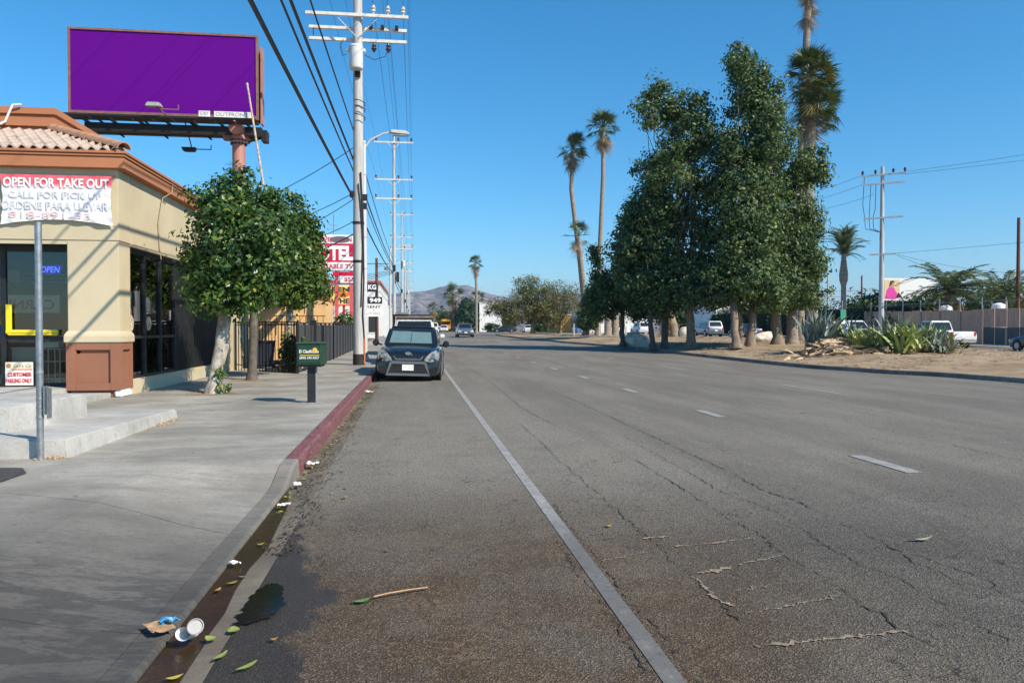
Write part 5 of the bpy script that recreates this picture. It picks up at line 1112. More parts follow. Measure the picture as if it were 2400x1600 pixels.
# lower grille frame, bars and plate
y = yf + .012; q = -.125
MB().prism([(-.52,y,.32+q),(.52,y,.32+q),(.42,y,.60+q),(-.42,y,.60+q)], (0,-.05,0)).build('lower_grille', M_plast, c, world=False)
for pts in ([(-.60,.26),(.60,.26),(.54,.33),(-.54,.33)], [(-.43,.58),(.43,.58),(.49,.66),(-.49,.66)], [(-.60,.26),(-.54,.33),(-.43,.58),(-.49,.66)], [(.60,.26),(.54,.33),(.43,.58),(.49,.66)]):
    MB().prism([(p[0], y+.02, p[1]+q) for p in pts], (0,-.07,0)).build('grille_frame', M_gplast, c, world=False, bevel=.008)
for z in (.40, .48, .545): MB().box(-.46, .46, y+.001, y+.012, z-.012+q, z+.012+q).build('grille_bar', M_plast, c, world=False)
MB().box(-.155,.155,y+.022,y+.032,.41+q,.57+q).build('licence_plate', M_plate, c, world=False)
MB().prism([(-.34,yf-.002,.585),(.34,yf-.002,.585),(.38,yf-.03,.665),(-.38,yf-.03,.665)], (0,.016,0)).build('upper_grille', M_plast, c, world=False)
MB().bar((-.39,yf+.0,.675),(-.33,yf+.016,.58), .02).bar((-.33,yf+.016,.58),(.33,yf+.016,.58), .02).bar((.33,yf+.016,.58),(.39,yf,.675), .02).build('chrome_strip', M_chrome, c, world=False)
bdg = MB().prism([(.09*math.cos(6.283*k/20), yf-.022, .745+.042*math.sin(6.283*k/20)) for k in range(20)], (0,.02,0)).build('badge', M_chrome, c, world=False)
for ch in list(c.children):                                   # the front wheels are turned
    if ch.name.startswith('wheel') and not ch.name.startswith('wheel_arch'):
        m0 = np.mean([v.co[:] for v in ch.data.vertices], 0)
        if m0[1] > 0:
            pv = Vector(m0); rt = Matrix.Rotation(R(-12), 4, 'Z'); ch.matrix_local = Matrix.Translation(pv - Vector((math.copysign(.02, pv.x),0,0))) @ rt @ Matrix.Translation(-pv)
# ---- white SUV with a loaded rack parked behind it
c2, *_ = car('suv', 'white SUV with loaded roof rack parked behind the black hatchback', P_white, (.05, 29.6, .02), R(180-2), group='cars parked along the left kerb')
MB().box(-.72,.72,-1.5,.35,1.78,1.82).build('roof_rack', M_plast, c2, world=False)
for k in range(5): MB().bar((-.7+.0,-1.4+k*.42,1.86),(.7,-1.4+k*.42,1.86), .06).build('rack_bar', mat('brown_plank', (.22,.15,.12), .7, var=.3), c2, world=False)
pk = thing('work_truck', (-.1, 37.5, tz(37.5)), 'white work truck with ladder rack behind the white SUV', 'truck', 'cars parked along the left kerb', rz=R(180))
MB().box(-.9,.9,-2.5,.6,.7,1.35).build('utility_box', P_white, pk, world=False, bevel=.03); MB().hexa([(-.85,.62,.6),(.85,.62,.6),(.85,2.5,.6),(-.85,2.5,.6)], [(-.78,.62,1.75),(.78,.62,1.75),(.74,1.5,1.72),(-.74,1.5,1.72)]).build('cab', P_white, pk, world=False, bevel=.06)
for x in (-.85,.85):
    for y in (-2.3,-.6,.9): MB().bar((x,y,1.3),(x,y,1.98), .05).build('rack_post', M_plast, pk, world=False)
    MB().bar((x,-2.5,2.0),(x,1.3,2.0), .05).build('rack_rail', M_plast, pk, world=False)
for y in (-2.2,-1.2,-.2,.8): MB().bar((-.9,y,2.03),(.9,y,2.03), .05).build('rack_rung', M_plast, pk, world=False)
MB().box(.15,.75,-2.3,1.1,2.06,2.14).build('ladder', M_rim, pk, world=False)
for y in (-1.7,1.7):
    for x in (-.78,.78): MB().lathe((x-.1,y,.37), [(.37,0),(.37,.2)], 16, axis='x').build('wheel', M_tyre, pk, world=False)
# ---- moving traffic and cars far up the street
G2 = 'cars further up the street'
car('sedan', 'silver grey sedan driving in the middle lane', P_silver, (5.45, 83, tz(83)), R(180), group=G2)
car('suv', 'white SUV beyond the parked cars in the kerb lane', P_white, (2.9, 118, tz(118)), R(0), group=G2, cat='car')
car('sedan', 'white sedan next to the yellow bus', P_white, (6.4, 165, tz(165)), R(180), group=G2)
car('sedan', 'small red car glimpsed between the two far white cars', P_red, (5.6, 205, tz(205)), R(0), group=G2)
bu = thing('school_bus', (8.0, 196, tz(196)), 'yellow bus far up the street', 'bus', G2, rz=R(180))
MB().box(-1.2,1.2,-4.5,4.0,.45,3.0).build('body', P_yellow, bu, world=False, bevel=.2, smooth=True); MB().box(-1.05,1.05,4.0,5.0,.45,1.6).build('hood', P_yellow, bu, world=False, bevel=.12); MB().box(-1.0,1.0,4.0,4.03,1.65,2.45).build('windshield', M_cglass, bu, world=False)
for x in (-1.0,.98):
    for y in (-3,3.6): MB().lathe((x-.12,y,.48), [(.48,0),(.48,.25)], 16, axis='x').build('wheel', M_tyre, bu, world=False)
for s in (-1,1):
    MB().lathe((s*.75,5.02,.95), [(.12,0),(.12,.02)], 12, axis='y').build('headlight', M_hl, bu, world=False)
    for k in range(7): MB().box(s*1.205-.006,s*1.205+.006,-4.2+k*1.1,-3.3+k*1.1,1.75,2.4).build('side_window', M_cglass, bu, world=False)
car('sedan', 'black sedan crossing side on beyond the end of the median', P_black, (17.3, 147, tz(147)), R(90), group=G2)
car('hatch', 'pale hatchback beyond the olive trees', P_white, (22.6, 152, tz(152)), R(180), group=G2)
# ---- cars on the other roadway
G3 = 'cars on the far roadway'
far = [('hatch','blue and white hatchback seen left of the boulder behind thin trunks', paint('light_blue_paint',(.09,.2,.36)), 24.5, 112, 180),
       ('suv','white SUV seen beneath the left end of the tree cluster', P_white, 32.0, 106, 0),
       ('suv','dark grey SUV seen between the cluster trunks', P_silver, 32.5, 82, 0),
       ('sedan','blue sedan seen right of the middle trunks', P_blue, 33.0, 73.5, 0),
       ('suv','dark navy SUV with red tail lamp behind the right palm trunks', P_dark, 31.6, 57.5, 0),
       ('pickup','white pickup half hidden behind the grey blue agave', P_white, 36.6, 60.5, 180),
       ('sedan','dark blue sedan behind the yellow green agaves', P_dark, 36.4, 53, 0),
       ('pickup','white pickup truck parked tail on at the right', P_white, 35.6, 48.6, 0),
       ('sedan','dark teal car cut off at the right picture edge', paint('teal_paint',(.01,.05,.06)), 37.0, 40.6, 0)]
for k, lb, pt, x, y, h in far: car(k, lb, pt, (x, y, tz(y)), R(h), group=G3, cat='truck' if k == 'pickup' else 'car')
# ================================================================ THE MEDIAN: trees, palms, agaves, boulders
GC = 'dark green trees clustered on the median'
KS = .89                                    # the cluster stands on the mound near the kerb
def ks3(p, k): return (p[0]*k, p[1]*k, 1.45 + (p[2]-1.45)*k)
def mtree(label, base, top, r, blobs, n, seed, leaf=L_med, size=.27, bark=M_bark2, group=GC, lean=None, extra=(), sub=2, clump=.5, shell=.42):
    k_ = KS if base[1] < 60 else 1.
    base = (base[0]*k_, base[1]*k_); top = ks3(top, k_); blobs = [(*ks3(b[:3], k_), b[3]*k_, b[4]*k_, b[5]*k_) for b in blobs]; r *= k_; size *= k_; clump *= k_
    extra = [((bx_[0]*k_, bx_[1]*k_), ks3(tp, k_), rr_*k_) for bx_, tp, rr_ in extra]
    x, y = base; z = medz(x, y) - .05; t = thing('median_tree', (x, y, z), label, 'tree', group)
    trunk(t, wander((x, y, z), top, 6, .06, seed), r, r*.7, bark, n=10, flare=1.5)
    for k, (bx_, tp, rr_) in enumerate(extra): trunk(t, wander((*bx_, z), tp, 5, .06, seed+k+50), rr_, rr_*.7, bark, n=10, flare=1.4)
    limbs(t, Vector(top) + Vector((0,.6,-.3)), blobs, r*.42, bark, seed, sub)
    crown(t, blobs, int(n*1.1), size*.83, seed, leaf, lump=5, lr=(.32,.62), clump=clump*.7, per=12, shell=shell*.85, up=.3)
    return t
mtree('small dark tree at the left end of the median cluster', (14.75, 53.3), (14.8,53.3,3.2), .20,
      [(14.9,53.5,4.3,1.7,1.8,1.9), (14.0,54,3.4,1.3,1.5,1.3), (15.4,53.5,5.6,1.2,1.5,1.8), (13.4,55,5.3,.55,.7,1.5), (13.0,54.5,3.0,.8,1,.9), (16.2,53,3.3,1.4,1.6,1.4), (13.1,55,6.9,.35,.4,.7)], 15000, 101, bark=M_barkd)
mtree('two stemmed dark tree beside the pale boulder', (15.6, 48.8), (15.3,48.9,3.4), .19,
      [(15.6,49.3,5.2,2.0,2.0,2.3), (14.8,49.5,7.3,1.5,1.6,2.0), (14.2,49.5,8.9,.9,1,1.3), (16.8,49,4.0,1.8,1.8,1.7), (14.4,49,4.2,1.4,1.6,1.5), (15.9,49.5,9.0,1.4,1.5,1.6)], 18000, 102, bark=M_barkd, extra=(((16.4,49.0),(16.5,49.2,3.6),.23),))
mtree('tall broad tree in the middle of the median cluster', (17.5, 47.0), (17.5,47.2,4.0), .30,
      [(17.3,47.5,6.2,2.3,2.2,3.0), (17.0,47.8,10.5,2.1,2.2,2.6), (17.3,47.8,13.6,1.9,2.0,2.0), (16.0,48,15.8,1.2,1.3,1.4), (15.6,48,17.0,.6,.7,.8), (18.4,47.3,14.0,1.5,1.4,1.5), (18.9,46.5,11.2,1.4,1.4,1.8), (17.3,47.8,15.8,1.3,1.3,1.1), (15.0,47.8,15.0,.9,1,1.2), (18.8,47.5,9,1.8,2,2.5), (15.3,47.8,11.4,1.2,1.4,1.3), (15.2,47.8,8.4,1.3,1.4,1.6), (17.6,46.2,4.0,2.2,1.6,1.4), (19.0,47,5.0,1.5,1.6,1.7)], 36000, 103)
mtree('tallest tree of the cluster, leaning trunk pair below its crown', (18.55, 42.4), (18.9,43.9,3.6), .26,
      [(19.4,43.6,5.6,1.7,1.3,2.4), (19.3,44.0,8.6,1.5,1.2,2.0), (20.2,44.5,6.0,1.9,2.0,2.6), (19.8,44.6,10.5,1.6,1.5,2.4), (21.0,44.3,8.5,1.5,1.3,2.2), (20.8,45.5,13.6,1.5,1.6,2.2), (20.6,45.8,16.3,1.15,1.3,1.7), (19.9,46,18.0,.85,.9,.9), (20.9,45.8,17.4,.9,.9,.9), (21.8,45.6,15.4,1.2,1.2,1.2), (22.7,45.6,13.4,1.2,1.1,1.2), (21.3,45.5,14.7,1.0,1.1,1.2), (18.9,44,3.9,1.8,1.6,1.3), (20.8,44,3.4,1.6,1.5,1.1), (22.0,45.5,12.2,1.1,1.2,1.5)], 42000, 104, extra=(((20.2,44.2),(20.7,44.6,4.2),.28), ((19.6,44.4),(19.7,44.8,4.5),.2)), bark=M_bark2)
mtree('wide tree at the right end of the median cluster', (23.0, 46.4), (22.9,46.6,4.2), .34,
      [(22.6,46.3,6.4,2.0,2.0,2.8), (23.6,46.5,9.0,1.7,1.8,2.2), (24.6,46.3,5.6,1.4,1.6,2.1), (22.0,46.5,10.6,1.5,1.6,2.0), (24.6,46.8,11.7,.9,1.0,1.1), (25.5,47,12.2,.95,.9,.9), (25.6,46.8,11.0,.75,.7,.7), (22.2,45.5,3.8,1.7,1.5,1.2), (24.2,45.8,3.6,1.5,1.4,1.1), (25.2,46.6,7.5,.9,1.0,1.0)], 32000, 105, bark=M_bark2)
# palms -----------------------------------------------------------------
def fan_mesh(name, seg, blade, petiole, droop, m, spread=2.6):
    mb = MB(); mb.bar((0,0,0), (0,petiole,0), .035, .02)
    for i in range(seg):
        a = (i/(seg-1) - .5) * spread; l = blade * (1.1 - .3*abs(a)/1.5) * random.uniform(.75, 1.15); w = blade*.03
        d = Vector((math.sin(a), math.cos(a), 0)); s_ = Vector((d.y, -d.x, 0)) * w
        p0 = Vector((0,petiole,0)); p1 = p0 + d*l*.5 + Vector((0,0,-droop*.12*l + .05*l*(i%2))); p2 = p0 + d*l + Vector((0,0,-droop*.6*l*random.uniform(.6,1.4)))
        mb.add([p0, p1+s_+Vector((0,0,.02)), p2, p1-s_], [(0,1,2,3)]); mb.add([p0+d*.001, p1+s_+Vector((0,0,.02)), p1-s_], [(0,1,2)]) if False else None
    me = mb.mesh(name, fix=False); me.materials.append(m); return me
L_fan = leaf_mat('fan_palm_leaf', (.05,.085,.03), (.13,.165,.05), None, .15, .4); L_fany = leaf_mat('fan_palm_leaf_yellow', (.22,.17,.03), (.34,.25,.05), None, .2); L_dead = leaf_mat('dead_palm_leaf', (.16,.105,.06), (.34,.25,.17), None, .1)
FAN = [fan_mesh('frond', 19, .72, .70, .2, L_fan), fan_mesh('frond', 17, .66, .80, .55, L_fan, 2.4)]; FANY = fan_mesh('frond', 13, .75, .55, 1.1, L_fany); FAND = fan_mesh('dead_frond', 9, .75, .45, 1.6, L_dead, 1.7)
def fan_palm(label, path, r0, r1, scale=1., nf=30, nd_=14, ny=4, skirt=1.0, seed=1, group='fan palms on the median', cat='palm tree', stub=0):
    rg = random.Random(seed); t = thing('fan_palm', path[0], label, cat, group); P_ = [Vector(p) for p in path]; n = 16
    pts = []
    for i in range(n+1):
        f = i/n*(len(P_)-1); k = min(int(f), len(P_)-2); pts.append(P_[k].lerp(P_[k+1], ss(0,1,f-k)*.5+(f-k)*.5))
    MB().tube(pts, [(r0*1.5 if i == 0 else r0+(r1-r0)*i/n) for i in range(n+1)], 9).build('trunk', M_palmtrunk, t, smooth=True)
    top = Vector(P_[-1]) - Vector(path[0])
    def put(me, el, az, s, nm, dz=0):
        o = addobj(nm, me, None, t); o.location = top + Vector((0,0,dz)); o.rotation_euler = Euler((el, rg.uniform(-.5,.5), az), 'XYZ'); o.scale = (s,s,s)
    for k in range(nf):
        el = R(rg.uniform(-30, 98)); put(FAN[k % 2], el, rg.uniform(0,6.28), scale*rg.uniform(.8,1.1), 'frond', .15*scale)
    for k in range(ny): put(FANY, R(rg.uniform(-60,-25)), rg.uniform(0,6.28), scale*.95, 'yellow_frond', 0)
    for k in range(nd_): put(FAND, R(rg.uniform(-88,-62)), rg.uniform(0,6.28), scale*rg.uniform(.8,1.1), 'dead_frond', -rg.uniform(0, skirt))
    return t
def mz(x, y): return medz(x, y) if y < 103 and x < 28.8 else tz(y)
fan_palm('tall slim palm with curved trunk, left of the tall pair', [(19.4,85,mz(19.4,85)), (18.6,85,9), (17.6,85,17), (17.75,85,21.3)], .30, .22, 1.5, 46, 18, seed=1)
fan_palm('taller slim palm, right of the tall pair', [(20.2,83,mz(20.2,83)), (20.4,83,10), (20.75,83,18), (20.75,83,23.2)], .28, .20, 1.6, 48, 20, seed=2)
fan_palm('shorter palm below the tall pair', [(18.1,80,mz(18.1,80)), (17.9,80,6), (17.35,80,11.0)], .28, .25, 1.25, 16, 6, seed=3)
fan_palm('very tall palm whose crown leaves the picture top', [(29.6,56,mz(29.6,56)), (29.6,56,8), (29.6,56,16), (30.15,56,27.4)], .33, .26, 1.2, 18, 34, seed=4, skirt=2.2)
fat = fan_palm('fat bushy palm behind the cluster with ragged brown skirt', [(28.2,51.5,mz(28.2,51.5)), (28.0,52,10), (28.2,52,19.3)], .42, .40, 1.5, 90, 60, ny=14, seed=5, skirt=3.4)
# second tier of leaves down the fat crown
rg = random.Random(9)
for k in range(100):
    o = addobj('frond', FAN[k % 2] if k % 7 else FANY, None, fat); o.location = Vector((0,0,19.3-mz(28.2,51.5))) + Vector((rg.uniform(-.3,.3), rg.uniform(-.3,.3), -rg.uniform(.2,3.2))); o.rotation_euler = Euler((R(rg.uniform(-40,45)), rg.uniform(-.6,.6), rg.uniform(0,6.28)), 'XYZ'); s_ = rg.uniform(1.1,1.6); o.scale = (s_,s_,s_)
fan_palm('lone slim palm standing far up the street before the mountain', [(10.9,134,tz(134)), (10.9,134,8), (10.75,134,12.6)], .24, .2, 1.15, 34, 16, ny=10, seed=6, skirt=1.6, group='far palms')
fan_palm('bushy palm far up the street, left before the mountain', [(9.2,175,tz(175)), (9.2,175,6), (9.0,175,8.6)], .5, .5, 2.2, 34, 26, ny=8, seed=7, skirt=4.5, group='far palms')
fan_palm('bushy palm right beside the lone slim palm', [(14.4,178,tz(178)), (14.4,178,6), (14.4,178,8.0)], .4, .4, 1.7, 26, 16, ny=6, seed=8, skirt=2.0, group='far palms')
fan_palm('little palm low against the mountain', [(5.4,210,tz(210)), (5.4,210,4), (5.4,210,6.3)], .3, .3, 1.6, 22, 14, ny=8, seed=10, skirt=2., group='far palms')
fan_palm('second little palm low against the mountain', [(8.6,240,tz(240)), (8.6,240,4), (8.6,240,6.6)], .2, .2, 1.3, 20, 6, seed=11, group='far palms')
fan_palm('stocky palm with dead fronds between the cluster trunks', [(21.6,61.8,mz(21.6,61.8)), (21.4,61.8,1.6), (21.0,61.8,3.0)], .45, .4, 1.2, 10, 24, seed=12, skirt=1.5)
# bare palm trunks standing between the trees
for x, y, h, r_, lb in ((24.75*KS,47.9*KS,8.5,.30,'stout bare palm trunk behind the right end tree'), (24.1*KS,48.6*KS,8,.18,'thin bare trunk between the two stout right trunks'), (19.0,74,6,.32,'left of two pale palm trunks behind the left tree'), (19.9,74.5,6,.32,'right of two pale palm trunks behind the left tree')):
    t = thing('palm_trunk', (x, y, mz(x,y)), lb, 'tree', 'bare trunks on the median'); MB().tube([(x,y,mz(x,y)-.1),(x+.02,y,1.0),(x,y,3),(x+.05,y,h)], [r_*1.6,r_*1.15,r_,r_*.9], 10).build('trunk', M_palmtrunk, t, smooth=True)
# olive coloured shrubby trees
mtree('broad olive green tree at the far end of the median', (14.6, 94), (14.7,94,2.4), .30, [(13.2,94,4.2,3.0,2.8,2.2), (15.3,94,5.0,2.8,2.8,2.4), (11.8,94,3.2,1.8,2,1.4), (14.3,94,6.4,1.9,2,1.2), (16.3,93,3.0,1.8,1.8,1.2)], 17000, 111, L_olive, .24, group='olive trees on the median', clump=.7, shell=.3)
mtree('grey green half bare tree right of the broad olive one', (17.9, 93.5), (17.9,93.5,2.2), .22, [(18.1,93.5,4.0,2.3,2.4,2.4), (19.1,93.5,5.3,1.4,1.5,1.2), (17.2,93.5,5.4,1.5,1.5,1.3), (17.2,92.5,2.8,1.4,1.4,1.0)], 8500, 112, L_greygreen, .2, group='olive trees on the median', sub=7, clump=.7, shell=.3)
mtree('dark small tree between the olive trees and the cluster', (17.9, 78), (17.9,78,2.0), .18, [(18.2,78,3.0,1.3,1.4,1.4), (18.7,78,4.6,1.0,1.1,1.4), (17.6,78,1.9,1.0,1.0,.7)], 6500, 113, L_med, .28)
tw_ = MB()
for k in range(46):
    x = random.uniform(11.6,20.2); a = Vector((x, 94, random.uniform(3.5,5))); e = a + Vector((random.uniform(-.8,1.4), 0, random.uniform(1.4,2.6))); tw_.tube(wander(a, e, 4, .12, k), [.035,.03,.022,.016,.008], 4)
twt = thing('bare_branches', (16,94,3.5), 'bare twigs sticking up out of the olive tree crowns', 'branches'); tw_.build('twigs', M_bark, twt, fix=False)
# low round bush, far trees
def bush(label, x, y, blobs, n, size, seed, leaf, nm='bush', cat='bush', trk=None, group=None, clump=.5):
    t = thing(nm, (x, y, tz(y)), label, cat, group); crown(t, blobs, n, size, seed, leaf, clump=clump, per=12, shell=.4)
    if trk: trunk(t, wander((x,y,tz(y)), (x,y,tz(y)+trk), 3, .05, seed), .3, .2, M_barkd)
    return t
bush('clipped low round bush beside the black crossing sedan', 16.3, 158, [(16.0,158,1.5,1.7,1.3,1.0), (17.2,158,1.3,1.4,1.2,.9)], 4500, .28, 121, L_hedge, clump=.3)
bush('dark conical evergreen tree far up the street', 12.0, 172, [(12.0,172,4.0,2.6,2.2,3.0), (11.7,172,6.4,1.6,1.5,1.8), (12.9,172,3.0,2.4,2,2.2), (14.6,172,4.5,1.6,1.5,2.8)], 9000, .45, 122, L_pine, 'evergreen_tree', 'tree', 3, 'far trees', .8)
for k, (x, y, r_, h) in enumerate(((7.2,215,3.6,5.6), (9.2,205,2.8,5.2), (6.6,260,4.0,5.4), (4.6,300,3.4,5.0), (10.6,200,2.4,4.6), (20.5,172,2.6,4.2), (13.8,176,1.8,4.0))):
    bush(['round green tree behind the yellow bus', 'green tree just left of the dark evergreen', 'hazy green tree over the far traffic', 'small far tree next to the pole row', 'green tree at the foot of the dark evergreen', 'green tree between lone palm and white building', 'low green tree left of the white building'][k], x, y, [(x,y,h*.55+.6,r_,r_*.8,h*.5), (x+r_*.5,y,h*.7+.5,r_*.7,r_*.6,h*.35)], 3200, .42, 130+k, L_far, 'far_tree', 'tree', 2, 'far trees', .7)
# fill of trees beyond the other roadway, seen through gaps
for k, (x, y, r_, h) in enumerate(((31,150,4,5.5), (37,140,4,5), (44,125,4,5.5), (27,165,4,5.2), (50,118,4,5))):
    bush(['dark tree behind the left trunks of the cluster', 'dark tree behind the middle trunks, left one', 'dark tree behind the middle trunks, right one', 'far dark tree left behind the olive trees', 'dark tree behind the right trunks of the cluster'][k], x, y, [(x,y,h*.55,r_,r_*.6,h*.5), (x+2,y,h*.5,r_*.8,r_*.6,h*.45)], 3500, .6, 150+k, L_hedge, 'far_tree', 'tree', 2, 'trees across the far roadway', .9)
# agaves ---------------------------------------------------------------
def agave_leaf(name, m, L_, w):
    mb = MB(); n = 6; pts = []
    for i in range(n+1):
        t = i/n; ww = w*(1-t)**.7*(.75+.8*t*(1-t)*2); z = .45*L_*t - .35*L_*t*t*.8; pts.append(((-ww, L_*t*.85, z+ww*.35), (0, L_*t*.85, z), (ww, L_*t*.85, z+ww*.35)))
    for i in range(n):
        a, b = pts[i], pts[i+1]; mb.add([a[0],a[1],b[1],b[0]], [(0,1,2,3)]); mb.add([a[1],a[2],b[2],b[1]], [(0,1,2,3)])
    me = mb.mesh(name, smooth=False, fix=False); me.materials.append(m); return me
M_ag1 = mat('agave_blue', (.19,.235,.195), .5, var=.2, scale=5); M_ag2 = mat('agave_yellow', (.46,.46,.14), .5, var=.3, scale=6, col2=(.24,.32,.09)); M_ag3 = mat('agave_green', (.23,.27,.10), .5, var=.3, scale=6); M_ag4 = mat('agave_dry', (.46,.34,.22), .85, var=.35, scale=6)
AG = {k: agave_leaf('leaf', m, 1., .06) for k, m in (('b', M_ag1), ('y', M_ag2), ('g', M_ag3), ('d', M_ag4))}
def agave(label, x, y, s, n, kinds, seed, tall=1.):
    x *= .86; y *= .86; s *= .88; rg = random.Random(seed); z = medz(x, y); t = thing('agave_plant', (x, y, z), label, 'agave', 'agaves on the median')
    s *= 1.38; n = int(n*1.5)
    for k in range(n):
        o = addobj('leaf', AG[rg.choice(kinds)], None, t); o.location = (rg.gauss(0,.16*s), rg.gauss(0,.16*s), rg.uniform(0,.30)*s*tall)
        o.rotation_euler = Euler((R(rg.triangular(-10, 78, 45)), rg.uniform(-.25,.25), rg.uniform(0,6.28)), 'XYZ'); q = s*rg.uniform(.75,1.15); o.scale = (q*1.1, q, q)
    for k in range(10):
        o = addobj('dry_leaf', AG['d'], None, t); o.location = (0,0,.05); o.rotation_euler = Euler((R(rg.uniform(-30,5)), 0, rg.uniform(0,6.28)), 'XYZ'); o.scale = (s*.8,)*3
    return t
agave('grey blue agave, leftmost and tallest of the clump', 19.9, 35.9, 1.25, 46, 'bbbb', 1, 1.6)
agave('grey blue agave standing behind the leaf pile', 20.7, 36.6, 1.2, 40, 'bbbg', 2, 1.6)
agave('yellow green agave right of the dry leaf pile', 20.9, 34.2, .85, 40, 'yyg', 3)
agave('green agave between the two yellow striped ones', 21.6, 33.9, .9, 36, 'gyb', 4)
agave('large yellow striped agave in the middle of the clump', 22.3, 32.6, 1.05, 54, 'yyg', 5, 1.2)
agave('blue green agave rising behind the large striped one', 22.9, 34.0, 1.2, 44, 'bbg', 6, 1.4)
agave('grey agave at the right end of the clump', 24.0, 33.3, 1.05, 46, 'bbg', 7, 1.2)
agave('small pale agave at the right foot of the clump', 24.4, 32.5, .75, 26, 'bgd', 8)
agave('yellow green agave crowded behind the large striped one', 23.2, 33.2, .95, 40, 'yyg', 9)
agave('blue grey agave at the far back of the clump', 21.8, 36.0, 1.15, 40, 'bbg', 10, 1.3)
agave('green striped agave beside the right end of the clump', 24.9, 33.9, .95, 40, 'gby', 11)
# pile of dry leaves
dl = thing('dry_leaf_pile', (16.9, 28.9, .2), 'heap of curled dry agave leaves on the dirt', 'leaf pile'); rg = random.Random(4)
for k in range(230):
    o = addobj('dry_leaf', AG['d'], None, dl); x = rg.gauss(.25, .68); y = rg.gauss(.7, .6); h = max(0, .7*math.exp(-(x*x/1.3+(y-.7)**2/1.0)))*rg.random()
    o.location = (x, y, medz(16.9+x, 28.9+y)-.2+h); o.rotation_euler = Euler((R(rg.uniform(-35,25)), rg.uniform(-1.5,1.5), rg.uniform(0,6.28)), 'XYZ'); q = rg.uniform(.4,.85); o.scale = (q*1.5,q,q*.8)
lit = MB()
for k in range(5200):
    x = random.uniform(14.4,28); y = random.uniform(22,70); s_ = random.uniform(.03,.09); a = random.uniform(0,6.28); z = medz(x,y)+.02
    lit.add([(x+s_*math.cos(a),y+s_*math.sin(a),z+random.uniform(0,.03)),(x-s_*.5*math.sin(a),y+s_*.5*math.cos(a),z+.02),(x-s_*math.cos(a),y-s_*math.sin(a),z),(x+s_*.5*math.sin(a),y-s_*.5*math.cos(a),z+.01)], [(0,1,2,3)])
tag(lit.build('leaf_litter', M_ag4, None, fix=False), 'dry leaf litter scattered over the dirt median', kind='stuff')
# boulders ------------------------------------------------------------
M_rock = mat('pale_rock', (.62,.58,.50), .9, var=.3, scale=2.5, bmp=.9, bscale=8, spots=.3)
def boulder(label, x, y, rx, ry, rz_, seed):
    if y < 56: x *= KS; y *= KS; rx *= KS; rz_ *= KS
    rg = np.random.default_rng(seed); bm = bmesh.new(); bmesh.ops.create_icosphere(bm, subdivisions=3, radius=1); D = rg.normal(size=(9,3)); D /= np.linalg.norm(D,axis=1)[:,None]; C = rg.uniform(.62,.92,9)
    for v in bm.verts:
        p = np.array(v.co); 
        for d, c_ in zip(D, C):
            k = p @ d
            if k > c_: p = p - d*(k-c_)*.9
        v.co = Vector((p[0]*rx, p[1]*ry, (p[2]*.9+.55)*rz_))
    me = bpy.data.meshes.new('boulder'); bm.to_mesh(me); bm.free(); o = addobj('boulder', me, M_rock); o.location = (x, y, medz(x,y)-.12); return tag(o, label, 'boulder', 'boulders on the median')
boulder('big round pale boulder beside the left tree trunk', 15.75, 53.4, 1.05, .8, .82, 1); boulder('pale boulder left of the stout right trunks', 25.1, 52.5, 1.2, .8, .62, 2); boulder('small white rock at the foot of the big boulder', 15.95, 52.2, .5, .4, .2, 3); boulder('pale upright rock behind the stocky palm', 22.5, 61.5, .7, .5, .8, 4)
for x, y, h, lb in ((15.4,73,1.2,'thin marker stake on the median, left one'), (17.2,70,1.3,'thin marker stake on the median, middle one'), (18.6,66,.9,'short marker stake near the left end of the cluster')):
    t = thing('marker_stake', (x,y,mz(x,y)), lb, 'stake', 'stakes on the median'); MB().box(x-.05,x+.05,y-.05,y+.05,mz(x,y)-.1,mz(x,y)+h).build('stake', M_pole, t)
# ================================================================ THE FAR RIGHT SIDE
XR = 41.4
M_wpanel = mat('taupe_panel', (.55,.335,.235), .8, var=.16, scale=2, stretch=(3,3,.4)); M_gatep = mat('grey_gate_panel', (.11,.105,.10), .7, var=.15)
pw = thing('panel_wall', (XR, 50, .2), 'taupe panel wall with taller steel posts along the far sidewalk', 'wall')
y = 40.0; k = 0
while y < 66:
    wdt = 1.15; gate = 45.2 < y < 50.6
    if gate: MB().box(XR+.02, XR+.06, y+.02, y+wdt-.02, tz(y)+.12, tz(y)+1.35).build('gate_panel', M_gatep, pw); MB().box(XR+.02, XR+.06, y+.02, y+wdt-.02, tz(y)+1.37, tz(y)+2.7).build('wall_panel', M_wpanel, pw)
    else: MB().box(XR, XR+.06, y+.015, y+wdt-.015, tz(y)+.1, tz(y)+2.62+.04*math.sin(k*2.1)).build('wall_panel', M_wpanel, pw)
    if k % 2 == 0: MB().tube([(XR-.06,y,tz(y)),(XR-.06,y,tz(y)+3.5)], .04, 7).build('post', M_galv, pw)
    y += wdt; k += 1
MB().tube([(XR-.06,40,3.35),(XR-.06,66,3.5)], .025, 6).build('top_rail', M_galv, pw)
for y in (44.9, 45.4): MB().tube([(XR-.15,y,.1),(XR-.15,y,3.9)], .06, 8).build('gate_post', M_galv, pw)
def small_sign(nm, lb, y, z, w, h, m, cat='sign', bars=()):
    s = thing(nm, (XR-.1, y, z), lb, cat, 'signs on the panel wall'); MB().box(XR-.12,XR-.09,y,y+w,z,z+h).build('plate', m, s)
    for (a, b, c_, d, mm) in bars: MB().box(XR-.128,XR-.121,y+w*a,y+w*b,z+h*c_,z+h*d).build('print_block', mm, s)
M_teal = mat('teal_sign', (.10,.34,.32), .5); M_bluesign = mat('blue_sign', (.08,.22,.42), .5)
small_sign('gate_sign', 'teal square sign on the wall panels', 46.6, 1.75, .9, .75, M_teal, bars=((.2,.8,.55,.75,M_gatep), (.15,.85,.15,.25,M_white)))
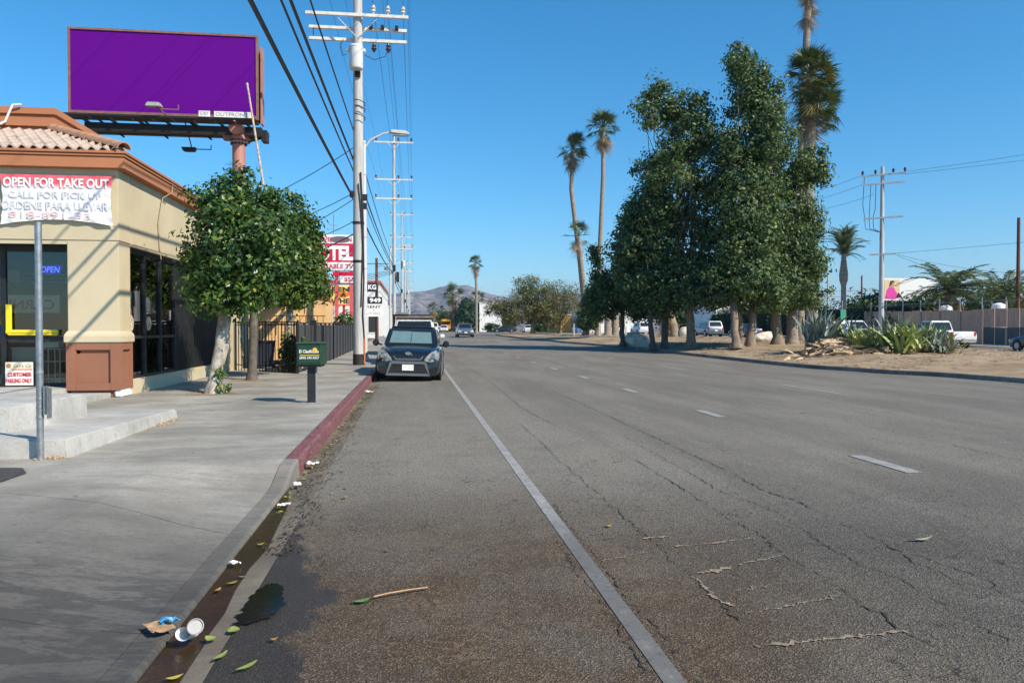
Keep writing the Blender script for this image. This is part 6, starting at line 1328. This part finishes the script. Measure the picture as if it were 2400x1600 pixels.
small_sign('gate_sign', 'blue sign beside the hanging tyre', 44.9, 1.35, .95, .65, M_bluesign, bars=((.1,.9,.65,.8,M_white), (.1,.9,.2,.45,M_white)))
ty = MB(); 
for i in range(21):
    a = 6.283*i/20; ty.v += [(XR-.15+.1*math.cos(b)*1, 44.1+(.36+.1*math.sin(b))*math.cos(a), 1.75+(.36+.1*math.sin(b))*math.sin(a)) for b in [6.283*j/8 for j in range(8)]]
    if i: ty.f += [((i-1)*8+j, (i-1)*8+(j+1)%8, i*8+(j+1)%8, i*8+j) for j in range(8)]; ty.mi += [0]*8
tag(ty.build('old_tyre', M_tyre, None, smooth=True), 'old black tyre hung on the wall next to the blue sign', 'tyre')
# hedge
hg = thing('hedge', (XR, 75, .3), 'long dark clipped hedge along the far sidewalk', 'hedge'); bl = [(XR+.8, yy, tz(yy)+1.7, 1.0, 1.3, 1.9) for yy in np.arange(62.5, 104, 1.5)]
crown(hg, bl, 26000, .22, 200, L_hedge, clump=.3, per=12, shell=.75)
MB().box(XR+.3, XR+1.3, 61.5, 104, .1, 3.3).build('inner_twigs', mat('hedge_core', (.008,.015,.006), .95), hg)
# far pole
rp = thing('utility_pole', (39.6, 61, .3), 'grey utility pole with four crossarms across the far roadway', 'utility pole'); px_, py_ = 39.7, 61.2
MB().tube([(px_,py_,.2),(px_,py_,6),(px_,py_,15.2)], [.24,.2,.14], 12).build('shaft', M_pole, rp, smooth=True)
for z, h in ((14.5,1.75), (13.75,1.7), (10.85,1.55), (7.75,1.05)): MB().bar((px_-h*.80,py_+h*.6-.15,z), (px_+h*.80,py_-h*.6-.15,z), .11, .13).build('crossarm', M_arm, rp)
for a, b in (((-1.4,14.5),(-1.35,10.9)), ((-.9,13.7),(-1.0,10.9)), ((-.5,13.7),(-.7,10.9))): MB().tube([(px_+a[0]*.8,py_-a[0]*.6,a[1]),(px_+a[0]*.9,py_-a[0]*.6,(a[1]+b[1])/2-.6),(px_+b[0]*.8,py_-b[0]*.6,b[1])], .025, 5).tube([(px_+b[0]*.8,py_-b[0]*.6,10.8),(px_+b[0]*.75,py_-b[0]*.6,10.0),(px_-.2,py_-.1,9.6),(px_-.2,py_,9.0)], .025, 5).build('jumper_wire', M_wire, rp)
for x in (-1.3,-.5,.6,1.3):
    m_ = MB(); insul(m_, px_+x, py_-x*.75-.15, 14.56, 1.6); m_.build('insulator', M_porb, rp)
wires = [((px_-1.3,py_+1,14.6),(33,76,14.4),.6,'wire running left from the top arm of the far pole'), ((px_-1.3,py_+1,13.8),(33,76,13.6),.6,'wire running left from the second arm of the far pole'), ((px_-.5,py_+.4,12.9),(33,76,12.7),.6,'third wire running left from the far pole'),
  ((px_+1.3,py_-1,14.6),(62,40,16.5),.3,'upper wire leaving the far pole to the right edge'), ((px_+1.2,py_-1,14.4),(62,41,15.6),.3,'second wire leaving the far pole to the right edge'), ((px_+.9,py_-.7,7.8),(64,40,9.6),.2,'wire rising right from the lowest arm of the far pole'),
  ((px_+.9,py_-.7,7.7),(53,57,5.9),.5,'slack wire from the far pole to the wooden pole'), ((px_+.9,py_-.7,7.6),(50,52,2.6),.3,'wire sloping down right behind the date palms'),
  ((30,82,2.9),(66,45,5.2),.4,'upper of three long low cables on the right'), ((30,82,2.3),(66,45,4.4),.4,'middle of three long low cables on the right'), ((30,82,1.9),(66,45,3.8),.4,'lowest of three long low cables on the right')]
for a, b, s_, lb in wires: wire(sag((a[0],a[1],a[2]) if a[0] != 30 else (38.5,92,a[2]+3.2), b, s_, 20), .013, lb, 'wires on the right')
wpz = thing('wooden_pole', (52, 56, .3), 'dark reddish wooden pole at the right edge', 'pole'); MB().tube([(49.2,57.3,.2),(49.2,57.3,10.5)], [.17,.12], 9).build('shaft', M_wpole, wpz, smooth=True)
for x, y, h, lb in ((45.5,80,9,'thin grey lamp post behind the hedge'), (52,84,9,'thin dark wooden pole behind the hedge')):
    t = thing('thin_pole', (x,y,.4), lb, 'pole'); MB().tube([(x,y,.3),(x,y,7.6)], [.12,.09], 8).build('shaft', M_pole if 'grey' in lb else M_wpole, t)
# queen palm and date palms
def pinnate(name, L_, m, droop, n=26, w=.04, lf=.42):
    mb = MB(); pts = []
    for i in range(n+1):
        t = i/n; pts.append(Vector((0, L_*t*(1-.18*t*droop), L_*(.55*t - .75*droop*t*t))))
    mb.tube([pts[0], pts[n//3], pts[2*n//3], pts[n]], [.03,.022,.015,.006], 5)
    for i in range(3, n+1):
        for s in (-1, 1):
            p_ = pts[i]; l = lf*(1-.5*abs(i/n-.45)); d = Vector((s*.85, .5, -.25 + random.uniform(-.25,.15))).normalized(); q = d.cross(Vector((0,0,1))).normalized()*w
            mb.add([p_, p_+d*l*.5+q, p_+d*l, p_+d*l*.5-q], [(0,1,2,3)])
    me = mb.mesh(name, fix=False); me.materials.append(m); return me
L_date = leaf_mat('date_palm_leaf', (.075,.11,.048), (.21,.245,.11), None, .15, .4); L_dated = leaf_mat('date_palm_dry', (.30,.19,.05), (.42,.28,.08), None, .15)
PIN = [pinnate('frond', 3.0, L_date, .8), pinnate('frond', 3.0, L_date, 1.15)]; PIND = pinnate('dry_frond', 2.0, L_dated, 1.6, 18)
def date_palm(label, x, y, h, r_, n, s, seed, nd_=8, upr=(5,75), group='palms across the far roadway'):
    rg = random.Random(seed); t = thing('date_palm', (x,y,tz(y)), label, 'palm tree', group); MB().tube([(x,y,tz(y)-.1),(x,y,h*.5),(x,y,h)], [r_*1.2,r_,r_], 10).build('trunk', M_palmtrunk, t, smooth=True)
    for k in range(n):
        o = addobj('frond', PIN[k%2], None, t); o.location = (0,0,h-tz(y)+(rg.uniform(-.3,.9) if upr[1] > 100 else 0)); o.rotation_euler = Euler((R(rg.uniform(*upr)-20), rg.uniform(-.3,.3), rg.uniform(0,6.28)), 'XYZ'); q = s*rg.uniform(.8,1.1); o.scale = (q,)*3
    for k in range(nd_):
        o = addobj('dry_frond', PIND, None, t); o.location = (0,0,h-tz(y)-.3); o.rotation_euler = Euler((R(rg.uniform(-70,-25)), 0, rg.uniform(0,6.28)), 'XYZ'); o.scale = (s*.9,)*3
    return t
date_palm('large spreading date palm above the taupe wall', 45.2, 60, 4.3, .45, 54, 1.55, 1, 14)
date_palm('second date palm right of the large one', 48.8, 58.5, 3.9, .4, 34, 1.3, 2, 10)
date_palm('low date palm cut by the right picture edge', 52.5, 55, 3.0, .4, 26, 1.1, 3, 8)
date_palm('feathery palm with bulging pale trunk left of the far pole', 37.6, 63.5, 7.9, .22, 85, .80, 4, 0, (30,118))
o_ = MB().lathe((37.6,63.5,5.2), [(.22,0),(.36,.5),(.38,1.0),(.30,1.6),(.24,2.2)], 12); bp = [q for q in bpy.data.objects if q.name.startswith('date_palm') and abs(q.location.x-37.6) < .01][0]; o_.build('trunk_bulge', M_palmtrunk, bp, smooth=True)
date_palm('small palm far behind the hedge', 50, 92, 5.6, .25, 24, .8, 5, 0); date_palm('small young palm beside the little billboard', 45.0, 66, 2.4, .2, 16, .6, 6, 0)
for k, (x, y, r_, h) in enumerate(((56,80,4,6.2), (60,72,4,6), (49,100,4,6.5), (58,62,4,5.4), (47.5,66,2.6,4.6), (51.5,63,2.6,4.4), (45.5,72,2.5,4.8))):
    bush(['olive tree behind the little billboard, left one', 'olive tree behind the little billboard, right one', 'olive tree over the hedge', 'olive tree behind the low date palm', 'green shrubby tree just behind the large date palm', 'green shrubby tree behind the second date palm', 'green shrubby tree left below the little billboard'][k], x, y, [(x,y,h*.55,r_,r_*.6,h*.45)], 3400, .45, 220+k, L_olive if k < 4 else L_far, 'far_tree', 'tree', 2, 'trees across the far roadway', .9)
bt = thing('bare_tree', (56, 55, .3), 'bare twiggy tree at the right edge', 'tree'); mb = MB(); rg = random.Random(3)
for k in range(60):
    a = Vector((55.5,55,rg.uniform(3,6))); e = a + Vector((rg.uniform(-3.0,2), rg.uniform(-1,1), rg.uniform(.5,4.5))); mb.tube(wander(a, e, 5, .25, k), [.04,.03,.022,.016,.01,.006], 4)
mb.build('twigs', M_bark2, bt, fix=False); MB().tube([(55.5,55,.2),(55.5,55,6)], [.2,.12], 8).build('trunk', M_bark2, bt)
# little billboard with a portrait of a woman in pink
lb_ = thing('billboard', (48, 70, .3), 'small white billboard with a person in pink behind the wall', 'billboard', rz=0)
MB().box(45.4,51.2,70,70.3,4.15,6.35).build('panel', M_white, lb_); MB().box(45.7,47.3,69.985,70,4.35,6.2).build('tan_print', mat('tan_print', (.72,.52,.30), .5), lb_)
MB().prism([(45.75,69.975,4.35),(46.9,69.975,4.3),(47.2,69.975,4.7),(46.85,69.975,5.1),(46.7,69.975,5.45),(46.2,69.975,5.5),(45.95,69.975,5.2)], (0,.008,0)).build('pink_dress_print', mat('pink_print', (.72,.05,.36), .5), lb_)
MB().lathe((46.5,69.97,5.75), [(.25,0),(.25,.004)], 16, axis='y').build('face_print', mat('skin_print', (.50,.28,.19), .5), lb_); MB().prism([(46.2,69.966,5.5),(46.3,69.966,6.05),(46.6,69.966,6.12),(46.85,69.966,5.95),(46.6,69.966,5.95),(46.42,69.966,5.7)], (0,.003,0)).build('hair_print', M_blktxt, lb_)
MB().prism([(46.9,69.975,4.4),(47.6,69.975,4.5),(47.2,69.975,4.95)], (0,.006,0)).build('dark_print', M_blktxt, lb_)
for z in (4.5,4.8,5.1): MB().box(48.0,51.0,69.98,69.998,z,z+.1).build('grey_print_line', M_offwhite, lb_)
for x in (46.2,50.4): MB().box(x-.12,x+.12,70.05,70.25,.2,4.15).build('post', M_iron, lb_)
# roof domes of parked vehicles and tanks behind the wall
for x, y, lb in ((43.3,58,'white rounded tank top above the wall, left one'), (43.6,52.6,'white rounded tank top above the wall, right one')):
    t = thing('tank', (x,y,.2), lb, 'tank', 'tanks behind the wall'); MB().lathe((x,y,.2), [(.55,0),(.55,2.7),(.45,3.0),(.15,3.15)], 14).build('shell', M_white, t, smooth=True)
ssn = thing('street_sign', (30.1, 51, .2), 'green and white street sign on a post behind the right trunks', 'sign'); MB().tube([(30.1,51,.1),(30.1,51,3.4)], .04, 7).build('post', M_galv, ssn); MB().box(29.95,30.35,50.93,50.96,2.1,2.75).build('plate', mat('green_sign', (.03,.30,.17), .5), ssn); MB().box(30.0,30.3,50.93,50.96,1.75,2.05).build('white_plate', M_white, ssn)
# far buildings on that side
def fbuild(nm, lb, x0, x1, y0, y1, h, m, wins=()):
    b = thing(nm, ((x0+x1)/2, y0, tz(y0)), lb, 'building', 'buildings across the far roadway'); MB().box(x0,x1,y0,y1,tz(y0)-.2,tz(y0)+h).build('wall', m, b); MB().box(x0-.1,x1+.1,y0-.1,y1,tz(y0)+h,tz(y0)+h+.2).build('roof', M_offwhite, b)
    for (a, c_, d, e) in wins: MB().box(a,c_,y0-.03,y0+.02,tz(y0)+d,tz(y0)+e).build('window', M_dark, b)
    return b
wbd = fbuild('white_building', 'white building with a black star shaped emblem far up the street', 14.5, 19.5, 170, 185, 6.3, M_wwall)
em = MB()
for k in range(5):
    a = 6.283*k/5+.3; em.prism([(16.4+.25*math.cos(a+1.57),169.93,4.9+.25*math.sin(a+1.57)),(16.4+1.0*math.cos(a),169.93,4.9+1.0*math.sin(a)),(16.4+.25*math.cos(a-1.57),169.93,4.9+.25*math.sin(a-1.57))], (0,.03,0))
em.build('black_emblem', M_blktxt, wbd)
fbuild('white_building', 'low white shop seen beneath the median trees, left part', 30, 42, 135, 150, 4.2, M_wwall, [(31,33,1,3),(35,37,1,3)]); fbuild('orange_stall', 'orange shop front glimpsed right of the olive trees', 26.2, 28.6, 138, 150, 3.2, mat('orange_wall', (.55,.27,.06), .7)); fbuild('white_building', 'white walled shop glimpsed between the middle trunks', 44, 52, 108, 118, 4.6, M_wwall, [(45,46.5,.8,3),(48,49,.8,3)])
M_dtan = stucco('tan_wall', (.40,.32,.25)); pass

# ================================================================ LITTER
def leafobj(name, label, x, y, L_, w, rz, m, z=.012, curl=.02, cat='leaf'):
    L_ *= .8; w *= .8; mb = MB(); n = 6; z = z + max(gz(x), -.006) if x < -.7 else z
    for i in range(n):
        t0, t1_ = i/n, (i+1)/n; f = lambda t: w*math.sin(math.pi*min(1,t*.96+.02))**.8
        g = lambda t: curl*.4*(2*t-1)**2
        mb.add([(-f(t0), L_*t0, g(t0)+.002), (0, L_*t0, g(t0)), (0, L_*t1_, g(t1_)), (-f(t1_), L_*t1_, g(t1_)+.002)], [(0,1,2,3)]); mb.add([(0, L_*t0, g(t0)), (f(t0), L_*t0, g(t0)+.004), (f(t1_), L_*t1_, g(t1_)+.004), (0, L_*t1_, g(t1_))], [(0,1,2,3)])
    o = mb.build(name, m, None, fix=False); o.location = (x, y, z); o.rotation_euler = (0,0,rz); return tag(o, label, cat)
M_lg = mat('fresh_leaf', (.13,.24,.06), .5, var=.2, scale=30); M_ly = mat('yellow_leaf', (.48,.38,.05), .5, var=.2, scale=30); M_lyg = mat('lime_leaf', (.25,.29,.06), .5, var=.2, scale=30); M_lp = mat('pale_leaf', (.42,.40,.26), .6, var=.2, scale=30); M_lo = mat('orange_leaf', (.40,.20,.05), .5, var=.2, scale=30)
gl = leafobj('fallen_leaf', 'green leaf on a long tan stem lying on the asphalt', -.32, 4.07, .13, .03, R(-62), M_lg); tag(gl)
st_ = MB().tube([(0,.12,.01),(.0,.2,.012),(.012,.33,.01),(.03,.43,.008)], .005, 5).build('stem', mat('tan_stem', (.40,.25,.13), .7), gl, world=False)
leafobj('fallen_leaf', 'pale curled leaf alone on the right asphalt', 3.34, 4.80, .22, .028, R(-85), M_lp, curl=.05); leafobj('fallen_leaf', 'small yellow leaf on the asphalt beyond the edge line', 1.38, 5.42, .07, .025, R(-70), M_ly); leafobj('fallen_leaf', 'small dark leaf on the parking lane', -.15, 5.0, .06, .015, R(60), M_barkd)
for k, (x, y, L_, w, rz, m, lb) in enumerate(((-1.02,3.30,.09,.022,-60,M_ly,'yellow leaf at the water edge near the bottom'), (-.86,3.42,.12,.02,-25,M_lyg,'lime leaf on damp asphalt below the cup'), (-.74,3.30,.14,.022,-40,M_lyg,'long lime leaf on damp asphalt nearest the camera'), (-.66,3.62,.05,.02,-70,M_lo,'small orange leaf on the damp asphalt'), (-.84,3.72,.09,.035,15,M_lyg,'lime leaf lying just below the dark puddle'), (-.90,3.66,.08,.03,70,M_lyg,'lime leaf touching the gutter joint'), (-1.06,4.5,.09,.02,-55,M_lyg,'thin lime leaf floating in the gutter'), (-1.02,4.62,.07,.018,-80,M_lg,'green leaf floating in the gutter'), (-1.05,5.3,.07,.02,-65,M_ly,'yellow leaf floating in the middle of the gutter'), (-1.09,4.38,.07,.02,-20,M_lo,'orange leaf floating against the kerb'), (-1.08,6.35,.07,.025,0,M_ly,'yellow leaf beside the white paper scrap'), (-.60,6.6,.07,.03,-40,M_lyg,'lime leaf on the asphalt beside the gutter'), (-.62,7.0,.05,.03,-60,M_lyg,'pale lime leaf farther along the gutter edge'))):
    leafobj('fallen_leaf', lb, x, y, L_, w, R(rz), m, .004 if x < -.9 else .016)
gl_ = [MB(), MB(), MB()]
for k in range(300):
    y = 6.2 + 12.3*random.random()**1.1; x = -1.10 + abs(random.gauss(0,.07)) + .0; s_ = random.uniform(.012,.032); a = random.uniform(0,6.28); z = gz(x)+.008+random.uniform(0,.012)
    gl_[k % 3].add([(x+s_*math.cos(a),y+s_*math.sin(a),z),(x-s_*.55*math.sin(a),y+s_*.55*math.cos(a),z+.006),(x-s_*math.cos(a),y-s_*math.sin(a),z+.004),(x+s_*.55*math.sin(a),y-s_*.55*math.cos(a),z+.002)], [(0,1,2,3)])
for m_, mm, lb in zip(gl_, (M_ly, M_lyg, mat('brown_leaf', (.13,.075,.035), .8, var=.4, scale=30)), ('yellow leaves drifted along the red kerb', 'lime leaves drifted along the red kerb', 'brown leaves drifted along the red kerb')): tag(m_.build('gutter_leaves', mm, None, fix=False), lb, kind='stuff')
muck = MB()
for k in range(1400):
    y = 5.0 + 14*random.random()**1.2; x = -1.05 + abs(random.gauss(0,.16)) if y > 6.6 else random.gauss(-.86,.07); s_ = random.uniform(.006,.018); a = random.uniform(0,6.28); z = max(gz(x), -.006)+.006
    muck.add([(x+s_*math.cos(a),y+s_*math.sin(a)*2,z),(x-s_*.5*math.sin(a),y+s_*.5*math.cos(a),z+.006),(x-s_*math.cos(a),y-s_*math.sin(a)*2,z+.003),(x+s_*.5*math.sin(a),y-s_*.5*math.cos(a),z+.002)], [(0,1,2,3)])
tag(muck.build('gutter_debris', mat('dark_debris', (.055,.038,.026), .9, var=.5, scale=40), None, fix=False), 'dark crumbled debris along the gutter edge', kind='stuff')
# paper scraps: crumpled sheets
def scrap(name, label, x, y, s, m, seed, cat, h=.03, asp=.7):
    rg = np.random.default_rng(seed); n = 7; Z = rg.random((n+1,n+1)); Z = (Z + np.roll(Z,1,0) + np.roll(Z,1,1) + np.roll(Z,(1,1),(0,1)))/4*h
    mb = MB().grid(lambda u, v: ((u-.5)*s + rg.normal()*s*.03, (v-.5)*s*asp + rg.normal()*s*.03, Z[int(round(v*n)),int(round(u*n))]), n, n); o = mb.build(name, m, None, fix=False); o.location = (x, y, .004); o.rotation_euler = (0,0,rg.uniform(0,3)); return tag(o, label, cat)
M_paper = mat('white_paper', (.72,.71,.68), .7, var=.08); M_bluew = mat('blue_wrapper', (.03,.22,.50), .35, var=.3, scale=30, col2=(.1,.4,.7)); M_cardb = mat('tan_cardboard', (.42,.27,.15), .8, var=.3, scale=20)
scrap('paper_scrap', 'white paper scrap on the water below the driveway edge', -1.05, 6.42, .11, M_paper, 1, 'litter'); scrap('paper_scrap', 'crumpled white paper against the driveway lip', -1.09, 4.86, .07, M_paper, 2, 'litter'); scrap('paper_scrap', 'white paper scrap where the red kerb begins', -1.06, 7.2, .10, M_paper, 3, 'litter', .05); scrap('paper_scrap', 'white crumpled cup lid among the yellow leaves', -1.06, 8.2, .14, M_paper, 4, 'litter', .07)
scrap('paper_scrap', 'white litter in the gutter before the black car', -1.0, 17.5, .2, M_paper, 6, 'litter', .06)
scrap('wrapper', 'crumpled blue plastic wrapper on the driveway lip', -1.15, 3.80, .08, M_bluew, 7, 'litter', .06).location.z = .04; scrap('cardboard_scrap', 'torn tan cardboard lying under the blue wrapper', -1.19, 3.78, .15, M_cardb, 8, 'litter', .025).location.z = .038
mb = MB().tube([(-1.0,4.86,.01),(-.95,4.90,.02)], .004, 4)
cp = thing('paper_cup', (-1.02, 3.72, .03), 'crushed white paper cup lying open in the gutter', 'paper cup'); cp.rotation_euler = (R(72), 0, R(-20)); cp.scale = (.82,.82,.82)
cu = MB(); N = 20
for i, (r_, h) in enumerate(((.028,0),(.042,.10),(.0435,.104),(.040,.10),(.026,.004))):
    cu.v += [(r_*math.cos(6.283*k/N)*1.1, r_*math.sin(6.283*k/N)*.85, h) for k in range(N)]
    if i: cu.f += [((i-1)*N+k, (i-1)*N+(k+1)%N, i*N+(k+1)%N, i*N+k) for k in range(N)]; cu.mi += [0]*N
cu.f.append(tuple(range(N))); cu.mi.append(0); cu.build('cup_wall', M_paper, cp, world=False, smooth=True)
MB().lathe((0,0,.006), [(.025,0),(.025,.002)], 16).build('coffee_stain', M_cardb, cp, world=False)
LID = MB().lathe((.022,.012,.125), [(.03,0),(.043,.004),(.045,.012),(.041,.016),(.035,.005)], 20); LID.build('lid', mat('grey_lid', (.45,.43,.42), .5), cp, world=False, smooth=True).rotation_euler = (R(-14), R(24), 0)
# flat dark sheet laid on the concrete at the left edge
o = sheet('dark_corner', [(-4.6,6.9),(-3.45,6.95),(-3.44,7.35),(-3.6,7.62),(-4.6,7.8)], .158, M_dkground); tag(o, 'dark patch on the ground at the left picture edge', kind='structure')
# ================================================================ HAZE
HZ = True
if HZ:
    hm_, nt, b = base_mat('thin_haze'); nt.nodes.remove(b)
    v = nt.nodes.new('ShaderNodeVolumePrincipled'); v.inputs['Color'].default_value = (.48,.66,1,1); v.inputs['Density'].default_value = .00014; v.inputs['Anisotropy'].default_value = .3
    nt.links.new(v.outputs[0], nt.nodes['Material Output'].inputs['Volume'])
    hz = MB().box(-3800, 3800, -80, 4700, -4, 215).build('haze', hm_); tag(hz, 'thin blue haze over the far street and mountains', kind='stuff')
